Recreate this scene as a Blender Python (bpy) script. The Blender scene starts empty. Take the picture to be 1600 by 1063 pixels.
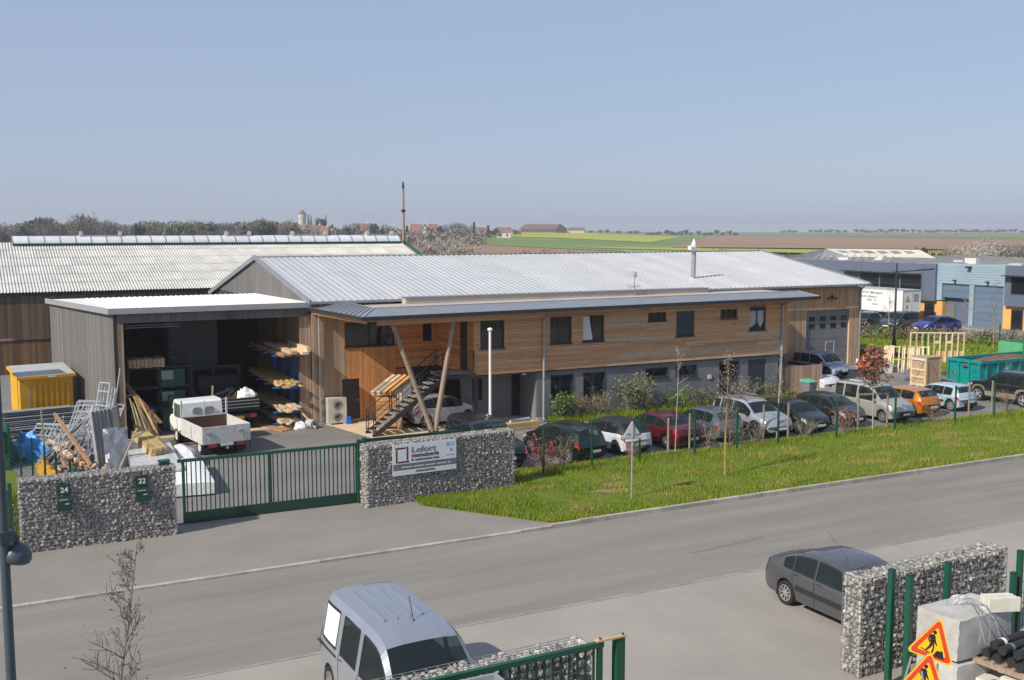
import bpy, math, random
import numpy as np
from mathutils import Vector, Matrix
sc = bpy.context.scene
PI = math.pi
# ------------------------------------------------------------------ camera
YAW = math.radians(27.4); PITCH = math.atan(174.5/1650)
cam = bpy.data.cameras.new('camera'); camo = bpy.data.objects.new('camera', cam)
sc.collection.objects.link(camo); sc.camera = camo
cam.sensor_width = 36; cam.sensor_fit = 'HORIZONTAL'; cam.lens = 36*1650/1600
cam.clip_start = .1; cam.clip_end = 20000
camo.location = (0, 0, 8.8); camo.rotation_euler = (PI/2-PITCH, 0, -YAW)
# ------------------------------------------------------------------ sky and sun
SUN = Vector((1, .225, -.797)).normalized()
wd = bpy.data.worlds.new('World'); sc.world = wd; wd.use_nodes = True
nt = wd.node_tree; bg = nt.nodes['Background']
sky = nt.nodes.new('ShaderNodeTexSky'); sky.sky_type = 'NISHITA'; sky.sun_disc = False
sky.sun_elevation = math.radians(37.9); sky.sun_rotation = math.radians(257.3)
sky.altitude = 100; sky.air_density = 1.0; sky.dust_density = 1.0; sky.ozone_density = 1.6
veil = nt.nodes.new('ShaderNodeMix'); veil.data_type = 'RGBA'; veil.inputs[0].default_value = .75     # thin even high haze over the whole sky
veil.inputs[7].default_value = (2.76, 3.36, 4.78, 1); nt.links.new(sky.outputs[0], veil.inputs[6])
nt.links.new(veil.outputs[2], bg.inputs[0]); bg.inputs[1].default_value = .11
sun = bpy.data.lights.new('sun', 'SUN'); sun.energy = 4.2; sun.angle = math.radians(.5); sun.color = (1, .93, .82)
suno = bpy.data.objects.new('sun', sun); sc.collection.objects.link(suno)
suno.rotation_euler = SUN.to_track_quat('-Z', 'Y').to_euler()
sc.view_settings.view_transform = 'Standard'; sc.view_settings.look = 'None'
sc.view_settings.exposure = 0.3; sc.view_settings.gamma = 1; sc.view_settings.use_curve_mapping = False
sc.cycles.max_bounces = 6; sc.cycles.diffuse_bounces = 3; sc.cycles.glossy_bounces = 3
sc.cycles.transparent_max_bounces = 8; sc.cycles.use_denoising = True
# ------------------------------------------------------------------ helpers
C = sc.collection
def link(o): C.objects.link(o); return o
class MB:
    """collects shapes and links them as ONE mesh object"""
    def __init__(s): s.v = []; s.f = []; s.m = []
    def add(s, vs, fs, mi=0, M=None):
        b = len(s.v)
        s.v += [tuple(M @ Vector(v)) for v in vs] if M is not None else [tuple(v) for v in vs]
        s.f += [tuple(b+i for i in f) for f in fs]; s.m += [mi]*len(fs); return s
    def box(s, x0, x1, y0, y1, z0, z1, mi=0, M=None):
        return s.add([(x0,y0,z0),(x1,y0,z0),(x1,y1,z0),(x0,y1,z0),(x0,y0,z1),(x1,y0,z1),(x1,y1,z1),(x0,y1,z1)],
            [(0,3,2,1),(4,5,6,7),(0,1,5,4),(1,2,6,5),(2,3,7,6),(3,0,4,7)], mi, M)
    def bx(s, c, d, mi=0, M=None):
        return s.box(c[0]-d[0]/2,c[0]+d[0]/2,c[1]-d[1]/2,c[1]+d[1]/2,c[2]-d[2]/2,c[2]+d[2]/2,mi,M)
    def bar(s, p, q, w, h=None, mi=0, up=(0,0,1)):
        p = Vector(p); q = Vector(q); d = (q-p).normalized(); u = Vector(up)
        if abs(d.dot(u)) > .98: u = Vector((0,1,0))
        a = d.cross(u).normalized(); b = a.cross(d).normalized(); h = h or w; a *= w/2; b *= h/2
        return s.add([p-a-b,p+a-b,p+a+b,p-a+b,q-a-b,q+a-b,q+a+b,q-a+b],[(0,3,2,1),(4,5,6,7),(0,1,5,4),(1,2,6,5),(2,3,7,6),(3,0,4,7)],mi)
    def tube(s, p, q, r, n=8, r2=None, mi=0, cap=True):
        p = Vector(p); q = Vector(q); d = q-p
        if d.length < 1e-6: return s
        d.normalize(); u = Vector((0,0,1)) if abs(d.z) < .9 else Vector((1,0,0))
        a = d.cross(u).normalized(); b = d.cross(a); r2 = r if r2 is None else r2
        vs = [p+(a*math.cos(t)+b*math.sin(t))*r for t in [2*PI*k/n for k in range(n)]]
        vs += [q+(a*math.cos(t)+b*math.sin(t))*r2 for t in [2*PI*k/n for k in range(n)]]
        fs = [(k,k+n,(k+1)%n+n,(k+1)%n) for k in range(n)]
        if cap: fs += [tuple(range(n)), tuple(range(2*n-1,n-1,-1))]
        return s.add(vs, fs, mi)
    def path(s, pts, r, n=6, mi=0):
        for a, b in zip(pts, pts[1:]): s.tube(a, b, r, n, mi=mi)
        return s
    def prism(s, pts, z0, z1, mi=0, M=None):
        n = len(pts)
        return s.add([(x,y,z0) for x,y in pts]+[(x,y,z1) for x,y in pts], [tuple(range(n-1,-1,-1)), tuple(range(n,2*n))]+[(k,(k+1)%n,(k+1)%n+n,k+n) for k in range(n)], mi, M)
    def lathe(s, prof, n=20, mi=0, M=None):
        m = len(prof); vs = []; fs = []
        for k in range(n):
            t = 2*PI*k/n; vs += [(r*math.cos(t), r*math.sin(t), z) for r, z in prof]
        for k in range(n):
            for j in range(m-1): fs.append((k*m+j, ((k+1)%n)*m+j, ((k+1)%n)*m+j+1, k*m+j+1))
        return s.add(vs, fs, mi, M)
    def mesh(s, name, mats, smooth=None):
        me = bpy.data.meshes.new(name); me.from_pydata([tuple(v) for v in s.v], [], s.f)
        for m in (mats if isinstance(mats, (list, tuple)) else [mats]): me.materials.append(m)
        me.polygons.foreach_set('material_index', s.m)
        if smooth is not None:
            me.shade_smooth()
            if smooth < 180: me.set_sharp_from_angle(angle=math.radians(smooth))
        me.update(); return me
    def build(s, name, mats, parent=None, smooth=None, loc=None, rz=0):
        o = link(bpy.data.objects.new(name, s.mesh(name, mats, smooth)))
        if parent is not None: o.parent = parent
        if loc is not None: o.location = loc
        if rz: o.rotation_euler.z = rz
        return o
def thing(name, label, cat, loc=(0,0,0), rz=0, group=None):
    o = link(bpy.data.objects.new(name, None)); o.empty_display_size = .1
    o.location = loc; o.rotation_euler.z = rz; tag(o, label, cat, group); return o
def tag(o, label, cat, group=None):
    o['label'] = label; o['category'] = cat
    if group: o['group'] = group
    return o
def kind(o, k): o['kind'] = k; return o
def inst(name, me, parent, loc, scale=(1,1,1), rot=(0,0,0)):
    o = bpy.data.objects.new(name, me); C.objects.link(o)
    if parent is not None: o.parent = parent
    o.location = loc; o.scale = scale; o.rotation_euler = rot; return o
def dup(root, loc, rz=0, label=None, group=None, scale=None):
    r = root.copy(); C.objects.link(r); r.location = loc; r.rotation_euler.z = rz
    if label: r['label'] = label
    if group: r['group'] = group
    if scale: r.scale = (scale,)*3
    for ch in list(root.children):
        c = ch.copy(); C.objects.link(c); c.parent = r
        for g in ch.children:
            d = g.copy(); C.objects.link(d); d.parent = c
    return r
def sm(t): t = max(0., min(1., t)); return t*t*(3-2*t)
def zg(x, y): return .75*sm((x-38)/3.5)*sm((y-37)/7.)          # the yard climbs to the workshop's big door
def far(b, d): return (d*(math.sin(YAW)+b*math.cos(YAW)), d*(math.cos(YAW)-b*math.sin(YAW)))   # b: tangent of the bearing off the view axis, d: distance
def zt(d, b=.3): return .5+4.2*sm((d-350)/500)*sm((.17-b)/.14)-7*sm((d-1750)/2500)                        # the fields rise gently
# ------------------------------------------------------------------ materials
def mat(name, col, rough=.6, metal=0, var=.12, vs=2., rnd=0., bump=0., bs=30., coat=0., stretch=(1,1,1), obj=False, spec=.5, isl=0., hue=None, det=6):
    m = bpy.data.materials.new(name); m.use_nodes = True; n = m.node_tree.nodes; l = m.node_tree.links
    b = n['Principled BSDF']; b.inputs['Roughness'].default_value = rough; b.inputs['Metallic'].default_value = metal
    b.inputs['Specular IOR Level'].default_value = spec; b.inputs['Coat Weight'].default_value = coat; b.inputs['Coat Roughness'].default_value = .06
    b.inputs['Base Color'].default_value = (*col, 1)
    if obj: co = n.new('ShaderNodeTexCoord').outputs['Object']
    else: co = n.new('ShaderNodeNewGeometry').outputs['Position']
    mp = n.new('ShaderNodeMapping'); l.new(co, mp.inputs[0]); mp.inputs['Scale'].default_value = stretch
    cs = None
    def MX(t, f, a, bb):
        x = n.new('ShaderNodeMix'); x.data_type = 'RGBA'; x.blend_type = t
        for i, v in ((0, f), (6, a), (7, bb)):
            if isinstance(v, (int, float)): x.inputs[i].default_value = v
            elif isinstance(v, tuple): x.inputs[i].default_value = (*v, 1)
            else: l.new(v, x.inputs[i])
        return x.outputs[2]
    def RAMP(src, p0, c0, p1, c1):
        r = n.new('ShaderNodeValToRGB'); l.new(src, r.inputs[0]); e = r.color_ramp.elements
        e[0].position = p0; e[0].color = (*((c0,)*3 if not isinstance(c0, tuple) else c0), 1); e[1].position = p1; e[1].color = (*((c1,)*3 if not isinstance(c1, tuple) else c1), 1)
        return r.outputs[0]
    out = col
    if var:
        t = n.new('ShaderNodeTexNoise'); l.new(mp.outputs[0], t.inputs['Vector']); t.inputs['Scale'].default_value = vs; t.inputs['Detail'].default_value = det; t.inputs['Roughness'].default_value = .65
        c2 = hue if hue else tuple(c*(1-var) for c in col)
        out = MX('MIX', RAMP(t.outputs[0], .35, 0., .68, 1.), col if hue else tuple(min(1, c*(1+var)) for c in col), c2)
    if rnd:
        oi = n.new('ShaderNodeObjectInfo'); out = MX('MULTIPLY', 1., out, RAMP(oi.outputs['Random'], 0, 1-rnd, 1, min(1+rnd, 1.6)))
    if isl:
        gi = n.new('ShaderNodeNewGeometry'); out = MX('MULTIPLY', 1., out, RAMP(gi.outputs['Random Per Island'], 0, 1-isl, 1, 1+isl))
    if not isinstance(out, tuple): l.new(out, b.inputs['Base Color'])
    if bump:
        t = n.new('ShaderNodeTexNoise'); l.new(mp.outputs[0], t.inputs['Vector']); t.inputs['Scale'].default_value = bs; t.inputs['Detail'].default_value = 4
        bu = n.new('ShaderNodeBump'); bu.inputs['Strength'].default_value = bump; bu.inputs['Distance'].default_value = .02; l.new(t.outputs[0], bu.inputs['Height']); l.new(bu.outputs[0], b.inputs['Normal'])
    m['mx'] = 0
    return m
M = {}
V = (14, 14, .7); Hz = (.7, 14, 14)
M['asphalt'] = mat('asphalt', (.185,.175,.165), .9, var=.14, vs=.5, bump=.25, bs=60, det=10)
M['road'] = mat('road_asphalt', (.212,.195,.171), .88, var=.16, vs=.8, bump=.25, bs=70, stretch=(.12,1,1), det=10)
M['nearfore'] = mat('pale_worn_asphalt', (.298,.273,.238), .9, var=.10, vs=.35, bump=.2, bs=60, det=10)
M['forecourt'] = mat('forecourt_asphalt', (.226,.207,.184), .9, var=.12, vs=.35, bump=.2, bs=60, det=10)
M['kerb'] = mat('kerb_stone', (.34,.31,.26), .85, var=.2, vs=3, bump=.2, rnd=.15)
M['slab'] = mat('pale_concrete', (.60,.47,.32), .85, var=.1, vs=.8, bump=.1)
M['concrete'] = mat('concrete', (.42,.41,.38), .9, var=.18, vs=2.5, bump=.3, bs=25, det=9)
M['lawn'] = mat('lawn_soil', (.105,.155,.016), .95, var=.3, vs=1.2, spec=.1, hue=(.145,.155,.035), bump=.5, bs=20)
M['bare'] = mat('bare_soil', (.2,.145,.09), .95, var=.25, vs=3, bump=.5)
M['meadow'] = mat('meadow', (.09,.125,.032), .95, var=.3, vs=.05, hue=(.13,.13,.05))
M['plough'] = mat('ploughed_soil', (.275,.165,.095), .95, var=.12, vs=.01)
M['rape'] = mat('rapeseed', (.42,.39,.02), .95, var=.3, vs=.02, hue=(.27,.30,.03))
M['crop'] = mat('green_crop', (.13,.20,.04), .95, var=.2, vs=.01)
M['wood_o'] = mat('orange_larch', (.57,.255,.088), .7, var=.22, vs=2.5, rnd=.22, stretch=V)
M['wood_h'] = mat('larch_cladding', (.53,.29,.14), .7, var=.2, vs=2.2, rnd=.17, stretch=Hz)
M['wood_p'] = mat('pale_weathered_larch', (.50,.35,.225), .75, var=.2, vs=2.2, rnd=.14, stretch=Hz)
M['wood_v'] = mat('weathered_larch', (.43,.295,.19), .75, var=.22, vs=2.5, rnd=.24, stretch=V)
M['wood_g'] = mat('silver_grey_larch', (.14,.131,.126), .8, var=.2, vs=2.5, rnd=.16, stretch=V)
M['wood_b'] = mat('brown_barn_boards', (.115,.075,.048), .85, var=.35, vs=2.5, rnd=.35, stretch=V)
M['wood_d'] = mat('dark_backing', (.05,.04,.032), .9, var=.1)
M['pine'] = mat('fresh_pine', (.61,.46,.30), .7, var=.2, vs=2, rnd=.22, isl=.2, stretch=(3,3,3))
M['yellow_pine'] = mat('yellow_formwork', (.50,.36,.15), .65, var=.18, vs=2, rnd=.2, isl=.15)
M['old_timber'] = mat('brown_timber', (.27,.15,.075), .8, var=.25, vs=3, rnd=.3, isl=.2)
M['osb'] = mat('osb_board', (.37,.27,.165), .8, var=.3, vs=18, rnd=.1)
M['pole'] = mat('grey_timber_pole', (.30,.22,.155), .8, var=.2, vs=6, stretch=(4,4,.6))
M['roof'] = mat('zinc_white_sheet', (.53,.53,.53), .42, .25, var=.06, vs=.6, rnd=.05)
M['corr'] = mat('fibre_cement_sheet', (.55,.54,.51), .85, var=.22, vs=1.1, rnd=.08, hue=(.43,.42,.385), det=10)
M['zinc'] = mat('grey_zinc', (.27,.285,.31), .5, .35, var=.1, vs=1.5, rnd=.08)
M['zinc_l'] = mat('light_zinc', (.36,.36,.36), .5, .3, var=.08, vs=2)
M['darkgrey'] = mat('anthracite_panel', (.165,.165,.175), .6, var=.08, vs=.8, rnd=.06)
M['anth'] = mat('anthracite_metal', (.03,.032,.036), .5, var=.1)
M['shutter'] = mat('blue_black_shutter', (.028,.036,.055), .5, var=.08)
M['membrane'] = mat('beige_roof_membrane', (.43,.375,.325), .85, var=.08, vs=1)
M['glass'] = mat('dark_window_glass', (.012,.014,.017), .04, var=0, spec=.6)
M['carglass'] = mat('car_glass', (.018,.028,.032), .03, var=0, spec=.6)
M['rooflight'] = mat('polycarbonate', (.60,.62,.64), .3, var=.07, vs=2, rnd=.06)
M['green'] = mat('green_powder_coat', (.006,.075,.042), .4, var=.08, vs=4)
M['green_d'] = mat('dark_green_paint', (.008,.045,.03), .45, var=.1, vs=4)
M['wire'] = mat('green_wire', (.012,.05,.03), .5, var=0)
M['gwire'] = mat('galvanised_wire', (.32,.32,.32), .45, .5, var=.1)
M['stone'] = mat('broken_limestone', (.37,.345,.31), .9, var=.14, vs=9, rnd=.24, isl=.24, bump=.3, bs=30)
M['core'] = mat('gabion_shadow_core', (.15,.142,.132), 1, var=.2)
M['galv'] = mat('galvanised_steel', (.46,.47,.48), .38, .6, var=.15, vs=5, rnd=.2, isl=.15)
M['galv_d'] = mat('dull_galvanised', (.34,.35,.36), .5, .4, var=.15, vs=4, rnd=.2)
M['steel'] = mat('dark_steel', (.045,.045,.048), .5, .4, var=.15, vs=5)
M['black'] = mat('black_rubber', (.012,.012,.013), .7, var=.1)
M['plastic'] = mat('black_plastic', (.02,.021,.022), .55, var=.08)
M['white'] = mat('white_paint', (.74,.74,.72), .45, var=.06, vs=2)
M['dirtywhite'] = mat('dirty_white_paint', (.55,.54,.50), .55, var=.14, vs=5)
M['wrap'] = mat('white_sheeting', (.78,.79,.79), .45, var=.06, vs=3, bump=.8, bs=5)
M['film'] = mat('clear_film', (.56,.57,.57), .22, var=.25, vs=5, bump=.9, bs=8)
M['cream'] = mat('cream_metal', (.58,.56,.50), .5, var=.06)
M['blue'] = mat('blue_rack_paint', (.02,.15,.55), .45, var=.08, vs=4)
M['bluetarp'] = mat('blue_tarp', (.05,.28,.72), .5, var=.12, vs=4, bump=.8, bs=6)
M['yellow'] = mat('yellow_container_paint', (.66,.34,.012), .5, var=.1, vs=2)
M['lid'] = mat('grey_lid', (.40,.43,.43), .5, var=.08, vs=1.5)
M['teal'] = mat('teal_skip_paint', (.0,.22,.21), .5, var=.1, vs=2)
M['lgreen'] = mat('light_green_paint', (.10,.36,.17), .55, var=.1)
M['orangebag'] = mat('orange_woven_bag', (.75,.16,.05), .7, var=.1, vs=5, bump=.7, bs=7)
M['rust'] = mat('rusty_soil', (.16,.085,.045), .9, var=.3, vs=8, bump=.6)
M['rustplate'] = mat('rusty_plate', (.5,.33,.18), .7, var=.3, vs=12)
M['bark'] = mat('bark', (.17,.135,.105), .9, var=.25, vs=6)
M['palebark'] = mat('pale_bark', (.36,.32,.25), .85, var=.2, vs=6)
M['lichen'] = mat('lichen_bark', (.18,.14,.09), .9, var=.3, vs=3, hue=(.40,.28,.05))
M['stake'] = mat('wooden_stake', (.25,.205,.155), .85, var=.2, vs=6)
M['twig'] = mat('grey_twig', (.22,.185,.155), .95, var=.15, vs=.2, rnd=.2, isl=.2)
M['twigfar'] = mat('bare_crown', (.155,.135,.12), .95, var=.2, vs=.05, rnd=.22, isl=.3)
M['copper'] = mat('copper_leaf', (.24,.105,.06), .7, var=.3, vs=4, isl=.35)
M['redleaf'] = mat('red_leaf', (.34,.07,.07), .7, var=.3, vs=4, isl=.35)
M['brownleaf'] = mat('dry_brown_leaf', (.24,.16,.075), .85, var=.3, vs=4, isl=.3)
M['leaf'] = mat('green_leaf', (.085,.14,.025), .6, var=.3, vs=2, isl=.45)
M['leaf2'] = mat('grey_green_leaf', (.13,.15,.075), .7, var=.3, vs=2, isl=.4)
M['leaf3'] = mat('olive_leaf', (.17,.175,.06), .7, var=.3, vs=2, isl=.4)
M['conif'] = mat('dark_evergreen', (.05,.065,.045), .9, var=.2, vs=.1, isl=.3, rnd=.2)
M['hazyleaf'] = mat('spring_crown', (.12,.125,.07), .9, var=.25, vs=.1, isl=.3, rnd=.25)
M['blossom'] = mat('pale_blossom', (.33,.295,.255), .9, var=.25, vs=.3, isl=.3)
M['grass'] = mat('grass_blades', (.138,.222,.016), .8, var=.35, vs=.8, isl=.5, hue=(.225,.25,.03), spec=.15)
M['drygrass'] = mat('dry_grass_blades', (.34,.27,.09), .85, var=.3, vs=3, isl=.35)
M['tile'] = mat('red_roof_tiles', (.20,.105,.08), .85, var=.2, vs=.3, rnd=.15)
M['render'] = mat('pale_render', (.55,.51,.44), .9, var=.08, vs=.3, rnd=.12)
M['barn'] = mat('brown_barn_roof', (.16,.095,.075), .8, var=.15, vs=.1)
M['barn_d'] = mat('dark_barn_end', (.045,.04,.038), .8, var=.1)
M['bluecl'] = mat('blue_grey_cladding', (.105,.13,.18), .5, var=.06, vs=.5)
M['bluesid'] = mat('pale_blue_siding', (.27,.36,.42), .5, var=.05, vs=.5)
M['bluedoor'] = mat('blue_sectional_door', (.115,.165,.235), .5, var=.05, vs=.5, rnd=.06)
M['ochre'] = mat('ochre_render', (.66,.35,.10), .85, var=.06, vs=.5)
M['flatroof'] = mat('grey_flat_roof', (.33,.325,.31), .9, var=.12, vs=.4)
M['ivory'] = mat('ivory_sheet_roof', (.62,.58,.47), .7, var=.1, vs=.5, rnd=.06)
M['lampgrey'] = mat('blue_grey_lamp', (.05,.065,.088), .42, var=.08, vs=3)
M['lampdark'] = mat('dark_pole_paint', (.03,.034,.042), .45, var=.08)
M['red'] = mat('sign_red', (.62,.05,.02), .45, var=.04)
M['amber'] = mat('sign_amber', (.85,.47,.0), .45, var=.04)
M['ink'] = mat('black_ink', (.012,.012,.014), .6, var=0)
M['greyink'] = mat('grey_ink', (.2,.2,.21), .6, var=0)
M['bordeaux'] = mat('bordeaux_ink', (.11,.014,.02), .6, var=0)
M['signblue'] = mat('light_blue_ink', (.12,.34,.66), .6, var=0)
M['panel'] = mat('sign_panel', (.66,.67,.70), .4, var=.03)
M['plate'] = mat('number_plate', (.72,.72,.70), .4, var=.04)
M['redlamp'] = mat('red_lamp', (.42,.02,.02), .15, var=.1, coat=.6)
M['clearlamp'] = mat('clear_lamp', (.62,.64,.66), .08, .3, var=.1, vs=12, coat=.8)
M['alloy'] = mat('alloy_rim', (.48,.48,.49), .35, .7, var=.06)
M['darkrim'] = mat('dark_rim', (.05,.05,.05), .5, .4, var=.06)
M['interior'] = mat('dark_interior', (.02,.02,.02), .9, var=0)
M['net'] = mat('green_net', (.01,.075,.05), .8, var=.3, vs=6, bump=.8, bs=8)
M['board_brown'] = mat('brown_ply', (.10,.045,.03), .6, var=.2, vs=3)
M['cardboard'] = mat('cardboard', (.36,.21,.105), .85, var=.12, vs=3)
M['paleblock'] = mat('pale_stone_block', (.60,.57,.48), .85, var=.08, vs=4, rnd=.08)
M['machine'] = mat('machine_grey', (.14,.15,.16), .6, var=.15)
M['machgreen'] = mat('machine_green', (.02,.12,.07), .5, var=.1)
M['polytunnel'] = mat('polytunnel_film', (.40,.42,.42), .4, var=.1, vs=.5)
def paint(name, col, metal=.35, rough=.32): return mat(name+'_car_paint', col, rough, metal, var=.05, vs=1.2, coat=.7)
M['wood_p2'] = mat('protected_larch', (.48,.27,.13), .72, var=.22, vs=2.5, rnd=.2, stretch=V)
M['wood_b2'] = mat('warm_barn_boards', (.16,.09,.045), .85, var=.35, vs=2.5, rnd=.35, stretch=V)
M['edge'] = mat('flush_edging', (.27,.245,.22), .9, var=.25, vs=1.5, rnd=.1)
M['darkink'] = mat('dark_maroon_ink', (.045,.014,.018), .6, var=0)
M['crate_o'] = mat('orange_crate_boards', (.50,.26,.09), .7, var=.2, vs=2, rnd=.2)
def seeglass(name):
    m = bpy.data.materials.new(name); m.use_nodes = True; n = m.node_tree.nodes; l = m.node_tree.links; b = n['Principled BSDF']
    b.inputs['Base Color'].default_value = (.022,.032,.035,1); b.inputs['Roughness'].default_value = .03; b.inputs['Specular IOR Level'].default_value = .7
    t = n.new('ShaderNodeBsdfTransparent'); t.inputs[0].default_value = (.62,.72,.70,1); x = n.new('ShaderNodeMixShader'); x.inputs[0].default_value = .5
    l.new(t.outputs[0], x.inputs[1]); l.new(b.outputs[0], x.inputs[2]); l.new(x.outputs[0], n['Material Output'].inputs[0]); return m
M['carglass'] = seeglass('tinted_car_glass')
M['shedroof'] = mat('bright_white_sheet', (.76,.76,.75), .5, 0, var=.05, vs=.6)
M['tread'] = mat('stair_tread', (.24,.225,.20), .9, var=.25, vs=5)
# ------------------------------------------------------------------ ground, roads, fields
def struct(o, k='structure'): o['kind'] = k; return o
def sheet(name, pts, z, m, res=None, zf=None, skirt=0):
    """a flat polygon sheet, or (zf) one draped over a height function"""
    mb = MB()
    if zf is None: mb.add([(x,y,z) for x,y in pts], [tuple(range(len(pts)))])
    else:
        a, b, c, d = [np.array(p) for p in pts]; nu, nv = res
        for i in range(nu+1):
            for j in range(nv+1):
                p = (a*(1-i/nu)+b*i/nu)*(1-j/nv)+(d*(1-i/nu)+c*i/nu)*j/nv
                mb.v.append((p[0], p[1], z+zf(p[0], p[1])))
        for i in range(nu):
            for j in range(nv): k = i*(nv+1)+j; mb.f.append((k, k+nv+1, k+nv+2, k+1)); mb.m.append(0)
    return struct(mb.build(name, m))
def polar(x, y):
    d = x*math.sin(YAW)+y*math.cos(YAW); s = x*math.cos(YAW)-y*math.sin(YAW)
    return (math.hypot(d, s)*.95, s/max(1, d) if d > 1 else 2)
mb = MB(); rings = [0, 30, 60, 100, 200, 350, 450, 550, 700, 850, 1000, 1250, 1500, 1750, 2100, 2500, 3000]; NS = 144
for r in rings:
    for k in range(NS):
        t = 2*PI*k/NS; x, y = 20+r*math.cos(t), 30+r*math.sin(t); mb.v.append((x, y, -.12 if r < 90 else (.4 if r < 300 else zt(*polar(x, y))-.1)))
for i in range(len(rings)-1):
    for k in range(NS):
        a = i*NS+k; b = i*NS+(k+1)%NS; mb.f.append((a, b, b+NS, a+NS)); mb.m.append(0)
struct(mb.build('ground', M['meadow'], smooth=180))
sheet('yard', [(-12,31.6),(80,31.6),(80,92),(-12,92)], 0, M['asphalt'], (92,60), zg)
sheet('road', [(-120,20.7),(260,20.7),(260,26.42),(-120,26.42)], 0, M['road'])
sheet('near_forecourt', [(-40,2),(60,2),(60,20.6),(-40,20.6)], .004, M['nearfore'])
sheet('entrance_apron', [(-40,26.55),(18,26.55),(17,29),(16,32.0),(-40,32.2)], .03, M['forecourt'])
sheet('concrete_slab', [(14.1,45.7),(15.05,40.9),(22.3,40.5),(23.0,41.7),(23.0,45.7)], .012, M['slab'])
struct(MB().box(5.5,13.5,45.55,46.0,0,.035).build('shed_sill', M['slab']))
# kerb stones, each 1 m
kr = thing('roadside_kerb', 'pale stone kerb along the far edge of the road', 'kerb', (0,0,0)); kr['kind'] = 'structure'; del kr['category']
kme = MB().box(-.495,.495,0,.16,0,1).mesh('kerb_stone', M['kerb'])
for i in range(-12, 80):
    x = i+.5; h = .055 if x < 13.5 else .055+.075*sm((x-13.5)/3)
    inst('kerb_stone', kme, kr, (x, 26.42, -.02), (1,1,h+.02))
ge = thing('gutter_edge', 'flush pale edging between road and near forecourt', 'kerb'); ge['kind'] = 'structure'; del ge['category']
gme = MB().box(-.998,.998,0,.09,0,1).mesh('edge_stone', M['edge'])
for i in range(-8, 32): inst('edge_stone', gme, ge, (i*2+1, 20.605, -.02), (1,1,.032))
M['patch'] = mat('asphalt_patch', (.18,.166,.15), .92, var=.12, vs=1.5, bump=.2)
M['patch_l'] = mat('worn_asphalt_patch', (.20,.185,.17), .92, var=.12, vs=1.5, bump=.2)
# fine cracks lie on the road as thin sheets
rnd = random.Random(5)
def crack(pts, w, name='crack_seal', m='steel'):
    mb = MB()
    for a, b in zip(pts, pts[1:]):
        d = Vector((b[0]-a[0], b[1]-a[1], 0)).normalized(); nrm = Vector((-d.y, d.x, 0))*w
        mb.add([(a[0]-nrm.x,a[1]-nrm.y,.008),(b[0]-nrm.x,b[1]-nrm.y,.008),(b[0]+nrm.x,b[1]+nrm.y,.008),(a[0]+nrm.x,a[1]+nrm.y,.008)], [(0,1,2,3)])
    return struct(mb.build(name, M[m]))
r_ = random.Random(12)
for (x, y, n_, dx, dy) in ((17.2,22.6,9,.35,.03),(30,23.6,14,.8,.0)):
    crack([(x+dx*k+r_.uniform(-.03,.03), y+dy*k+r_.uniform(-.05,.05)) for k in range(n_)], .009, m='patch')
# grass verge between the kerb and the car park
def verge_h(x, y): return .06+.07*sm((y-26.6)/2)+.04*sm((33.2-y)/.5)
def vfront(x): return 26.58
vp = [(12.5,30.5),(15.35,26.6),(110,26.6),(110,33.4),(17.2,33.3),(16.4,31.8),(12.6,31.2)]
mb = MB(); xs = np.concatenate([np.linspace(12.5,50,76), np.linspace(51,110,30)]); NV = 12
for x in xs:
    y0 = 26.6 if x > 15.35 else 26.6+(15.35-x)*(30.5-26.6)/2.85
    y1 = 31.2 if x < 16.3 else 33.35
    for j in range(NV+1):
        y = y0+(y1-y0)*j/NV; edge = sm(min(j, NV-j)/1.5)
        mb.v.append((x, y, .02+edge*(.09+.03*math.sin(x*1.3+y*2.1)+.02*math.sin(x*3.7-y*1.2))))
for i in range(len(xs)-1):
    for j in range(NV): k = i*(NV+1)+j; mb.f.append((k, k+NV+1, k+NV+2, k+1)); mb.m.append(0)
struct(mb.build('grass_verge', M['lawn'], smooth=180))
struct(MB().box(16.4,60,33.36,33.46,0,.07).build('car_park_edging', M['kerb']))
def vz(x, y):
    y0 = 26.6 if x > 15.35 else 26.6+(15.35-x)*1.368; y1 = 31.2 if x < 16.3 else 33.35; j = NV*(y-y0)/(y1-y0); return .02+sm(min(j, NV-j)/1.5)*(.09+.03*math.sin(x*1.3+y*2.1)+.02*math.sin(x*3.7-y*1.2))
for (x, y, w, h) in ((18.7,29.0,.75,.28),(19.3,29.7,.26,.16),(26.5,29.3,.3,.12),(30.2,28.2,.25,.10)):
    mb = MB(); mb.v.append((x, y, vz(x,y)+.012))
    for q in (.5,1):
        for k in range(18): t = 2*PI*k/18; u, v = x+q*w*math.cos(t)*(1+.3*math.sin(3*t+x)), y+q*h*math.sin(t)*(1+.2*math.sin(5*t)); mb.v.append((u, v, vz(u,v)+.012))
    mb.f = [(0,1+k,1+(k+1)%18) for k in range(18)]+[(1+k,19+k,19+(k+1)%18,1+(k+1)%18) for k in range(18)]; mb.m = [0]*36
    struct(mb.build('bare_patch', M['bare']))
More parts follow.
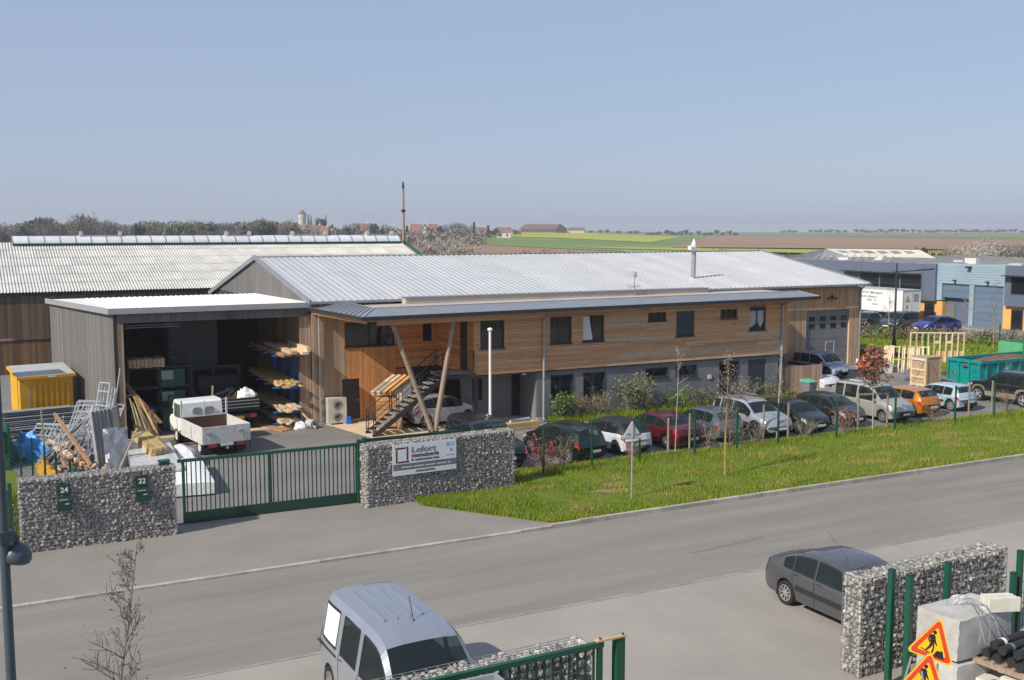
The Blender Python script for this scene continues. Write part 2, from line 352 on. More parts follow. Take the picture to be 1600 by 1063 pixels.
# grass blades
def blades(name, n, sampler, hrange, w, m, seed, lean=.5):
    g = np.random.default_rng(seed); P = sampler(g, n); n = len(P); h = g.uniform(*hrange, n)*P[:,3]; a = g.uniform(0, 2*PI, n); ll = g.uniform(0, lean, n)*h; la = g.uniform(0, 2*PI, n)
    V_ = np.empty((n,3,3)); dx, dy = np.cos(a)*w, np.sin(a)*w
    V_[:,0] = np.stack([P[:,0]-dx, P[:,1]-dy, P[:,2]-.02], 1); V_[:,1] = np.stack([P[:,0]+dx, P[:,1]+dy, P[:,2]-.02], 1)
    V_[:,2] = np.stack([P[:,0]+np.cos(la)*ll, P[:,1]+np.sin(la)*ll, P[:,2]+h], 1)
    me = bpy.data.meshes.new(name); me.vertices.add(3*n); me.vertices.foreach_set('co', V_.reshape(-1)); me.loops.add(3*n); me.loops.foreach_set('vertex_index', np.arange(3*n, dtype=np.int32))
    me.polygons.add(n); me.polygons.foreach_set('loop_start', np.arange(0, 3*n, 3, dtype=np.int32)); me.update(calc_edges=True); me.validate(); me.materials.append(M[m]); return link(bpy.data.objects.new(name, me))
def vergepts(g, n):
    x = 12.6+g.random(n)**1.35*48; y0 = np.where(x > 15.35, 26.62, 26.62+(15.35-x)*1.368); y1 = np.where(x < 16.3, 31.1, 33.4); y = y0+(y1-y0)*g.random(n)
    nn = .5+.5*np.sin(x*1.1+2*np.sin(y*.9))*np.sin(y*1.7+1.5*np.sin(x*.7)); hh = .75+.4*nn
    hh *= 1+.8*np.exp(-((y-32.3)/.45)**2)
    keep = (((x-18.7)/.8)**2+((y-29)/.36)**2 > 1) & (((x-19.3)/.32)**2+((y-29.7)/.24)**2 > 1) & (((x-26.5)/.4)**2+((y-29.3)/.16)**2 > 1)
    return np.stack([x, y, np.full(n, .09), hh], 1)[keep]
def vdry(g, n):
    k = 60; cx = 13+g.random(k)*36; cy = 27.2+g.random(k)*5.8; i = g.integers(0, k, n)
    cx[:6] = [18.7,19.3,26.5,30.2,21.9,21.3]; cy[:6] = [29,29.7,29.3,28.2,32.6,28.9]
    P = np.stack([cx[i]+g.normal(0,.35,n), cy[i]+g.normal(0,.14,n), np.full(n,.09), np.ones(n)], 1); return P[(P[:,1] > 26.65) & (P[:,1] < 33.3) & (P[:,0] > 15.6)]
kind(blades('grass', 150000, vergepts, (.05,.15), .011, 'grass', 1), 'stuff')
kind(blades('dry_grass', 19000, vdry, (.05,.13), .011, 'drygrass', 2), 'stuff')
def strip(x0, x1, y0, y1, z=.0, zf=None):
    def f(g, n):
        x = g.uniform(x0,x1,n); y = g.uniform(y0,y1,n); zz = np.array([zf(a,b) for a,b in zip(x,y)]) if zf else np.full(n,z); return np.stack([x,y,zz,np.ones(n)],1)
    return f
# right-hand side: lane, grass strips, car park of the far units
def quad(name, c, z, m): return sheet(name, c, z, m)
quad('side_lane', [(53.0,50.9),(56.4,38.6),(59.6,40.4),(55.6,53.6)], .775, M['road'])
sheet('side_lane', [(53.0,50.9),(55.6,53.6),(44,92),(40,92)], .775, M['road'])
sheet('grass_strip', [(47.4,90),(53,50.85),(56.3,38.6),(60,20),(53.5,38),(50.6,47)], .77, M['lawn'])
sheet('grass_strip', [(55.7,53.6),(59.7,40.4),(68,20),(76,20),(68.0,46.0),(62.6,56.6),(50,92),(44.1,92)], .772, M['lawn'])
sheet('far_car_park', [(62.7,56.6),(68.1,46.0),(76,28),(96,28),(96,110),(44,110)], .774, M['asphalt'])
kind(blades('grass', 22000, strip(54,64,36,58,.78), (.1,.28), .03, 'grass', 4), 'stuff')
kind(blades('grass', 9000, strip(48.6,52.5,40,52,.78), (.1,.25), .025, 'grass', 6), 'stuff')
mk = MB().box(-.45,.45,-.12,.12,0,.006).mesh('road_marking', M['white'])
for k in range(9): struct(inst('road_marking', mk, None, (71.9-.10*k, 63.6-1.15*k, .782), (1,1,1), (0,0,-.9)))
# fields beyond, long sheets laid on the rise
def field(name, corners, m, dz):
    mb = MB(); nu, nv = 10, 6; (b0,d0),(b1,d1),(b2,d2),(b3,d3) = corners       # near-left, near-right, far-right, far-left
    for i in range(nu+1):
        for j in range(nv+1):
            u, v = i/nu, j/nv
            bl, br = b0+(b3-b0)*v, b1+(b2-b1)*v
            iL = 1/d0+(1/d3-1/d0)*v; iR = 1/d1+(1/d2-1/d1)*v
            b = bl+(br-bl)*u; d = 1/(iL+(iR-iL)*u); x, y = far(b, d); mb.v.append((x, y, zt(d, b)+dz))
    for i in range(nu):
        for j in range(nv): k = i*(nv+1)+j; mb.f.append((k, k+nv+1, k+nv+2, k+1)); mb.m.append(0)
    return struct(mb.build(name, M[m], smooth=180))
field('ploughed_field', [(-.14,150),(.30,180),(.17,330),(-.14,640)], 'plough', .25)
field('green_field', [(-.14,640),(.17,330),(.20,1500),(-.14,1300)], 'crop', .4)
field('rapeseed_field', [(-.14,780),(.13,560),(.16,1000),(-.14,1200)], 'rape', .6)
field('rapeseed_field', [(.05,430),(.62,250),(.62,330),(.15,420)], 'rape', .6)
field('ploughed_field', [(.15,440),(.62,360),(.62,640),(.19,1150)], 'plough', .6)
field('green_field', [(.18,1200),(.62,660),(.62,1500),(.20,1700)], 'crop', .6)
field('pale_field', [(.30,1250),(.62,860),(.62,1000),(.34,1400)], 'plough', .8)
# ------------------------------------------------------------------ building helpers
UC = {}
def ucube(m):
    if m not in UC: UC[m] = MB().box(-.5,.5,-.5,.5,-.5,.5).mesh('plank', M[m])
    return UC[m]
prnd = random.Random(11)
def segs(a0, a1, cuts):
    out = [(a0, a1)]
    for c0, c1 in cuts:
        nw = []
        for s0, s1 in out:
            if c1 <= s0 or c0 >= s1: nw.append((s0, s1)); continue
            if c0-s0 > .03: nw.append((s0, c0))
            if s1-c1 > .03: nw.append((c1, s1))
        out = nw
    return out
def planks(parent, axis, fixed, a0, a1, z0, z1, w, m, openings=(), d='v', t=.024, top=None, name='plank', gap=.008, lens=(1.8,4.2)):
    """boards one by one; axis 'x': face looks to -y at y=fixed, axis 'y': face looks to -x at x=fixed"""
    mf = m if callable(m) else (lambda a, z: m)
    def put(c0, c1, e0, e1):
        a = (c0+c1)/2; z = (e0+e1)/2; off = prnd.uniform(0, .004)
        if axis == 'x': inst(name, ucube(mf(a,z)), parent, (a, fixed-t/2-off, z), (c1-c0-gap, t, e1-e0-(.003 if d == 'v' else gap)))
        else: inst(name, ucube(mf(a,z)), parent, (fixed-t/2-off, a, z), (t, c1-c0-gap, e1-e0-(.003 if d == 'v' else gap)))
    if d == 'v':
        n = max(1, round((a1-a0)/w)); w = (a1-a0)/n
        for i in range(n):
            c0 = a0+i*w; c1 = c0+w; cm = (c0+c1)/2; zz1 = top(cm) if top else z1
            for e0, e1 in segs(z0, zz1, [(o[2], o[3]) for o in openings if o[0]-w*.1 < cm < o[1]+w*.1]): put(c0, c1, e0, e1)
    else:
        n = max(1, round((z1-z0)/w)); w = (z1-z0)/n
        for i in range(n):
            e0 = z0+i*w; e1 = e0+w; zm = (e0+e1)/2
            for s0, s1 in segs(a0, a1, sorted((o[0], o[1]) for o in openings if o[2]-w*.1 < zm < o[3]+w*.1)):
                x = s0
                while x < s1-.01:
                    nx = x+prnd.uniform(*lens)
                    if s1-nx < .7: nx = s1
                    put(x, nx, e0, e1); x = nx
def window(parent, x0, x1, z0, z1, y, mull=(.5,), fm='anth', sill=True, lining='wood_h', label=None, glass='glass', transom=None, axis='x', curtain=False):
    f = MB(); b = .055
    R = (lambda o, a0, a1, d0, d1, e0, e1: o.box(a0,a1,y+d0,y+d1,e0,e1)) if axis == 'x' else (lambda o, a0, a1, d0, d1, e0, e1: o.box(y+d0,y+d1,a0,a1,e0,e1))
    R(f,x0,x0+b,.05,.12,z0,z1); R(f,x1-b,x1,.05,.12,z0,z1); R(f,x0+b,x1-b,.05,.12,z1-b,z1); R(f,x0+b,x1-b,.05,.12,z0,z0+b)
    for q in mull: xm = x0+(x1-x0)*q; R(f,xm-.04,xm+.04,.055,.115,z0+b,z1-b)
    if transom: R(f,x0+b,x1-b,.058,.112,transom-.03,transom+.03)
    o = f.build('window', M[fm], parent)
    p = MB(); R(p,x0+b,x1-b,.09,.10,z0+b,z1-b); p.build('pane', M[glass], o)
    if lining:
        l = MB(); R(l,x0-.03,x0,-.03,.12,z0,z1); R(l,x1,x1+.03,-.03,.12,z0,z1); R(l,x0-.03,x1+.03,-.03,.12,z1,z1+.03); l.build('reveal', M[lining], o)
    if sill: s = MB(); R(s,x0-.05,x1+.05,-.07,.05,z0-.045,z0); s.build('sill', M[fm], o)
    return o
# ------------------------------------------------------------------ timber workshop
shop = thing('workshop', 'long timber clad workshop with white ribbed metal roof and grey gable', 'workshop', (0,0,0))
WY = 45.75; EZ = 5.6; RY, RZ = 55.2, 7.31; BY, BZ = 66.9, 4.85; X0, X1 = 13.62, 46.9
def roofz(y): return EZ+(y-45.5)*(RZ-EZ)/(RY-45.5) if y < RY else RZ-(y-RY)*(RZ-BZ)/(BY-RY)
core = MB().add([(X0+.04,WY+.16,-.1),(X1-.1,WY+.16,-.1),(X1-.1,BY,-.1),(X0+.04,BY,-.1),(X0+.04,WY+.16,EZ-.05),(X1-.1,WY+.16,EZ-.05),(X1-.1,BY,BZ-.06),(X0+.04,BY,BZ-.06),(X0+.04,RY,RZ-.1),(X1-.1,RY,RZ-.1)],
    [(0,1,5,4),(2,3,7,6),(1,2,6,9,5),(3,0,4,8,7),(4,5,9,8),(8,9,6,7)])
core.build('wall_core', M['wood_d'], shop)
gw = MB().box(X0+.0,X0+.03,WY,BY,-.05,4.75).build('gable_wall', M['wood_d'], shop)
planks(gw, 'y', X0, WY, BY, 5.15, 6, .2, 'wood_g', top=lambda y: roofz(y)-.05)
planks(gw, 'y', X0, WY+.1, 55.8, 0, 4.95, .2, 'wood_v', d='v')
fw = MB().box(X0+.1,19.75,WY+.14,WY+.2,0,5.5).build('front_wall', M['wood_d'], shop)
ops = [(15.18,17.64,3.43,4.56),(15.03,15.86,-.1,1.97),(18.98,19.46,3.5,4.5)]
planks(fw, 'x', WY, X0, 17.58, .12, 5.45, .115, lambda a, z: 'wood_o' if a+.55*math.sin(z*1.3) > 15.2-(z-2.5)*.5 else 'wood_v', openings=ops)
planks(fw, 'x', WY, 17.62, 19.78, 2.35, 5.3, .12, 'wood_o', openings=ops, d='h')
planks(fw, 'x', WY, 17.62, 18.4, .12, 2.3, .115, 'wood_o')
MB().box(17.57,17.63,WY-.05,WY,.1,5.3).build('corner_trim', M['wood_o'], fw)
MB().box(X0+.02,17.6,WY-.01,WY+.14,-.05,.115).build('plinth', M['concrete'], shop)
w = window(shop, 15.18, 17.64, 3.43, 4.56, WY, mull=(.48,), fm='anth', lining='wood_o')
window(shop, 18.98, 19.46, 3.5, 4.5, WY, mull=(), fm='anth', lining='wood_o', sill=False)
dr = MB().box(15.05,15.84,WY+.04,WY+.09,.02,1.94).build('door', M['anth'], shop)
MB().box(15.70,15.78,WY+.0,WY+.04,.95,1.0).build('handle', M['galv'], dr)
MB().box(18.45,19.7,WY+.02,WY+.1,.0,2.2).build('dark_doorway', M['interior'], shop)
# right end with the big door
gwl = MB().box(37.7,X1-.1,WY+.14,WY+.2,0,5.5).build('garage_wall', M['wood_d'], shop)
planks(gwl, 'x', WY, 37.72, X1, .5, 5.4, .125, lambda a, z: 'wood_v' if (a < 42.4 or a > 46.1 or z < 4.1) and prnd.random() < .8 else 'wood_p2', openings=[(42.67,46.0,0,4.1)])
gd = MB().box(42.67,46.0,WY+.10,WY+.13,.6,4.1).build('garage_door', M['darkgrey'], shop)
for k in range(6): MB().box(42.7,45.97,WY+.07,WY+.10,.8+k*.55,.8+k*.55+.53).build('door_panel', M['darkgrey'], gd)
for r in range(2):
    for k in range(4): x = 42.98+k*.82; MB().box(x,x+.42,WY+.055,WY+.072,3.05+r*.42,3.05+r*.42+.26).build('door_window', M['glass'], gd)
wf = MB(); wf.box(44.28,44.34,WY+.05,WY+.07,.82,2.25); wf.box(44.92,44.98,WY+.05,WY+.07,.82,2.25); wf.box(44.34,44.92,WY+.05,WY+.07,2.19,2.25)
wf.build('wicket_frame', M['lid'], gd)
MB().box(42.6,42.67,WY-.03,WY+.1,.6,4.15).box(46.0,46.07,WY-.03,WY+.1,.6,4.15).box(42.67,46,WY-.03,WY+.1,4.1,4.16).build('door_reveal', M['wood_p'], gd)
wl = MB().box(44.2,44.9,WY-.2,WY-.03,4.74,4.82).bx((44.55,WY-.1,4.88),(.12,.15,.1)); wl.build('wall_lamp', M['steel'], shop)
# roof: sheets one metre wide, three ribs each
def ribsheet(w, ln, rib=.03, n=3):
    mb = MB(); pr = []
    for k in range(n):
        c = w*(k+.5)/n; pr += [(c-w/n/2+.0,0),(c-.04,0),(c-.02,rib),(c+.02,rib),(c+.04,0)]
    pr.append((w,0))
    for x, z in pr: mb.v += [(x,0,z),(x,ln,z)]
    for i in range(len(pr)-1): mb.f.append((2*i,2*i+2,2*i+3,2*i+1)); mb.m.append(0)
    b = len(mb.v); mb.v += [(0,0,-.03),(w,0,-.03),(w,ln,-.03),(0,ln,-.03)]; mb.f.append((b,b+3,b+2,b+1)); mb.f.append((b,b+1,2*len(pr)-2,0)); mb.m += [0,0]
    return mb.mesh('roof_sheet', M['roof'])
sl = math.hypot(RY-45.35, RZ-roofz(45.35)); an = math.atan2(RZ-EZ, RY-45.5)
rf = MB().bar((X0-.1,RY,RZ+.035),(X1+.25,RY,RZ+.035),.35,.03,0).build('roof', M['zinc_l'], shop)
rs = ribsheet(1.0, sl); N = 34; wx = (X1+.35-X0+.1)/N
for k in range(N): inst('roof_sheet', rs, rf, (X0-.1+k*wx, 45.35, roofz(45.35)), (wx*.998,1,1), (an,0,0))
bl = math.hypot(BY+.2-RY, RZ-roofz(BY+.2)); ba = -math.atan2(RZ-BZ, BY-RY); rb = ribsheet(1.0, bl)
for k in range(N): inst('roof_sheet', rb, rf, (X0-.1+k*wx, RY, RZ), (wx*.998,1,1), (ba,0,0))
for x in (X0-.14, X1+.26):
    for p, q in (((x,45.3,roofz(45.3)-.02),(x,RY,RZ-.0)),((x,RY,RZ-.0),(x,BY+.2,roofz(BY+.2)-.02))): MB().bar(p,q,.06,.24).build('rake_trim', M['zinc'], shop)
g = MB(); g.box(X0-.1,X1+.3,45.18,45.33,EZ-.13,EZ-.03); g.build('gutter', M['zinc'], shop)
MB().path([(13.95,45.3,5.45),(13.95,45.62,5.1),(13.95,45.62,2.3)],.05,8).path([(13.95,45.62,2.3),(13.95,45.62,.05)],.055,8).build('downpipe', M['galv'], shop, smooth=40)
MB().path([(46.75,45.3,5.5),(46.75,45.62,5.2),(46.75,45.62,.7)],.05,8).build('downpipe', M['zinc'], shop, smooth=40)
MB().tube((36.3,47.93,5.6),(36.3,47.93,7.55),.13,14).tube((36.3,47.93,5.7),(36.3,47.93,5.95),.17,14).tube((36.3,47.93,6.9),(36.3,47.93,6.94),.14,14).build('flue', M['galv'], shop, smooth=40)
MB().tube((36.3,47.93,7.55),(36.3,47.93,7.95),.14,14).tube((36.3,47.93,7.95),(36.3,47.93,8.2),.13,14,r2=.03).tube((36.3,47.93,7.72),(35.9,47.8,7.72),.12,12).tube((36.3,47.93,7.72),(35.8,47.78,7.72),.0,8).build('flue_cap', M['white'], shop, smooth=40)
# ------------------------------------------------------------------ office wing
off = thing('office_wing', 'two storey office wing with orange larch upper floor over dark grey panels', 'office', (0,0,0))
YF = 41.85; OX0, OX1 = 19.8, 37.72; OZ0, OZ1 = 2.33, 5.12
MB().box(OX0+.04,OX1-.03,YF+.16,WY+.1,OZ0+.02,5.08).box(23.0,37.3,YF+.24,WY+.1,-.05,OZ0+.02).build('wall_core', M['wood_d'], off)
up = [(20.10,21.31,3.48,4.74),(23.64,24.79,3.53,4.78),(25.38,26.56,3.56,4.80),(29.03,30.11,4.34,4.79),(30.70,31.79,3.55,4.79),(33.39,34.46,4.29,4.80),(35.24,36.32,3.63,4.83)]
uw = MB().box(OX0,OX1,YF+.13,YF+.16,OZ0,OZ1+.1).build('upper_wall', M['wood_d'], off)
def facm(a, z):
    g = .45*math.sin(a*1.7+z)+.25*math.sin(a*.7)+(a-20)/20+max(0,3.7-z)*.45-(.35 if a < 26 else 0)
    return 'wood_p' if g+prnd.uniform(-.16,.16) > .85 else 'wood_h'
planks(uw, 'x', YF, OX0+.06, OX1-.06, OZ0, OZ1, .116, facm, openings=up, d='h')
MB().box(OX0-.02,OX0+.06,YF-.04,YF+.06,OZ0-.06,OZ1).box(OX1-.06,OX1+.02,YF-.04,YF+.06,OZ0-.02,OZ1).build('corner_trim', M['wood_h'], uw)
MB().box(OX0-.02,OX1,YF-.03,YF+.2,OZ0-.06,OZ0-.005).build('bottom_trim', M['anth'], off)
ew = MB().box(OX0+.02,OX0+.05,YF+.1,WY,OZ0,5.2).build('end_wall', M['wood_d'], off)
planks(ew, 'y', OX0, YF+.08, WY-.03, OZ0, 5.15, .116, 'wood_o', openings=[(42.5,43.25,2.4,4.7)], d='h')
window(off, 42.5, 43.25, 2.45, 4.7, OX0, mull=(), lining=None, sill=False, axis='y')
planks(MB().box(OX1-.05,OX1-.02,YF+.1,WY,0,5.2).build('far_end_wall', M['wood_d'], off), 'y', OX1+.03, YF+.1, WY-.03, OZ0, 5.15, .116, 'wood_h', d='h')
for i, (a, b, c, d) in enumerate(up):
    if i == 4:
        sh = MB().box(a+.03,b-.03,YF+.03,YF+.06,c+.02,d-.02).build('shutter', M['shutter'], off)
        MB().box(a-.03,a,YF-.03,YF+.12,c,d).box(b,b+.03,YF-.03,YF+.12,c,d).box(a-.03,b+.03,YF-.03,YF+.12,d,d+.03).build('reveal', M['wood_h'], sh)
        MB().box(a-.05,b+.05,YF-.07,YF+.03,c-.045,c).build('sill', M['anth'], sh)
    else: window(off, a, b, c, d, YF, mull={0:(.42,),1:(.45,),2:(.5,),3:(.3,.68),5:(.33,.66),6:(.5,)}.get(i,(.5,)))
cu = MB(); cu.prism([(35.32,4.62),(35.75,4.62),(35.75,3.95),(35.32,3.75)],0,.01,M=Matrix(((1,0,0,0),(0,0,-1,YF+.088),(0,1,0,0),(0,0,0,1)))).prism([(35.84,4.62),(36.24,4.62),(36.24,4.05),(36.04,3.75),(35.84,4.05)],0,.01,M=Matrix(((1,0,0,0),(0,0,-1,YF+.088),(0,1,0,0),(0,0,0,1))))
cu.build('curtain', M['lid'], off)
ca = MB().add([(25.44,YF+.05,3.62),(25.44,YF+.05,4.73),(25.75,YF+.02,4.73),(25.95,YF+.02,3.62)],[(0,3,2,1)]).build('open_sash', M['rooflight'], off)
# lower floor: grey panels one by one
lo = [(23.75,24.91,.80,2.04),(25.51,26.66,.80,2.04),(29.04,30.27,1.61,2.04),(30.82,32.01,1.56,2.05),(33.48,34.66,.02,2.09),(35.32,36.46,.02,2.12)]
lw = MB().box(23.0,37.32,YF+.2,YF+.24,-.03,OZ0).build('lower_wall', M['anth'], off)
pm = MB().box(-.5,.5,-.5,.5,-.5,.5).mesh('panel', M['darkgrey'])
def pan(x0, x1, z0, z1): inst('panel', pm, lw, ((x0+x1)/2, YF+.09, (z0+z1)/2), (x1-x0-.012, .03, z1-z0-.012))
cols = [23.0,23.75,24.91,25.51,26.66,27.85,29.04,30.27,30.82,32.01,33.48,34.66,35.32,36.46,37.3]
for a, b in zip(cols, cols[1:]):
    o = [q for q in lo if abs(q[0]-a) < .01]
    if o:
        if o[0][2] > .1: pan(a, b, .18, o[0][2]); 
        pan(a, b, o[0][3], OZ0-.05)
    else: pan(a, b, .18, 1.25 if b-a > .9 else OZ0-.05); (pan(a, b, 1.25, OZ0-.05) if b-a > .9 else None)
MB().box(23.0,37.3,YF+.07,YF+.2,-.03,.17).build('plinth', M['concrete'], lw)
for i, (a, b, c, d) in enumerate(lo):
    if i < 4: window(off, a, b, c, d, YF+.08, mull=((.44,) if i < 2 else (.35,)), lining='anth')
    elif i == 4: window(off, a, b, c, d, YF+.08, mull=(.5,), lining='anth', sill=False, transom=1.0)
    else: MB().box(a,b,YF+.1,YF+.14,c,d).build('shutter', M['shutter'], off)
MB().box(32.75,32.95,YF+.02,YF+.07,1.32,1.52).build('wall_box', M['cream'], off)
# undercroft
uc = MB().box(19.95,23.0,43.55,43.65,0,OZ0).build('undercroft_wall', M['darkgrey'], off)
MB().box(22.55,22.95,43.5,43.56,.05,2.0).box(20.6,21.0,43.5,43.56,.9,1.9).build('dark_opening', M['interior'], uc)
MB().box(22.97,23.03,YF+.1,43.6,0,OZ0).build('side_panel', M['darkgrey'], uc)
MB().box(19.85,20.05,YF+.1,YF+.3,0,OZ0).build('post', M['anth'], off)
MB().box(OX0,23.0,YF+.03,43.6,OZ0-.04,OZ0-.005).build('soffit', M['wood_d'], off)
MB().lathe([(0,-.07),(.07,-.05),(.09,0),(.07,.05),(0,.06)],12,M=Matrix.Translation((22.35,YF+.1,OZ0-.09))).build('security_lamp', M['white'], off, smooth=60)
# canopy and roof of the office
cz = lambda x: 5.17+(x-14.5)*.0055
cl, cr = 14.5, 39.3
A = (cl,41.2,cz(cl)); B = (cr,41.2,cz(cr)); Cc = (39.0,42.45,5.52); D = (15.4,42.45,5.42); E_ = (13.55,45.7,5.3); F_ = (15.0,45.7,5.56)
can = MB().add([A,B,Cc,D],[(0,1,2,3)]).add([E_,A,D,F_],[(0,1,2,3)]).add([B,(38.9,45.7,5.36),Cc],[(0,1,2)]).build('canopy', M['zinc'], off)
def lerp(a, b, t): return Vector(a)*(1-t)+Vector(b)*t
sm_ = MB()
for k in range(1, 12): sm_.bar(lerp(E_,A,k/12)+Vector((0,0,.015)), lerp(F_,D,k/12)+Vector((0,0,.015)), .022, .05)
sm_.bar(A,D,.05,.06); sm_.bar(B,Cc,.05,.06); sm_.bar(D,Cc,.06,.05); sm_.bar(D,F_,.05,.04)
sm_.build('standing_seam', M['zinc'], can)
gt = MB().bar((cl-.02,41.14,cz(cl)-.07),(cr,41.14,cz(cr)-.07),.13,.15).bar((E_[0]-.07,E_[1],E_[2]-.06),(cl-.06,41.1,cz(cl)-.06),.1,.1); gt.build('gutter', M['steel'], can)
MB().bar((cl+.1,41.3,cz(cl)-.15),(cr-.1,41.3,cz(cr)-.15),.06,.14).bar((E_[0]+.1,45.6,5.1),(cl+.15,41.3,4.93),.06,.14).build('fascia', M['wood_h'], can)
MB().add([(14.6,41.3,4.98),(39,41.3,5.2),(38.9,45.6,5.2),(13.7,45.6,5.1)],[(0,3,2,1)]).build('soffit_boards', M['wood_o'], can)
MB().bar((15.2,41.55,4.86),(23.2,41.55,4.90),.14,.2).build('timber_beam', M['wood_h'], off)
MB().add([(15.4,42.46,5.36),(39.0,42.46,5.44),(39.0,45.4,5.44),(15.0,45.4,5.36)],[(0,1,2,3)]).build('flat_roof', M['membrane'], off)
MB().box(17.75,34.9,44.75,45.3,5.2,5.655).build('roof_upstand', M['membrane'], off)
MB().box(17.7,34.95,44.7,45.32,5.655,5.685).build('coping', M['zinc'], off)
MB().path([(23.26,41.2,4.95),(23.26,41.72,4.7),(23.26,41.72,.12),(23.3,41.5,.05)],.055,8).build('downpipe', M['zinc_l'], off, smooth=40)
MB().path([(37.36,41.2,5.1),(37.36,41.76,4.85),(37.36,41.76,0)],.055,8).build('downpipe', M['zinc_l'], off, smooth=40)
MB().bx((28.75,41.6,5.0),(.35,.3,.05)).build('wall_lamp', M['steel'], off)
dish = thing('satellite_dish', 'small grey satellite dish and aerial on the office flat roof', 'dish', (30.1,44.6,5.65))
MB().tube((0,0,-.2),(0,0,.95),.02,6).build('mast', M['galv'], dish)
MB().lathe([(0,.05),(.1,.03),(.17,0)],14,M=Matrix.Translation((-.05,-.1,.85)) @ Matrix.Rotation(1.3,4,'X') @ Matrix.Rotation(.3,4,'Y')).build('dish', M['cream'], dish, smooth=60)
ae = MB()
for k in range(6): ae.tube((-.35+k*.13,-.05,.05+.06*(k%3)),(-.35+k*.13,.02,.42-.05*(k%2)),.012,5)
ae.tube((-.4,0,.22),(.4,0,.22),.012,5); ae.build('aerial', M['gwire'], dish)
# V posts and staircase
vp_ = thing('v_post', 'pair of grey timber poles leaning apart in a V under the canopy', 'posts', (17.66,41.5,0))
for (x, z) in ((-1.78,4.8),(1.02,4.78)): MB().tube((-.04 if x < 0 else .1,0,.1),(x,.05,z),.115,12,r2=.095).build('pole', M['pole'], vp_, smooth=50)
MB().box(-.18,.24,-.08,.08,-.02,.16).build('steel_shoe', M['anth'], vp_)
st = thing('staircase', 'open steel staircase with stone treads rising to the first floor landing', 'staircase', (15.1,41.75,0))
RUN, RISE, NT = 3.2, 2.44, 14; SW = .95
for k in range(NT):
    x = RUN*(k+.3)/NT; z = RISE*(k+1)/NT
    MB().box(x-.02,x+.3,.06,SW-.06,z-.045,z).build('tread', M['tread'], st)
for y in (.03, SW-.03): MB().bar((-.05,y,.0),(RUN+.05,y,RISE-.12),.05,.2).build('stringer', M['steel'], st)
MB().box(RUN+.05,4.7,-.05,1.6,RISE-.12,RISE-.0).build('landing', M['concrete'], st)
MB().box(RUN+.05,4.7,-.09,-.05,RISE-.2,RISE+.02).build('landing_edge', M['steel'], st)
for y in (.03, SW-.03):
    hr = MB(); hr.path([(-.1,y,.98),(RUN,y,RISE+.98),(RUN+.35,y,RISE+1.02)] if y > .5 else [(-.1,y,.98),(RUN,y,RISE+.98)],.022,6)
    for q in (.3,.52,.74): hr.path([(-.05,y,q),(RUN,y,RISE+q)],.009,5)
    hr.build('handrail', M['steel'], st)
    for k in (0, .33, .66, 1.0):
        x = RUN*k; z = RISE*k; MB().box(x-.05,x-.02,y-.02,y+.02,z,z+1).box(x+.05,x+.08,y-.02,y+.02,z,z+1).box(x-.02,x+.05,y-.015,y+.015,z+.2,z+.26).box(x-.02,x+.05,y-.015,y+.015,z+.7,z+.76).build('baluster', M['steel'], st)
lr = MB(); lr.path([(RUN+.1,-.07,RISE+1.0),(4.65,-.07,RISE+1.0)],.022,6)
for q in (.25,.45,.65,.83): lr.path([(RUN+.1,-.07,RISE+q),(4.65,-.07,RISE+q)],.009,5)
for x in (RUN+.15, 4.6): lr.box(x-.03,x+.03,-.1,-.04,RISE,RISE+1)
lr.build('landing_rail', M['steel'], st)
# ------------------------------------------------------------------ open shed
shed = thing('open_shed', 'grey timber lean-to shed with wide open front and white roof', 'shed', (0,0,0))
SA = Vector((3.65,55.9,0)); SB = Vector((5.35,45.87,0)); sang = math.atan2(SB.y-SA.y, SB.x-SA.x); SL = (SB-SA).length
lwall = MB().box(0,SL,0.0,.12,0,5.25).build('side_wall', M['wood_d'], shed, loc=SA, rz=sang)
planks(lwall, 'x', 0, 0, SL, 0, 5.3, .14, 'wood_g', top=lambda a: 5.12+.19*a/SL)
MB().box(5.5,13.6,55.4,55.5,0,5.2).build('back_wall', M['wood_d'], shed)
hd = MB().box(5.4,13.6,45.93,46.05,4.88,5.35).build('header', M['wood_d'], shed)
planks(hd, 'x', 45.93, 5.37, 13.58, 4.9, 5.33, .13, 'wood_g')
jb = MB().box(5.42,5.72,45.93,46.1,0,5.3).build('jamb', M['wood_v'], shed)
jr = MB().box(13.3,13.58,45.93,46.05,0,4.9).build('jamb', M['wood_d'], shed)
planks(jr, 'x', 45.93, 13.12, 13.6, 0.02, 4.9, .12, 'wood_v')
rfl = MB().add([(5.2,45.7,5.5),(13.6,45.7,5.5),(13.6,55.9,5.36),(3.5,55.95,5.36),(5.2,45.7,5.4),(13.6,45.7,5.4),(13.6,55.9,5.26),(3.5,55.95,5.26)],[(0,1,2,3),(7,6,5,4),(0,4,5,1),(3,7,4,0)]).build('roof', M['shedroof'], shed)
rr_ = MB()
for k in range(34):
    x = 5.3+k*.25; xb = 5.2+(x-5.2) if False else x
    rr_.bar((x,45.75,5.515),(x-.0 if x > 5.3 else x,55.85,5.375),.06,.03)
rr_.build('roof_rib', M['shedroof'], rfl)
MB().bar((5.15,45.67,5.42),(13.6,45.67,5.42),.05,.24).bar((5.15,45.65,5.42),(3.45,55.95,5.30),.05,.24).build('fascia', M['zinc_l'], shed)
MB().bx((10.0,45.6,5.15),(.45,.25,.09)).build('flood_lamp', M['steel'], shed)
lv = MB()
for k in range(2): lv.box(5.8,8.0,46.05,46.08,4.76-.1*k,4.8-.1*k)
lv.build('louvre', M['wood_g'], shed)
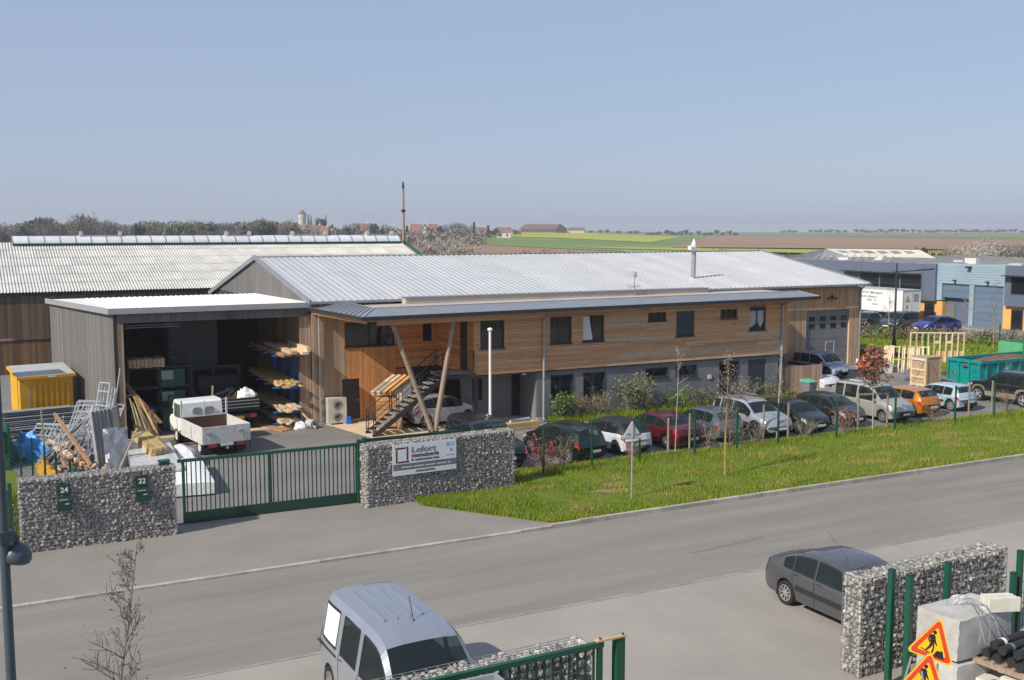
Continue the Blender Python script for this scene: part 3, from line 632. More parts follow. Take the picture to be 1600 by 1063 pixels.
# ------------------------------------------------------------------ timber hangar at the back
han = thing('timber_hangar', 'long brown boarded hangar with pale corrugated roof and ridge rooflight', 'hangar', (0,0,0))
HY, HE = 70.0, 4.93; HRY, HRZ = 80.0, 7.8; HX0, HX1 = -4.5, 31.6
MB().add([(HX0,HY+.1,-.1),(HX1-.2,HY+.1,-.1),(HX1-.2,90,-.1),(HX0,90,-.1),(HX0,HY+.1,HE-.1),(HX1-.2,HY+.1,HE-.1),(HX1-.2,90,HE-.1),(HX0,90,HE-.1),(HX0,HRY,HRZ-.15),(HX1-.2,HRY,HRZ-.15)],
    [(0,1,5,4),(2,3,7,6),(1,2,6,9,5),(3,0,4,8,7)]).build('wall_core', M['wood_d'], han)
hw_ = MB().box(-4,14,HY+.04,HY+.1,0,HE-.2).build('front_wall', M['wood_d'], han)
planks(hw_, 'x', HY, -1.0, 14.0, 2.08, HE-.15, .16, 'wood_b', t=.05)
planks(hw_, 'x', HY+.06, -1.0, 5.2, 0, 2.0, .16, 'wood_b2', t=.05)
MB().box(HX0,HX1,HY-.06,HY+.02,HE-.22,HE-.06).build('eave_board', M['anth'], han)
hs = math.hypot(HRY-HY+.25, HRZ-HE); ha = math.atan2(HRZ-HE, HRY-HY+.25); NR = 6; rl = hs/NR
def corrsheet(w, ln, n=6):
    mb = MB(); S = n*8
    for i in range(S+1):
        x = w*i/S; z = .028*math.cos(2*PI*i/8); mb.v += [(x,0,z+.02),(x,ln,z)]
    for i in range(S): mb.f.append((2*i,2*i+2,2*i+3,2*i+1)); mb.m.append(0)
    return mb.mesh('roof_sheet', M['corr'], smooth=180)
cs = corrsheet(1.08, rl+.06)
hr_ = MB().add([(HX0,HRY,HRZ-.05),(HX1,HRY,HRZ-.05),(HX1,90.3,HE-.1),(HX0,90.3,HE-.1)],[(0,1,2,3)]).build('roof', M['corr'], han)
NC = int((HX1-HX0)/1.08)
for c in range(NC+1):
    for r in range(NR):
        y = HY-.25+math.cos(ha)*rl*r; z = HE+math.sin(ha)*rl*r
        if HX0+c*1.08+1.08 < HX1+.6: inst('roof_sheet', cs, hr_, (HX0+c*1.08, y, z+.02), (1,1,1), (ha,0,0))
rl_ = MB().bar((3,HRY-.85,HRZ-.1),(31.0,HRY-.85,HRZ-.1),.08,.16).bar((3,HRY+.85,HRZ-.1),(31.0,HRY+.85,HRZ-.1),.08,.16).build('ridge_rooflight', M['green_d'], han)
def arc(w, r, n=10):
    mb = MB()
    for i in range(n+1):
        t = PI*i/n; mb.v += [(0,-r*math.cos(t),.62*r*math.sin(t)),(w,-r*math.cos(t),.62*r*math.sin(t))]
    for i in range(n): mb.f.append((2*i,2*i+1,2*i+3,2*i+2)); mb.m.append(0)
    return mb
pa = arc(.97,.85).mesh('rooflight_panel', M['rooflight'], smooth=180); pb = arc(.05,.88).mesh('rooflight_rib', M['zinc_l'], smooth=180)
for k in range(28):
    inst('rooflight_panel', pa, rl_, (3+k, HRY, HRZ-.05)); inst('rooflight_rib', pb, rl_, (2.98+k, HRY, HRZ-.05))
for x in (2.98, 30.97):
    e = MB().prism([(-.85,0),(.85,0)]+[(.85*math.cos(PI*i/10), .53*math.sin(PI*i/10)) for i in range(1,10)],0,.05,M=Matrix(((0,0,1,x),(1,0,0,HRY),(0,1,0,HRZ-.05),(0,0,0,1)))); e.build('rooflight_end', M['machgreen'] if x < 5 else M['zinc_l'], rl_)
for a, b in ((7.5,9.9),(17.6,19.1),(22.6,25.0),(28.6,30.5)):
    vt = MB().box(a,b,HRY-.35,HRY+.35,HRZ+.42,HRZ+.52)
    for x in (a-.1, b+.1): vt.prism([(.42*math.cos(PI*i/12), .5*math.sin(PI*i/12)) for i in range(13)],0,.18,M=Matrix(((0,0,1,x-.09),(1,0,0,HRY),(0,1,0,HRZ+.3),(0,0,0,1))))
    vt.build('roof_vent', M['zinc_l'], han)
MB().bar((HX1+.02,HY-.25,HE),(HX1+.02,HRY,HRZ),.1,.22).build('verge_trim', M['machgreen'], han)
# ------------------------------------------------------------------ gabion walls
srnd = random.Random(3)
ICO = [(-.526,0,.851),(.526,0,.851),(-.526,0,-.851),(.526,0,-.851),(0,.851,.526),(0,.851,-.526),(0,-.851,.526),(0,-.851,-.526),(.851,.526,0),(-.851,.526,0),(.851,-.526,0),(-.851,-.526,0)]
ICF = [(1,4,0),(4,9,0),(4,5,9),(8,5,4),(1,8,4),(1,10,8),(10,3,8),(8,3,5),(3,2,5),(3,7,2),(3,10,7),(10,6,7),(6,11,7),(6,0,11),(6,1,0),(10,1,6),(11,0,9),(2,11,9),(5,2,9),(11,2,7)]
def stone_shape(r):
    return [(x*r.uniform(.7,1.25), y*r.uniform(.7,1.25), z*r.uniform(.6,1.1)) for x, y, z in ICO]
SHAPES = [stone_shape(srnd) for _ in range(10)]
SME = []
for s in SHAPES:
    mb = MB(); mb.add(s, ICF); SME.append(mb.mesh('stone', M['stone']))
def gabion(name, label, loc, rz, L, T, H, s, faces='ftlrb', seed=1, cat='gabion wall', single='ftl'):
    r = random.Random(seed); g = thing(name, label, cat, loc, rz)
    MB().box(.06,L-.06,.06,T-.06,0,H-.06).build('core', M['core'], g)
    pts = []
    def fill(f, a, b):
        na, nb = max(1, round(a/(s*1.02))), max(1, round(b/(s*.86)))
        for j in range(nb):
            for i in range(na):
                u = (i+.5+r.uniform(-.35,.35)+(j%2)*.4-.2)/na*a; v = (j+.5+r.uniform(-.3,.3))/nb*b; d = .055+r.uniform(-.02,.045)
                u = min(max(u,.04),a-.04); v = min(max(v,.035),b-.035)
                pts.append((f, {'f':(u,d,v),'b':(u,T-d,v),'t':(u,v,H-d),'l':(d,u,v),'r':(L-d,u,v)}[f]))
    for f in faces: fill(f, *{'f':(L,H),'b':(L,H),'t':(L,T),'l':(T,H),'r':(T,H)}[f])
    cand = [p for p in pts if p[0] in single]; r.shuffle(cand); own = set(id(p) for p in cand[:300]); mass = MB()
    for p in pts:
        k = r.uniform(.48,.72)*s; rot = Matrix.Rotation(r.uniform(0,6.3),4,'Z') @ Matrix.Rotation(r.uniform(0,6.3),4,'X'); q = r.randrange(10)
        if id(p) in own:
            o = inst('stone', SME[q], g, p[1], (k,)*3, rot.to_euler())
        else: mass.add(SHAPES[q], ICF, 0, Matrix.Translation(p[1]) @ rot @ Matrix.Scale(k,4))
    kind(mass.build('stone_fill', M['stone'], g), 'stuff')
    w = MB(); n = round(L/.2); t = .0045
    for i in range(n+1): x = L*i/n; w.box(x-t,x+t,-t,t,0,H); w.box(x-t,x+t,-t,T+t,H-t,H+t)
    for j in range(round(H/.1)+1): z = min(H, .1*j); w.box(0,L,-t,t,z-t,z+t); w.box(-t,t,0,T,z-t,z+t)
    for j in range(6): y = T*j/5; w.box(0,L,y-t,y+t,H-t,H+t); w.box(-t,t,y-t,y+t,0,H)
    kind(w.build('wire_mesh', M['gwire'], g), 'stuff'); return g
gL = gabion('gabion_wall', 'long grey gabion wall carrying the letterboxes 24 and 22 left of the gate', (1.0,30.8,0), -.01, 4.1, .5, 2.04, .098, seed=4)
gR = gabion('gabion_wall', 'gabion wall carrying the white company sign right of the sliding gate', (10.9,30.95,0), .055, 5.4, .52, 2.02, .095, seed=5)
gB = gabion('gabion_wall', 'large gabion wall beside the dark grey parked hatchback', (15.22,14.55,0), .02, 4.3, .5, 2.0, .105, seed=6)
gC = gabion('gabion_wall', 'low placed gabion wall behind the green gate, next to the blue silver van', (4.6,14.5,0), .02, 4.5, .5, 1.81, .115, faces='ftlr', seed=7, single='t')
# ------------------------------------------------------------------ letterboxes and company sign
def text(name, s, size, m, parent, loc, rot=(PI/2,0,0), ext=.002, off=0., al='LEFT', sx=1., bold=0.):
    cu = bpy.data.curves.new(name, 'FONT'); cu.body = s; cu.size = size; cu.extrude = ext; cu.offset = off; cu.align_x = al; cu.resolution_u = 3; cu.materials.append(M[m])
    tmp = bpy.data.objects.new(name, cu); C.objects.link(tmp); me = bpy.data.meshes.new_from_object(tmp); bpy.data.objects.remove(tmp); me.materials.clear(); me.materials.append(M[m])
    if bold:
        mb = MB(); vs = [tuple(v.co) for v in me.vertices]; fs = [tuple(p.vertices) for p in me.polygons]
        for q in (0, .5, 1): mb.add([(x+q*bold, y, z+q*.0006) for x, y, z in vs], fs)
        me = mb.mesh(name, M[m])
    o = link(bpy.data.objects.new(name, me)); o.parent = parent; o.location = loc; o.rotation_euler = rot; o.scale = (sx,1,1); return o
for (x, zb, num, lab) in ((1.95,1.13,'24','dark green letterbox on the gabion wall by the lamp post'),(3.98,1.16,'22','dark green letterbox on the gabion wall near the sliding gate')):
    yy = 30.8-.01*(x-1)
    lb = thing('letterbox', lab, 'letterbox', (x,yy,zb), -.01)
    MB().box(0,.36,-.2,-.0,0,.38).build('box', M['green_d'], lb)
    MB().box(.0,.36,-.21,-.2,.26,.37).build('flap', M['green'], lb)
    MB().box(.05,.27,-.215,-.21,.31,.335).box(.2,.3,-.208,-.2,.18,.215).build('name_slot', M['lid'], lb)
    npl = thing('number_plate', 'dark green number plate reading %s above its letterbox' % {'24':'twenty four','22':'twenty two'}[num], 'number plate', (x+.03,yy-.02,zb+.41), -.01)
    MB().box(0,.33,-.03,0,0,.3).build('plate', M['green_d'], npl)
    text('numerals', num, .2, 'white', npl, (.165,-.032,.08), off=.004, al='CENTER')
lbx = thing('green_cap_box', 'small green box on top of the gabion wall end by the gate', 'box', (4.85,31.15,2.04)); MB().box(-.14,.14,-.12,.12,-.1,.09).prism([(-.16,-.14),(.16,-.14),(.16,.14),(-.16,.14)],.09,.12).build('casing', M['green'], lbx)
sg = thing('company_sign', 'white company sign reading Lefort menuiserie on the gabion wall', 'sign', (11.79,30.985,.955), .055)
MB().box(0,2.26,-.035,-.005,0,1.0).build('board', M['panel'], sg)
MB().box(0,2.26,-.038,-.0355,.17,.37).build('grey_band', M['machine'], sg)
lgm = MB()
for (a, b, c, d) in ((.08,.45,.85,.905),(.475,.53,.47,.92),(.10,.155,.41,.83),(.17,.56,.40,.455)): lgm.box(a,b,-.038,-.0355,c,d)
lgm.build('logo', M['bordeaux'], sg)
lf = text('lettering', 'Lefort', .27, 'greyink', sg, (.63,-.036,.70), off=.004, sx=1.30, bold=.02)
text('lettering', 'menuiserie', .205, 'darkink', sg, (.64,-.036,.545), off=.003, sx=1.08, bold=.009)
text('lettering', '& construction bois', .12, 'darkink', sg, (.64,-.036,.43), off=.002, bold=.008, sx=1.03)
tl = MB()
for k in range(38):
    if k % 9 != 8: tl.box(.30+k*.046,.30+k*.046+.036,-.0405,-.0385,.235,.275)
tl.build('small_print', M['panel'], sg)
tl = MB()
for k in range(14): tl.box(.80+k*.048,.80+k*.048+.038,-.0385,-.036,.085,.12)
tl.box(.78,1.5,-.0385,-.036,.06,.07).build('small_print', M['ink'], sg)
MB().prism([(2.02,.62),(2.12,.62),(2.12,.68),(2.07,.74),(2.02,.68)],.0355,.038,M=Matrix(((1,0,0,0),(0,0,-1,0),(0,1,0,0),(0,0,0,1)))).build('emblem', M['signblue'], sg)
tl = MB(); tl.bx((1.95,-.037,.88),(.07,.003,.08))
for k in range(6): tl.box(1.90+k*.05,1.94+k*.05,-.0385,-.036,.80,.83)
for k in range(5): tl.box(2.0+k*.045,2.035+k*.045,-.0385,-.036,.88,.9)
tl.build('small_print', M['signblue'], sg)
tl = MB()
for k in range(7): tl.box(1.88+k*.045,1.915+k*.045,-.0385,-.036,.48,.5)
tl.build('small_print', M['greyink'], sg)
# ------------------------------------------------------------------ gates and fences
def gate(name, label, loc, rz, L, H, n, bottom=.3, mids=(.48,)):
    g = thing(name, label, 'gate', loc, rz)
    MB().box(0,L,-.04,.04,.06,.06+bottom).build('bottom_beam', M['green_d'], g)
    MB().box(-.12,L+.02,-.045,.045,H-.09,H).build('top_rail', M['green'], g)
    for x in (0, L-.08): MB().box(x,x+.08,-.04,.04,.06+bottom,H-.09).build('stile', M['green'], g)
    for q in mids: MB().box(L*q-.05,L*q+.05,-.04,.04,.06+bottom,H-.09).build('stile', M['green_d'], g)
    me = MB().box(-.016,.016,-.016,.016,.06+bottom,H-.09).mesh('bar', M['green_d'])
    for k in range(n):
        x = L*(k+1)/(n+1)
        if all(abs(x-L*q) > .08 for q in mids): inst('bar', me, g, (x,0,0))
    return g
gt1 = gate('sliding_gate', 'wide green barred sliding gate between the two gabion walls', (5.46,31.86,0), -.015, 5.45, 1.98, 39)
MB().lathe([(0,-.02),(.07,-.02),(.07,.02),(0,.02)],10,M=Matrix.Translation((1.0,0,.09)) @ Matrix.Rotation(PI/2,4,'X')).lathe([(0,-.02),(.07,-.02),(.07,.02),(0,.02)],10,M=Matrix.Translation((4.4,0,.09)) @ Matrix.Rotation(PI/2,4,'X')).build('roller', M['steel'], gt1)
struct(MB().box(-1.5,11.2,31.78,31.9,.028,.05).build('gate_rail', M['steel']))
gp = thing('gate_post', 'green catch post at the right end of the sliding gate', 'post', (10.95,31.72,0))
MB().box(-.08,.02,-.08,.08,0,2.1).build('upright', M['green'], gp); MB().box(.1,.22,-.08,.08,0,2.14).build('upright', M['green'], gp)
MB().box(-.08,.22,-.09,-.05,1.95,2.05).bx((.2,-.1,1.35),(.1,.08,.25)).build('catch', M['green_d'], gp)
br = thing('gate_guide_rail', 'dark green guide rail running along the back of the gabion wall', 'rail', (11.05,31.8,0)); MB().box(0,3.4,-.04,.04,1.98,2.08).build('rail', M['green_d'], br); MB().box(.6,.68,-.04,.04,0,1.98).box(3.2,3.28,-.04,.04,0,1.98).build('post', M['green_d'], br)
g2 = gate('leaf_gate', 'green barred gate panel left of the letterbox wall behind the lamp post', (-1.0,31.1,0), 0, 1.75, 1.75, 13)
MB().box(1.76,1.86,-.05,.05,0,1.95).build('hinge_post', M['green'], g2)
g3 = gate('entrance_gate', 'green barred entrance gate in front of the low gabion wall', (5.2,14.32,0), .02, 3.95, 1.95, 24, mids=())
gp3 = thing('gate_post', 'green gate post with rusty latch plate beside the low gabion wall', 'post', (9.5,14.42,0))
MB().box(-.08,.08,-.08,.08,0,1.97).build('upright', M['green'], gp3)
lt = MB().box(-.48,.12,-.1,.0,1.97,2.0); lt.build('latch_plate', M['rustplate'], gp3)
MB().lathe([(0,0),(.02,0),(.02,.03),(0,.03)],8,M=Matrix.Translation((-.4,-.05,2.0))).lathe([(0,0),(.02,0),(.02,.03),(0,.03)],8,M=Matrix.Translation((.05,-.05,2.0))).build('bolt', M['steel'], gp3)
# car park fence: each post a part, the welded mesh one part
fc = thing('mesh_fence', 'green mesh fence with square posts between car park and grass verge', 'fence', (0,0,0))
fx = [16.3,17.82,20.0,22.08,24.63,26.7,28.78,31.94,35.3,39.03,41.61,44.2,46.8,49.4,52]
pme = MB().box(-.035,.035,-.03,.03,0,1.78).box(-.037,.037,-.032,.032,1.78,1.8).mesh('post', M['green'])
fy = lambda x: 31.75+.5*sm((x-16)/4)
for i, x in enumerate(fx): inst('post', pme, fc, (x, fy(x), .02), (1,1,1 if i else 1.0), (0,prnd.uniform(-.012,.012),0))
w = MB(); tt = .0009
for a, b in zip(fx, fx[1:]):
    ya, yb = fy(a), fy(b)
    for j in range(9): z = .1+j*.2; w.bar((a,ya,z),(b,yb,z),.0032)
    n = int((b-a)/.1)
    for k in range(1, n): q = k/n; x = a+(b-a)*q; y = ya+(yb-ya)*q; w.box(x-tt,x+tt,y-tt,y+tt,.08,1.72)
kind(w.build('wire_mesh', M['wire'], fc), 'stuff')
# left boundary fence
fl = thing('mesh_fence', 'green mesh fence running back along the left edge of the cluttered yard', 'fence', (0,0,0))
fp = [(.55+.0,44.9),(1.15,42.0),(1.45,40.3),(1.75,38.7),(2.05,37.2),(2.3,35.9),(2.6,34.6),(2.87,33.4),(3.1,32.1)]
for x, y in fp: inst('post', pme, fl, (x, y, 0), (.9,.9,.97))
w = MB()
for a, b in zip(fp, fp[1:]):
    for j in range(10): z = .06+j*.18; w.bar((a[0],a[1],z),(b[0],b[1],z),.006)
    n = int((a[1]-b[1])/.06)
    for k in range(1, n): q = k/n; x = a[0]+(b[0]-a[0])*q; y = a[1]+(b[1]-a[1])*q; w.box(x-tt,x+tt,y-tt,y+tt,.05,1.7)
kind(w.build('wire_mesh', M['wire'], fl), 'stuff')
# posts and signs at the lower right
for (x, y, lab, h) in ((15.51,14.1,'bright green steel post standing in front of the gabion wall end',2.3),(15.58,13.73,'green steel post beside the two roadworks signs',2.3),(17.3,14.3,'short green post against the gabion wall above the pale concrete block',2.12),(19.62,14.4,'tall green fence post at the right end of the gabion wall',2.0),(19.3,14.3,'dark green fence post just left of the tallest post',1.6)):
    p = thing('fence_post', lab, 'post', (x,y,0), .1, 'green posts by the large gabion'); MB().box(-.055,.055,-.05,.05,0,h).build('tube', M['green'], p); MB().box(-.058,.058,-.053,.053,h-.02,h+.01).build('cap', M['green_d'], p)
frp = thing('fence_section', 'dark green wire fence panel beyond the tallest green post', 'fence panel', (19.72,14.4,0)); w = MB()
for k in range(18): w.box(k*.08-.004,k*.08+.004,-.004,.004,.05,1.85)
for j in range(8): w.box(0,1.4,-.006,.006,.1+.24*j,.112+.24*j)
w.build('wires', M['green_d'], frp)
def frame_at(A, B, Cc):
    A, B, Cc = Vector(A), Vector(B), Vector(Cc); u = (B-A).normalized(); n = u.cross(Cc-A).normalized(); v = n.cross(u)
    m = Matrix.Identity(4)
    for i in range(3): m[i][0] = u[i]; m[i][1] = v[i]; m[i][2] = n[i]; m[i][3] = A[i]
    return m, (B-A).length
def rtri(L, inset, r, n=5):
    h = L*.866; c = [(0,0),(L,0),(L/2,h)]; cx, cy = L/2, h/3; out = []
    inr = h/3; k = (inr-inset-r)/inr
    for i, (x, y) in enumerate(c):
        px, py = cx+(x-cx)*k, cy+(y-cy)*k; a0 = math.radians([210,330,90][i]-60)
        for j in range(n+1): t = a0+math.radians(120)*j/n; out.append((px+r*math.cos(t), py+r*math.sin(t)))
    return out
def worksign(label, A, B, Cc, legs):
    m, L = frame_at(A, B, Cc); o = thing('roadworks_sign', label, 'road sign', (0,0,0), 0, 'roadworks warning signs')
    MB().prism(rtri(L,0,.05),-.02,0,0,m).build('back_plate', M['galv'], o); MB().prism(rtri(L,.002,.05),.0005,.004,0,m).build('yellow_edge', M['amber'], o)
    MB().prism(rtri(L,.025,.045),.004,.008,0,m).build('red_border', M['red'], o); MB().prism(rtri(L,.095,.02),.008,.012,0,m).build('yellow_field', M['amber'], o)
    s = L/.85; pg = MB()
    def P(*pts): pg.prism([(L/2+x*s, y*s) for x, y in pts],.012,.016,0,m)
    P(*[(-.03+.033*math.cos(t), .445+.033*math.sin(t)) for t in [2*PI*k/12 for k in range(12)]])       # head
    P((-.06,.27),(.0,.25),(.005,.37),(-.03,.41),(-.085,.40),(-.10,.36)); P((-.10,.385),(-.075,.40),(-.10,.32),(-.06,.28),(-.08,.26),(-.125,.315))
    P((-.06,.28),(-.01,.26),(-.035,.19),(-.09,.12),(-.12,.12),(-.075,.20)); P((-.02,.27),(.01,.25),(.025,.18),(.02,.11),(-.01,.11),(-.0,.18)); P((-.0,.36),(.012,.33),(.06,.25),(.05,.235),(-.005,.29))
    P((-.20,.125),(-.195,.14),(-.02,.10),(-.02,.085)); P((.05,.115),(.09,.175),(.13,.165),(.17,.195),(.235,.06),(.02,.06),(.06,.09))
    pg.build('pictogram', M['ink'], o); lg = MB()
    for p, q in legs: lg.bar(p, q, .03)
    lg.build('stand', M['galv_d'], o); return o
worksign('upper orange and red triangular roadworks sign before the pale concrete block', (13.706,12.106,1.77),(14.397,11.713,1.482),(14.22,12.042,2.329), [((13.9,12.15,1.6),(13.8,12.5,0)),((14.25,11.9,1.5),(14.5,12.2,0)),((14.05,12.0,1.9),(14.0,11.7,0))])
worksign('lower orange and red triangular roadworks sign partly cut off in front', (13.026,11.63,1.474),(13.701,11.253,1.249),(13.574,11.555,2.083), [((13.2,11.65,1.4),(13.1,12.0,0)),((13.6,11.45,1.3),(13.8,11.75,0)),((13.4,11.5,1.7),(13.3,11.1,0))])
def rough_block(name, label, cat, x, y, z, rz, L, W_, H_, m, seed, group=None, rag=.02):
    r = random.Random(seed); o = thing(name, label, cat, (x,y,z), rz, group); n = 7; mb = MB(); idx = {}
    def vtx(i, j, k):
        if (i,j,k) not in idx:
            e = (i in (0,n))+(j in (0,n))+(k in (0,n)); a = rag*(1.6 if e > 1 else .6)
            f = lambda t, q, S: S*q/n + (r.uniform(0,a) if q == 0 else -r.uniform(0,a) if q == n else r.uniform(-a,a)*.3)
            idx[(i,j,k)] = len(mb.v); mb.v.append((f(0,i,L), f(0,j,W_), f(0,k,H_)))
        return idx[(i,j,k)]
    for a in range(n):
        for b in range(n):
            for q in ([vtx(a,b,0),vtx(a,b+1,0),vtx(a+1,b+1,0),vtx(a+1,b,0)],[vtx(a,b,n),vtx(a+1,b,n),vtx(a+1,b+1,n),vtx(a,b+1,n)],[vtx(a,0,b),vtx(a+1,0,b),vtx(a+1,0,b+1),vtx(a,0,b+1)],
                      [vtx(a,n,b),vtx(a,n,b+1),vtx(a+1,n,b+1),vtx(a+1,n,b)],[vtx(0,a,b),vtx(0,a,b+1),vtx(0,a+1,b+1),vtx(0,a+1,b)],[vtx(n,a,b),vtx(n,a+1,b),vtx(n,a+1,b+1),vtx(n,a,b+1)]): mb.f.append(tuple(q)); mb.m.append(0)
    mb.build('block', M[m], o, smooth=50); return o
rough_block('concrete_block', 'large pale concrete block with wire loops on top of another', 'concrete block', 15.75,12.72,.9,.04,1.55,.95,.8,'concrete',1)
rough_block('concrete_block', 'lower pale concrete block under the one with wire loops', 'concrete block', 15.72,12.68,.0,.02,1.5,.95,.86,'concrete',2)
wl_ = thing('wire_loop', 'tangle of rusty grey wire cable lying over the pale concrete block', 'cable', (15.9,12.9,1.7)); mb = MB(); r = random.Random(8)
for k in range(5):
    p0 = Vector((.3+.12*k,.5-.05*k,.02)); pts = [p0+Vector((.55*math.sin(t*2.2+k)*t, -.75*t+.1*math.sin(5*t), .22*math.sin(PI*min(1,t*1.2))*(1-.15*k)-max(0,t-.75)*1.6)) for t in [i/14 for i in range(15)]]
    mb.path(pts, .008, 5)
mb.build('cable', M['gwire'], wl_)
stk = thing('slab_stack', 'small stack of cream stone slabs on the concrete block', 'slabs', (16.62,12.78,1.69), -.35); r = random.Random(4)
for k in range(4): MB().box(0,.62-.02*k,.07*k*1.15,.07*k*1.15+.07,0,.27+r.uniform(-.02,.02)).build('slab', M['paleblock'], stk)
pl = thing('pallet', 'weathered wooden pallet carrying black membrane rolls', 'pallet', (16.3,11.75,.82), .1)
def pallet_parts(p, L, W_, m='pole', zt=.13):
    me = MB().box(0,L,0,.1,0,.022).mesh('board', M[m])
    for k in range(6): inst('board', me, p, (0, k*(W_-.1)/5, zt-.022), (1,1,1), (0,0,prnd.uniform(-.01,.01)))
    me2 = MB().box(0,.1,0,W_,0,.09).mesh('bearer', M[m])
    for k in range(3): inst('bearer', me2, p, (k*(L-.1)/2, 0, .015))
pallet_parts(pl, 1.3, 1.1)
rn = random.Random(6)
for k, (y, z, dx) in enumerate(((.12,1.03,0),(.35,1.03,.08),(.60,1.03,.02),(.86,1.03,.06),(.24,1.2,.1),(.5,1.2,.03),(.74,1.2,.12))):
    ro = thing('membrane_roll', 'black membrane roll with pale tape, stacked on the wooden pallet', 'roll', (16.3+dx,11.75+y,z), .1, 'black rolls on the pallet')
    MB().tube((0,0,0),(1.25,0,0),.085,14).build('roll', M['plastic'], ro, smooth=50)
    MB().tube((.22,0,0),(.30,0,0),.088,14).tube((.95,0,0),(1.02,0,0),.088,14).build('tape', M['white'] if k % 3 == 0 else M['bluedoor'], ro, smooth=50)
for k in range(28):
    i, j, l = k % 4, (k//4) % 2, k//8
    b = thing('paving_block', 'pale paving block stacked under the pallet of rolls', 'block', (16.25+.34*i+rn.uniform(-.02,.02),11.72+.5*j,.0+.2*l), .1+rn.uniform(-.05,.05), 'paving blocks under the pallet'); MB().box(0,.31,0,.46,0,.17).build('block', M['paleblock'], b)
# grey trailer corner behind the entrance gate
tr = thing('trailer', 'grey metal trailer box with raised sides behind the green entrance gate', 'trailer', (4.95,10.6,0), .0)
MB().box(0,1.9,0,3.15,1.0,1.06).build('floor', M['galv'], tr)
for (a, b, c, d) in ((0,.05,0,3.15),(1.85,1.9,0,3.15),(.05,1.85,0,.05),(.05,1.85,3.1,3.15)): MB().box(a,b,c,d,1.06,2.12).build('side', M['galv'], tr)
for x in (-.12,1.9): MB().lathe([(0,-.1),(.40,-.1),(.40,.1),(0,.1)],16,M=Matrix.Translation((x+.06,1.5,.40)) @ Matrix.Rotation(PI/2,4,'Y')).build('wheel', M['black'], tr)
MB().box(.3,1.6,.2,2.9,.7,1.0).bar((.95,0,.6),(.95,-1.2,.5),.1).build('chassis', M['steel'], tr)
# ------------------------------------------------------------------ street lamps, flagpole, road sign, mast
lp = thing('street_lamp', 'dark blue grey lamp post with a domed head hanging low at left', 'street lamp', (.22,11.2,0), math.radians(-62))
MB().tube((0,0,0),(0,0,1.1),.075,14,r2=.06).tube((0,0,1.1),(0,0,8.2),.053,14,r2=.04).build('pole', M['lampgrey'], lp, smooth=50)
hz = 5.56; q_ = .6
MB().bx((0,0,hz+.25),(.14,.15,.12)).path([(0,.05,hz+.25),(0,.12,hz+.23),(0,.13,hz+.15)],.03,8).build('bracket', M['lampgrey'], lp, smooth=40)
MB().lathe([(0,.27*q_),(.08*q_,.26*q_),(.17*q_,.20*q_),(.225*q_,.1*q_),(.235*q_,.03*q_),(.22*q_,-.05*q_),(.15*q_,-.09*q_),(0,-.1*q_)],24,M=Matrix.Translation((0,.115,hz)) @ Matrix.Rotation(-.25,4,'X')).build('lamp_head', M['lampgrey'], lp, smooth=60)
MB().bx((.08,.215,hz-.02),(.03,.02,.02)).build('badge', M['lid'], lp)
fg = thing('flagpole', 'plain white flagpole with round cap in front of the office', 'flagpole', (20.11,40.86,0))
MB().tube((0,0,0),(0,0,4.38),.065,12,r2=.055).build('pole', M['white'], fg, smooth=50); MB().lathe([(.03,4.36),(.11,4.40),(.12,4.45),(.09,4.5),(0,4.53)],14).build('cap', M['white'], fg, smooth=60)
rs_ = thing('warning_sign', 'grey back of a triangular road sign on a thin pole in grass', 'road sign', (18.88,27.99,0), -.35)
MB().tube((0,0,0),(0,0,2.62),.028,10).build('pole', M['galv'], rs_, smooth=50)
TM = Matrix.Translation((-.36,.05,2.02)) @ Matrix.Rotation(PI/2,4,'X')
MB().prism(rtri(.72,0,.04),-.012,.0,0,TM).build('sign_plate', M['lid'], rs_); MB().prism(rtri(.72,.05,.03),0,.004,0,TM).build('backing', M['galv'], rs_); MB().box(-.2,.2,-.0,.05,2.2,2.24).box(-.3,.3,-.0,.05,2.04,2.09).build('bracket', M['galv_d'], rs_)
ms = thing('floodlight_mast', 'tall slender grey mast rising behind the hangar roof end', 'mast', (33.6,85.0,.0))
MB().tube((0,0,0),(0,0,12.2),.17,10,r2=.09).build('pole', M['pole'], ms, smooth=50); MB().tube((0,0,12.2),(0,0,12.75),.13,8,r2=.06).build('head', M['steel'], ms); MB().tube((0,0,10.2),(0,0,10.4),.2,8).build('collar', M['steel'], ms)
lr2 = thing('street_lamp', 'tall dark grey street lamp with flat arm beyond the garage', 'street lamp', (51.16,47.05,.75), .0)
MB().tube((0,0,0),(0,0,1.2),.12,10).tube((0,0,1.2),(0,0,5.9),.075,10,r2=.05).build('pole', M['lampdark'], lr2, smooth=50); MB().bar((-.2,.1,5.35),(2.0,-1.05,5.55),.05,.06).bar((1.1,-.58,5.47),(2.0,-1.05,5.55),.2,.09).build('arm', M['lampdark'], lr2)
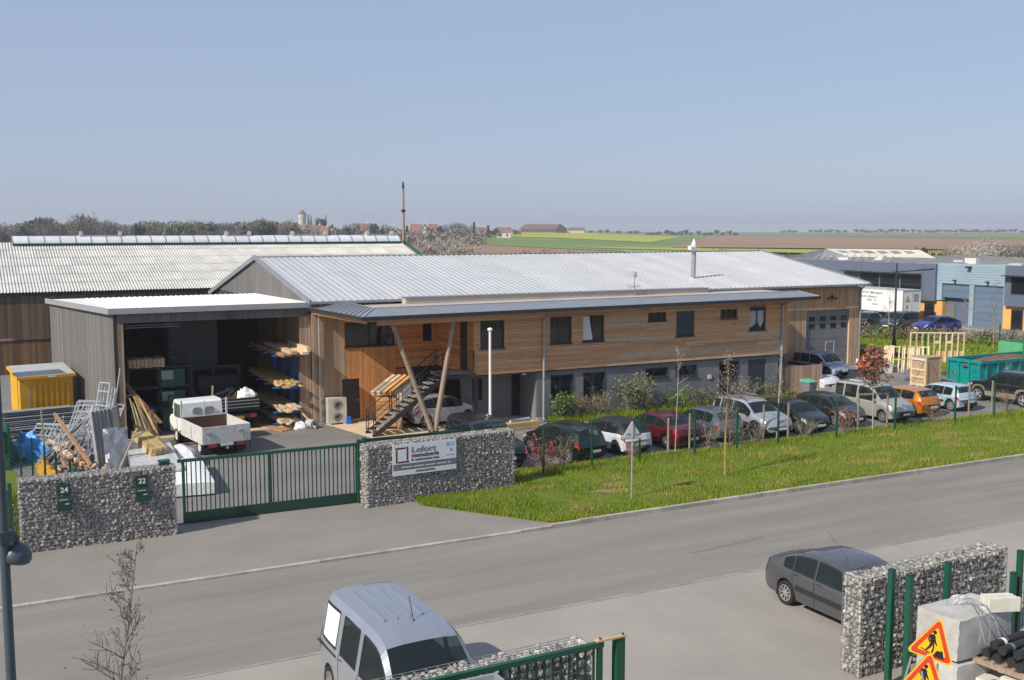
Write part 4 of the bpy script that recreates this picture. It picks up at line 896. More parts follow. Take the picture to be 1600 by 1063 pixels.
# air conditioner, wheelie bin and bin screen
ac = thing('heat_pump', 'cream twin fan heat pump unit beside the black workshop door', 'heat pump', (14.18,45.25,0))
MB().box(0,.86,0,.34,.08,1.22).build('casing', M['cream'], ac); MB().box(.05,.15,.0,.3,0,.08).box(.7,.8,.0,.3,0,.08).build('foot', M['cream'], ac)
for z in (.38, .92):
    f = MB().lathe([(0,-.012),(.23,-.012),(.25,0)],20,M=Matrix.Translation((.42,-.002,z)) @ Matrix.Rotation(PI/2,4,'X')).build('fan_grille', M['steel'], ac)
    mb = MB()
    for k in range(8): t = PI*k/8; mb.bar((.42-.22*math.cos(t),-.02,z-.22*math.sin(t)),(.42+.22*math.cos(t),-.02,z+.22*math.sin(t)),.012)
    mb.build('guard', M['steel'], f)
mb = MB()
for k in range(12): mb.box(-.006,0,.04,.3,.15+k*.088,.2+k*.088)
mb.build('fin', M['galv_d'], ac); MB().box(.86,.9,.05,.3,.2,1.0).build('side_cover', M['lid'], ac)
bc = thing('blue_crate', 'small blue plastic crate beside the heat pump', 'crate', (15.0,45.1,0)); MB().box(0,.2,0,.25,0,.34).build('crate', M['blue'], bc)
bf = thing('bin_screen', 'vertical timber board screen hiding the bins at the office end', 'screen', (0,0,0))
scp = MB().box(37.8,40.3,41.93,41.97,.2,1.5).build('rail', M['wood_d'], bf); planks(scp, 'x', 41.9, 37.75, 40.3, .04, 1.62, .12, 'wood_v')
rt = MB().box(40.27,40.3,41.95,44.5,.2,1.5).build('rail', M['wood_d'], bf)
wb = thing('wheelie_bin', 'dark grey wheelie bin with mint green lid by the timber screen', 'bin', (37.95,40.3,0), .1)
mb = MB(); mb.add([(.04,.04,.08),(.52,.04,.08),(.52,.52,.08),(.04,.52,.08),(0,0,1.0),(.58,0,1.0),(.58,.58,1.0),(0,.58,1.0)],[(0,3,2,1),(4,5,6,7),(0,1,5,4),(1,2,6,5),(2,3,7,6),(3,0,4,7)]).build('body', M['darkgrey'], wb)
mb = MB(); mb.add([(-.04,-.04,.98),(.62,-.04,.98),(.62,.62,.98),(-.04,.62,.98),(-.03,-.03,1.02),(.6,-.03,1.0),(.6,.6,1.1),(-.03,.6,1.1)],[(0,3,2,1),(4,5,6,7),(0,1,5,4),(1,2,6,5),(2,3,7,6),(3,0,4,7)]).build('lid', mat('mint_lid',(.12,.42,.30),.5,var=.08), wb)
for x in (.02,.5): MB().lathe([(0,-.03),(.1,-.03),(.1,.03),(0,.03)],12,M=Matrix.Translation((x+.04,.5,.1)) @ Matrix.Rotation(PI/2,4,'Y')).build('wheel', M['black'], wb)
# ------------------------------------------------------------------ cars
def smf(xs, ys):
    xs = np.array(xs); ys = np.array(ys); o = np.argsort(xs); xs, ys = xs[o], ys[o]
    def f(x, k=.035): return float(np.mean([np.interp(x+d, xs, ys) for d in (-k*1.5,-k*.5,k*.5,k*1.5)]))
    return f
TYPES = {
 'hatch': dict(L=4.0,W=1.70,H=1.45,top=[(-2.0,.60),(-1.97,.80),(-1.90,.95),(-1.66,1.26),(-1.42,1.385),(-1.0,1.44),(-.2,1.45),(.25,1.42),(.5,1.34),(1.12,.99),(1.3,.93),(1.75,.81),(1.93,.70),(2.0,.52)],
   belt=[(-2.0,.58),(-1.95,.86),(-1.6,.93),(0,.90),(1.12,.88),(1.4,.86),(1.75,.765),(1.93,.66),(2.0,.50)],ws=(.46,1.10),rw=(-1.80,-1.45),win=[(-1.38,-.76),(-.69,.10),(.16,.92)],xf=1.22,xr=-1.27,wr=.305,sill=.21),
 'hatch3': dict(L=3.95,W=1.70,H=1.45,top=[(-1.97,.60),(-1.95,.80),(-1.86,.97),(-1.66,1.22),(-1.36,1.385),(-1.0,1.44),(-.3,1.45),(.2,1.42),(.45,1.34),(1.1,.99),(1.28,.93),(1.72,.81),(1.9,.70),(1.97,.52)],
   belt=[(-1.97,.58),(-1.92,.88),(-1.5,.96),(0,.90),(1.1,.88),(1.4,.86),(1.72,.765),(1.9,.66),(1.97,.50)],ws=(.42,1.08),rw=(-1.76,-1.40),win=[(-1.35,-.50),(-.42,.90)],xf=1.2,xr=-1.26,wr=.31,sill=.21),
 'sedan': dict(L=4.47,W=1.77,H=1.45,top=[(-2.235,.58),(-2.21,.84),(-2.15,.98),(-1.75,1.03),(-1.60,1.06),(-1.0,1.37),(-.6,1.44),(0,1.45),(.3,1.42),(.55,1.34),(1.2,.98),(1.35,.93),(1.9,.82),(2.14,.70),(2.235,.52)],
   belt=[(-2.235,.56),(-2.2,.82),(-2.1,.95),(-1.5,.95),(0,.91),(1.2,.88),(1.5,.86),(1.9,.78),(2.14,.66),(2.235,.50)],ws=(.5,1.17),rw=(-1.58,-.98),win=[(-1.28,-.62),(-.55,.18),(.25,1.0)],xf=1.30,xr=-1.33,wr=.315,sill=.21),
 'liftback': dict(L=4.25,W=1.69,H=1.40,top=[(-2.12,.60),(-2.10,.84),(-2.06,.97),(-1.86,1.0),(-1.72,1.04),(-.98,1.33),(-.55,1.395),(0,1.40),(.3,1.37),(.52,1.30),(1.12,.96),(1.25,.91),(1.8,.80),(2.06,.70),(2.12,.52)],
   belt=[(-2.12,.58),(-2.09,.82),(-2.02,.93),(-1.5,.92),(0,.88),(1.1,.86),(1.4,.84),(1.8,.77),(2.05,.66),(2.12,.50)],ws=(.48,1.10),rw=(-1.72,-.96),win=[(-1.36,-1.06),(-1.0,-.36),(-.28,.92)],xf=1.25,xr=-1.29,wr=.29,sill=.20),
 'mpv': dict(L=4.2,W=1.82,H=1.80,top=[(-2.1,.5),(-2.09,1.0),(-2.05,1.58),(-1.9,1.75),(-1,1.80),(0,1.80),(.35,1.74),(.6,1.62),(1.15,1.13),(1.3,1.06),(1.8,.93),(2.02,.78),(2.1,.55)],
   belt=[(-2.1,.5),(-2.085,1.0),(-1.9,1.04),(0,1.03),(1.1,1.0),(1.3,.99),(1.8,.88),(2.02,.73),(2.1,.52)],ws=(.52,1.15),rw=(-2.083,-2.04),win=[(-1.86,-1.30),(-1.15,-.40),(-.25,.88)],xf=1.32,xr=-1.36,wr=.31,sill=.22),
 'suv': dict(L=4.31,W=1.82,H=1.66,top=[(-2.15,.62),(-2.13,.95),(-2.05,1.16),(-1.85,1.46),(-1.65,1.58),(-1.0,1.65),(-.2,1.66),(.2,1.62),(.45,1.53),(1.05,1.14),(1.2,1.08),(1.75,.99),(2.03,.86),(2.15,.60)],
   belt=[(-2.15,.60),(-2.11,1.0),(-1.8,1.10),(0,1.06),(1.05,1.02),(1.25,1.01),(1.75,.93),(2.03,.80),(2.15,.58)],ws=(.42,1.05),rw=(-2.0,-1.72),win=[(-1.78,-1.35),(-1.22,-.45),(-.36,.85)],xf=1.34,xr=-1.33,wr=.345,sill=.30),
 'offroad': dict(L=4.7,W=1.90,H=1.82,top=[(-2.35,.7),(-2.33,1.1),(-2.29,1.62),(-2.15,1.77),(-1.2,1.82),(-.2,1.82),(.2,1.79),(.42,1.70),(.85,1.28),(.98,1.20),(1.9,1.11),(2.25,.98),(2.35,.70)],
   belt=[(-2.35,.68),(-2.32,1.08),(-2.1,1.14),(0,1.12),(.9,1.10),(1.1,1.09),(1.9,1.03),(2.25,.92),(2.35,.68)],ws=(.36,.85),rw=(-2.325,-2.275),win=[(-2.12,-1.38),(-1.26,-.50),(-.40,.62)],xf=1.42,xr=-1.38,wr=.39,sill=.36),
 'van': dict(L=4.44,W=1.82,H=1.94,top=[(-2.22,.5),(-2.21,1.2),(-2.15,1.74),(-2.0,1.90),(-.8,1.94),(.45,1.92),(.78,1.87),(.98,1.78),(1.66,1.18),(1.78,1.12),(2.05,.96),(2.17,.76),(2.22,.52)],
   belt=[(-2.22,.5),(-2.2,1.05),(-2.0,1.10),(0,1.08),(1.3,1.04),(1.55,1.03),(2.0,.89),(2.17,.7),(2.22,.5)],ws=(.95,1.67),rw=(-2.205,-2.14),win=[(-1.86,-1.05),(-.80,-.02),(.18,1.30)],xf=1.42,xr=-1.44,wr=.31,sill=.24),
}
WH = {}
def wheel_meshes(wr, style):
    k = (round(wr,3), style)
    if k in WH: return WH[k]
    Rx = Matrix.Rotation(-PI/2,4,'X')           # lathe z -> +y (outer side)
    t = MB().lathe([(.60*wr,-.09),(.9*wr,-.1),(wr,-.07),(wr,.065),(.93*wr,.095),(.80*wr,.1),(.66*wr,.085)],24,0,Rx).lathe([(0,.02),(.66*wr,.02)],24,1,Rx).mesh('wheel', [M['black'], M['interior']], smooth=40)
    ri = MB().lathe([(.67*wr,.03),(.67*wr,.086),(.60*wr,.09),(.57*wr,.05)],24,0,Rx).lathe([(0,.088),(.12*wr,.086),(.14*wr,.05)],12,0,Rx)
    n = {'five':5,'seven':7,'cap':9}[style if style in ('five','seven','cap') else 'five']
    for q in range(n):
        a = 2*PI*q/n; w = .2*wr if n == 5 else .13*wr
        ri.add([(x*math.cos(a)-z*math.sin(a), y, x*math.sin(a)+z*math.cos(a)) for x, y, z in [(.08*wr,.05,-w/2),(.6*wr,.045,-w*.35),(.6*wr,.075,-w*.35),(.08*wr,.082,-w/2),(.08*wr,.05,w/2),(.6*wr,.045,w*.35),(.6*wr,.075,w*.35),(.08*wr,.082,w/2)]],
            [(0,1,2,3),(7,6,5,4),(3,2,6,7),(0,4,5,1),(1,5,6,2)])
    WH[k] = (t, ri.mesh('rim', M['alloy'])); return WH[k]
def car(label, cat, typ, pm, loc, heading, group=None, L=None, H=None, roofm=None, style='five', rim='alloy', lights=True, name='parked_car', trim=False, detail=False, plate=True, rails=False, wbias=0, glassm='carglass', dz=0, whitewin=None, lower=None, tall_tail=False):
    P = TYPES[typ]; fx = (L or P['L'])/P['L']; fz = (H or P['H'])/P['H']; W = P['W']; hw = W/2; hl = P['L']*fx/2
    top_ = smf([x*fx for x,_ in P['top']],[z*fz for _,z in P['top']]); bel_ = smf([x*fx for x,_ in P['belt']],[z*fz for _,z in P['belt']])
    wr = P['wr']; ra = wr*1.17; xf, xr = P['xf']*fx, P['xr']*fx; sill = P['sill']
    ws = tuple(v*fx for v in P['ws']); rw = tuple(v*fx for v in P['rw']); wins = [(a*fx, b*fx) for a, b in P['win']]
    boxy = typ in ('van','mpv','offroad')
    def zb(x):
        z = sill+.10*max(0,(abs(x)/hl-.90)/.10)**2
        for xw in (xf, xr):
            d = abs(x-xw)
            if d < ra: z = max(z, wr+math.sqrt(ra*ra-d*d))
        return z
    def rows(x):
        t = abs(x)/hl; w = hw*(1-.13*max(0,(t-.62)/.38)**2.4); tp = top_(x); b = min(bel_(x), tp-.004); z0 = zb(x); g = tp-b
        zm = max(z0+.05, z0+(b-z0)*.52); tum = (.17 if boxy else .26 if typ == 'liftback' else .33)
        z5 = b+.84*g; y5 = w*.965-tum*.84*g-.012; y6 = y5-.075-.03*min(1,g/.4)
        R = [(.80*w,z0),(.965*w,z0+.025),(w,zm),(.992*w,max(zm+.02,b-.07)),(.965*w,b),(y5,z5),(y6,b+.975*g),(.55*y6,tp+.012),(0,tp+.02)]
        out = []
        for y, z in R:
            k = max(0,(t-.30)/.70)**1.6; out.append(Vector((x-math.copysign(1,x)*.22*k*(y/hw)**2*(.45 if (boxy and x < 0) or typ == 'liftback' else 1), y, z)))
        return out
    xs = set(np.round(np.arange(-hl+.1, hl-.09, .14),3).tolist())
    for s in (1,-1): xs |= {round(s*hl*q,4) for q in (1,.9985,.992,.98,.965,.945)}
    for xw in (xf, xr): xs |= {round(xw+ra*math.cos(PI*k/12),4) for k in range(13)}
    for a, b in wins+[ws, rw]: xs |= {round(a,4), round(b,4)}
    for a, b in (ws, rw): xs |= {round(a+(b-a)*k/5,4) for k in range(6)}
    xs = sorted(xs); ys = [xs[0]]
    keyx = {round(v,4) for p in wins+[ws,rw] for v in p}
    for x in xs[1:]:
        if x-ys[-1] < .012 and abs(x) < hl*.94:
            if x in keyx: ys[-1] = x
            continue
        ys.append(x)
    xs = ys; G = [rows(x) for x in xs]; NJ = 9
    o = thing(name, label, cat, loc, heading, group); o.scale = (1,1,1) if detail else (.905,.905,.905)
    body, roof, und, low = MB(), MB(), MB(), MB(); gl = {}
    def face(mb, q, side):
        vs = [(v.x, v.y*side, v.z) for v in q]; mb.add(vs, [(0,1,2,3) if side > 0 else (3,2,1,0)])
    for i in range(len(xs)-1):
        xm = (xs[i]+xs[i+1])/2; gg = top_(xm)-bel_(xm)
        for j in range(NJ-1):
            q = [G[i][j], G[i+1][j], G[i+1][j+1], G[i][j+1]]; q = [q[0],q[1],q[2],q[3]]
            for s in (1,-1):
                key = None
                if j in (6,7) and ws[0] < xm < ws[1]: key = ('windscreen',0)
                elif j in (6,7) and rw[0] < xm < rw[1]: key = ('rear_window',0)
                elif j == 4 and gg > .10:
                    for k, (a, b) in enumerate(wins):
                        if a < xm < b: key = ('side_window', (k, s))
                if key: face(gl.setdefault(key, MB()), q, -s)
                elif roofm and j >= 4 and gg > .08: face(roof, q, -s)
                elif lower and j < 2: face(low, q, -s)
                else: face(body, q, -s)
        und.add([(G[i][0].x,G[i][0].y,G[i][0].z),(G[i+1][0].x,G[i+1][0].y,G[i+1][0].z),(G[i+1][0].x,-G[i+1][0].y,G[i+1][0].z),(G[i][0].x,-G[i][0].y,G[i][0].z)],[(0,1,2,3)])
    for g_, fl in ((G[0],0),(G[-1],1)):
        for j in range(NJ-1):
            vs = [tuple(g_[j]), tuple(g_[j+1]), (g_[j+1].x,-g_[j+1].y,g_[j+1].z), (g_[j].x,-g_[j].y,g_[j].z)]; (body).add(vs, [(0,1,2,3) if not fl else (3,2,1,0)])
    body.build('body', pm, o, smooth=28 if detail else 36)
    if roof.v: roof.build('roof', roofm, o, smooth=38)
    if low.v: low.build('lower_body', lower, o, smooth=38)
    und.build('underbody', M['interior'], o)
    for (nm, k), mb in gl.items():
        m = M[glassm]
        if whitewin is not None and nm == 'side_window' and k[0] == whitewin: m = M['white']
        mb.build(nm, m, o, smooth=60)
    inn = MB(); zi = min(bel_(0), bel_(-.5))-.10; inn.box(xr-.35, ws[0]+.45, -hw*.80, hw*.80, sill+.3, zi-.12)
    for xx in (ws[0]-.62, ws[0]-1.48):
        for s in (1,-1): inn.box(xx-.1, xx+.1, s*hw*.42-.22, s*hw*.42+.22, zi-.12, zi+.20); inn.box(xx-.08, xx+.02, s*hw*.42-.12, s*hw*.42+.12, zi+.22, zi+.42)
    inn.box(ws[0]+.1, ws[1]-.12, -hw*.78, hw*.78, zi-.2, zi+.03); inn.lathe([(.17,-.015),(.19,0),(.17,.015),(.155,0),(.17,-.015)],14,0,Matrix.Translation((ws[0]+.02,hw*.42,zi+.06)) @ Matrix.Rotation(1.1,4,'Y'))
    inn.build('interior', M['plastic'], o)
    def S(x, v, side, off=.01):
        R = rows(x); j = min(int(v), NJ-2); p = R[j].lerp(R[j+1], v-j)
        R2 = rows(x+(.02 if x < 0 else -.02)); p2 = R2[j].lerp(R2[j+1], v-j); tv = R[j+1]-R[j]; tx = (p2-p)*(1 if x < 0 else -1)
        n = tx.cross(tv); n = n.normalized() if n.length > 1e-9 else Vector((0,1,0))
        c = Vector((p.x*.9, 0, .7)); n = n if n.dot(p-c) > 0 else -n
        p = p+n*off; return Vector((p.x, p.y*side, p.z))
    def patch(mb, x0, x1, v0, v1, side, off=.012, nx=5, nv=4):
        b = len(mb.v)
        for i in range(nx+1):
            for j in range(nv+1): mb.v.append(tuple(S(x0+(x1-x0)*i/nx, v0+(v1-v0)*j/nv, side, off)))
        for i in range(nx):
            for j in range(nv): k = b+i*(nv+1)+j; q = (k,k+nv+1,k+nv+2,k+1); mb.f.append(q if (side > 0) != (x1 > x0) else q[::-1]); mb.m.append(0)
    t, ri = wheel_meshes(wr, style)
    for xw in (xf, xr):
        for s in (1,-1):
            w = inst('wheel', t, o, (xw, s*(hw*.955-.09), wr), (1,1,1), (0,0,0 if s > 0 else PI)); r_ = inst('rim', ri, w, (0,0,0))
            r_.material_slots[0].link = 'OBJECT'; r_.material_slots[0].material = M[rim]
    for s in (1,-1):
        h = MB(); patch(h, hl*.985, hl*.80, 2.75, 3.85, s); h.build('headlight', M['clearlamp'], o, smooth=60)
        h = MB()
        if boxy or tall_tail: patch(h, -hl*.998, -hl*.955, 2.4, 4.3, s)
        elif detail: patch(h, -hl*.995, -hl*.955, 2.7, 3.6, s)
        else: patch(h, -hl*.99, -hl*.88, 2.6, 3.75, s)
        h.build('taillight', M['redlamp'], o, smooth=60)
        xm = ws[1]-.28*fx; R = rows(xm); mi = MB().lathe([(0,-.075),(.06,-.07),(.085,-.02),(.085,.03),(.06,.07),(0,.075)],10,M=Matrix.Translation((xm,s*(R[4].y+.10),R[4].z+.07)) @ Matrix.Rotation(PI/2,4,'X') @ Matrix.Scale(.8,4,(1,0,0))); mi.bar((xm,s*(R[4].y-.02),R[4].z+.02),(xm,s*(R[4].y+.1),R[4].z+.04),.05,.04)
        mi.build('mirror', M['plastic'] if trim else pm, o, smooth=50)
        hd_ = MB()
        for k, (a, b) in enumerate(wins[-2:]): patch(hd_, a+.03, a+.19, 3.05, 3.3, s, .03, 2, 1)
        hd_.build('door_handle', M['plastic'] if trim or detail else pm, o)
        se = MB(); sl_ = MB()
        for a, b in wins[-2:]:
            for xx in ((a-.035),)+(((b+.10),) if b > 0 else ()): patch(se, xx-(.009 if detail else .006), xx+(.009 if detail else .006), 1.15, 4.0, s, .004, 1, 8)
        for a, b in wins:
            patch(sl_, a-.018, a+.012, 4.0, 4.97, s, .006, 1, 4); patch(sl_, b-.012, b+.018, 4.0, 4.97, s, .006, 1, 4); patch(sl_, a, b, 3.95, 4.07, s, .006, 6, 1); patch(sl_, a, b, 4.93, 5.03, s, .006, 6, 1)
        se.build('door_seam', M['ink'], o); sl_.build('window_seal', M['ink'], o)
        if trim or lower:
            mo = MB(); patch(mo, xr+ra+.03, xf-ra-.03, 1.75, 2.15, s, .014, 10, 1); mo.build('side_moulding', M['plastic'], o)
    fz0 = bel_(hl)*.98; gr = MB(); gr.bx((hl-.005,0,sill+.22),(.04,W*.52,.13)); gr.bx((hl-.01,0,fz0-.02),(.05,W*.34,.06)); gr.build('grille', M['plastic'], o)
    rb_ = MB(); rb_.bx((-hl+.0,0,sill+.19),(.05,W*.62,.12)); rb_.build('bumper_insert', M['plastic'], o)
    if plate:
        MB().bx((hl+.02,0,sill+.24),(.015,.52,.11)).build('number_plate', M['plate'], o)
        MB().bx((-hl-(.03),0,sill+.34 if not boxy else sill+.45),(.015,.52,.11)).build('number_plate', M['plate'], o)
    if rails:
        for s in (1,-1):
            R = rows(-.2); y = R[6].y-.02; mb = MB(); mb.path([(-1.55*fx,s*y,top_(-1.55*fx)+.02),(-1.4*fx,s*y,top_(-.6)+.07),(.1,s*y,top_(-.4)+.08),(.35,s*y,top_(.3)+.03)],.022,6); mb.build('roof_rail', M['plastic'], o)
            MB().bar((-1.0,s*y,top_(-.6)+.085),(-.2,s*y,top_(-.4)+.09),.05,.03).build('rail_insert', M['white'] if rails == 'w' else M['galv'], o)
    wp = MB(); R = rows(ws[1])
    for s in (.5,-.25): wp.bar((ws[1]+.02,s*hw,top_(ws[1])+.03),(ws[1]-.28*fx,s*hw*.4,top_(ws[1]-.28*fx)+.035),.018,.012)
    wp.build('wiper', M['ink'], o)
    return o, rows, S, patch, top_
UP, DN = PI/2, -PI/2
car('dark navy off-road car parked just behind the signed gabion wall','car','offroad',paint('navy',(.014,.02,.032)),(17.15,35.35,0),DN,style='five',trim=True)
car('black green five-door hatchback with its red rear lamp towards the fence','car','hatch',paint('black_green',(.010,.016,.016)),(20.4,35.0,0),UP+.16,style='seven',L=4.2,H=1.50)
car('white hatchback with black roof parked between the black hatchback and red saloon','car','hatch3',paint('pearl',(.62,.64,.68),.1),(22.8,35.25,0),UP+.11,roofm=M['plastic'],rim='darkrim',style='five')
car('dark red saloon with silver wheels parked beside the black-roofed hatchback','car','sedan',paint('dark_red',(.105,.006,.011)),(25.25,35.35,0),UP+.08,style='five')
car('blue grey hatchback parked between the red saloon and silver off-roader','car','hatch',paint('blue_grey',(.085,.12,.165)),(27.75,35.55,0),UP+.05,L=3.8,H=1.42,trim=True,tall_tail=False)
car('silver compact off-roader with roof rails facing the verge','car','suv',paint('silver',(.38,.39,.415)),(29.95,35.3,0),DN+.04,rails=True,trim=True,style='five',rim='darkrim',lower=M['plastic'])
car('black hatchback facing the verge beside the silver off-roader','car','hatch',paint('black',(.010,.014,.015)),(32.2,35.2,0),DN+.05,L=3.8,H=1.42,style='cap')
car('dark olive grey hatchback parked left of the beige high-roof car','car','hatch',paint('olive_grey',(.022,.026,.024)),(34.75,35.6,0),DN+.06,L=3.85,style='seven')
car('pale beige high-roof car with roof bars facing the verge','car','mpv',paint('beige',(.42,.41,.37)),(37.5,35.6,0),DN+.06,rails='w',trim=False,style='cap')
car('orange three-door hatchback with its back to the verge','car','hatch3',paint('orange',(.56,.19,.012)),(39.8,35.9,0),UP+.05,L=3.85,H=1.42,style='five')
car('pale blue hatchback parked right of the orange car','car','hatch',paint('pale_blue',(.42,.52,.60),.15),(42.7,36.1,0),UP+.05,L=3.6,H=1.36,trim=True,style='cap',rim='galv_d')
car('muddy black off-road car at the right end of the parked row','car','offroad',paint('mud_black',(.014,.014,.015)),(46.8,35.4,0),UP+.06,trim=True,lower=mat('dried_mud',(.23,.19,.14),.9,var=.25,vs=5),rim='galv_d')
car('silver three-door hatchback parked under the canopy behind the V posts','car','hatch3',paint('silver2',(.48,.50,.54)),(18.9,43.6,0),.12,L=4.0,H=1.47)
car('silver blue minicar with sloping bonnet parked in front of the big garage door','car','mpv',paint('ice_blue',(.30,.36,.46)),(41.9,43.6,zg(41.9,43.6)-.02),DN+.15,L=3.43,H=1.42)
car('white car mostly hidden behind the timber bin screen','car','hatch',paint('white_car',(.66,.67,.68),.1),(40.75,43.2,.05),DN+.1,L=3.7)
car('silver blue delivery van with white rear side panel standing on the near forecourt','van','van',paint('van_blue',(.30,.325,.37),.4),(6.62,17.08,0),DN+.02,name='delivery_van',whitewin=0,style='cap',detail=True)
car('dark grey liftback saloon parked beside the large gabion wall','car','liftback',paint('graphite',(.10,.10,.105),.45),(17.55,17.1,0),DN+.0,style='cap',detail=True,trim=True,rim='alloy')
car('black hatchback nearest the white trailer behind the hedge','car','hatch',paint('far_black',(.012,.012,.014)),(64.4,62.3,.77),PI+.35,style='five')
car('dark blue grey people carrier between the black hatchback and bright blue saloon','car','mpv',paint('far_grey',(.035,.045,.065)),(66.0,60.3,.77),PI+.2,H=1.6)
car('bright blue saloon parked beyond the hedge','car','liftback',paint('bright_blue',(.012,.035,.28)),(67.0,57.5,.77),PI-.05,L=4.55)
car('black car half hidden behind the garage corner near the trailer','car','hatch',paint('far_black2',(.012,.013,.016)),(64.2,64.9,.77),PI+.4)
# extra fittings of the two nearest vehicles
vr = bpy.data.objects.get('delivery_van')
for y in (-.36,-.12,.12,.36): MB().box(-1.6,.15,y-.018,y+.018,1.93,1.968).build('roof_rib', vr.children[0].data.materials[0], vr)
MB().tube((.35,.1,1.9),(.05,.14,2.28),.008,6).lathe([(0,0),(.03,0),(.02,.05),(0,.05)],8,M=Matrix.Translation((.35,.1,1.9))).build('aerial', M['plastic'], vr)
for s in (1,-1): MB().box(-1.95,-.95,s*.905-.012,s*.905+.012,.98,1.02).build('sliding_rail', M['plastic'], vr)
lb_ = [o for o in C.objects if o.get('label','').startswith('dark grey liftback')][0]
MB().tube((.25,-.35,1.38),(-.35,-.42,1.95),.006,6).build('aerial', M['plastic'], lb_)
# ------------------------------------------------------------------ trucks
def wheelset(o, spots, r=.33, w=.2, rim='dirtywhite'):
    t = MB().lathe([(.6*r,-w/2),(r,-w/2),(r,w/2),(.6*r,w/2),(.5*r,w*.3),(0,w*.3)],18,0,Matrix.Rotation(PI/2,4,'Y')).mesh('wheel', M['black'], smooth=40)
    q = MB().lathe([(.58*r,w*.52),(.5*r,w*.42),(.2*r,w*.45),(0,w*.5)],16,0,Matrix.Rotation(PI/2,4,'Y')).mesh('rim', M[rim], smooth=40)
    for x, y in spots:
        a = inst('wheel', t, o, (x,y,r), (1,1,1), (0,0,0 if x > 0 else PI)); inst('rim', q, a, (0,0,0))
tk = thing('flatbed_truck', 'white flatbed truck with dropped sides parked in the yard', 'truck', (8.75,40.95,0), .13); tk.scale = (.95,.95,.92)
# local: rear tailgate at y=0, cab towards +y, width 2.0
TW = 1.0
MB().box(-TW,TW,0,2.75,.72,.80).build('bed_floor', M['board_brown'], tk)
for nm, b in (('tailgate',(-TW,TW,-.03,.02,.58,1.30)),('drop_side',(-TW-.02,-TW+.03,.03,2.7,.58,1.30)),('drop_side',(TW-.03,TW+.02,.03,2.7,.58,1.30))):
    p = MB().box(*b).build(nm, M['dirtywhite'], tk)
    if nm == 'tailgate':
        for x in (-.68,.66): MB().box(x-.015,x+.015,-.06,-.03,.72,1.1).bx((x-.12,-.05,1.06),(.16,.04,.05)).build('latch', M['galv_d'], p)
    else:
        s = -1 if b[0] < 0 else 1; MB().box(s*(TW+.035)-.02,s*(TW+.035)+.02,1.3,1.36,.68,1.13).build('side_post', M['dirtywhite'], p)
MB().box(-TW+.03,TW-.03,2.66,2.7,.8,1.3).build('headboard', M['board_brown'], tk)
for x in (-TW+.02,TW-.02): MB().box(x-.035,x+.035,2.66,2.73,.7,2.05).build('headboard_post', M['dirtywhite'], tk)
MB().box(-.02,.02,2.68,2.72,1.3,1.98).box(-TW,TW,2.67,2.73,1.28,1.34).build('headboard_bar', M['dirtywhite'], tk)
cab = MB(); cab.prism([(2.85,.55),(4.75,.45),(4.75,1.05),(4.45,1.25),(4.1,1.90),(3.9,1.97),(3.1,1.97),(2.95,1.88),(2.87,1.3)],-.86,.86,M=Matrix(((0,0,1,0),(1,0,0,0),(0,1,0,0),(0,0,0,1))))
cb = cab.build('cab', M['white'], tk)
for x in (-.27,.27):
    MB().prism([(x+.20*math.copysign(abs(math.cos(t))**.6,math.cos(t)), 1.55+.14*math.copysign(abs(math.sin(t))**.6,math.sin(t))) for t in [2*PI*k/16 for k in range(16)]],-2.915,-2.80,M=Matrix(((1,0,0,0),(0,0,-1,0),(0,1,0,0),(0,0,0,1)))).build('rear_window', M['galv_d'], cb)
for s in (-1,1): MB().box(s*.865-.01,s*.865+.01,3.2,4.05,1.2,1.8).build('side_window', M['carglass'], cb)
mb = MB()
for k in range(9): x = -.72+k*.18; mb.box(x-.03,x+.03,2.80,2.86,1.02,1.25)
mb.build('cab_rib', M['white'], cb)
for s in (-1,1): MB().bx((s*1.02,3.9,1.45),(.12,.06,.26)).build('mirror', M['plastic'], tk)
MB().box(-.4,-.3,0.2,3.0,.5,.66).box(.3,.4,.2,3.0,.5,.66).build('chassis', M['steel'], tk)
lb2 = MB().box(-.82,.82,-.02,.04,.40,.60).build('lamp_bar', M['steel'], tk)
for s in (-1,1): MB().box(s*.6-.15,s*.6+.15,-.05,-.02,.44,.56).build('tail_lamp', M['redlamp'], lb2)
MB().box(-.26,.26,-.045,-.02,.46,.57).build('number_plate', M['plate'], lb2); MB().tube((0,-.12,.34),(0,-.12,.44),.04,8).bar((0,-.12,.35),(0,.2,.38),.06,.05).build('tow_hitch', M['galv_d'], tk)
for s in (-1,1): MB().box(s*.98-.015,s*.98+.015,.02,.05,.2,.68).box(s*.72-.2,s*.72+.2,.34,.36,.12,.6).build('mudflap', M['plastic'], tk)
wheelset(tk, [(-.76,.85),(.76,.85),(-.76,3.85),(.76,3.85)])
bt = thing('tipper_truck', 'black tipper truck with heaped rubble parked inside the shed mouth', 'truck', (10.35,46.0,0), .05)
MB().box(-.92,.92,0,3.0,.85,.92).build('body_floor', M['anth'], bt)
for b in ((-.95,.95,-.04,.02,.92,1.42),(-.97,-.92,.02,3,.92,1.42),(.92,.97,.02,3,.92,1.42),(-.95,.95,2.95,3.0,.92,1.6)): MB().box(*b).build('body_side', M['plastic'], bt)
for z in (1.0,1.14,1.28): MB().box(-.93,.93,-.07,-.04,z,z+.04).build('side_rib', M['galv_d'], bt)
MB().box(-.8,.8,-.0,.05,.52,.72).build('lamp_bar', M['steel'], bt)
for s in (-1,1): MB().box(s*.68-.12,s*.68+.12,-.04,.0,.54,.68).build('tail_lamp', M['redlamp'], bt)
MB().box(-.26,.26,-.03,0,.5,.62).build('number_plate', mat('amber_plate',(.5,.3,.05),.5), bt); MB().box(-.4,-.3,.1,5,.5,.7).box(.3,.4,.1,5,.5,.7).build('chassis', M['steel'], bt)
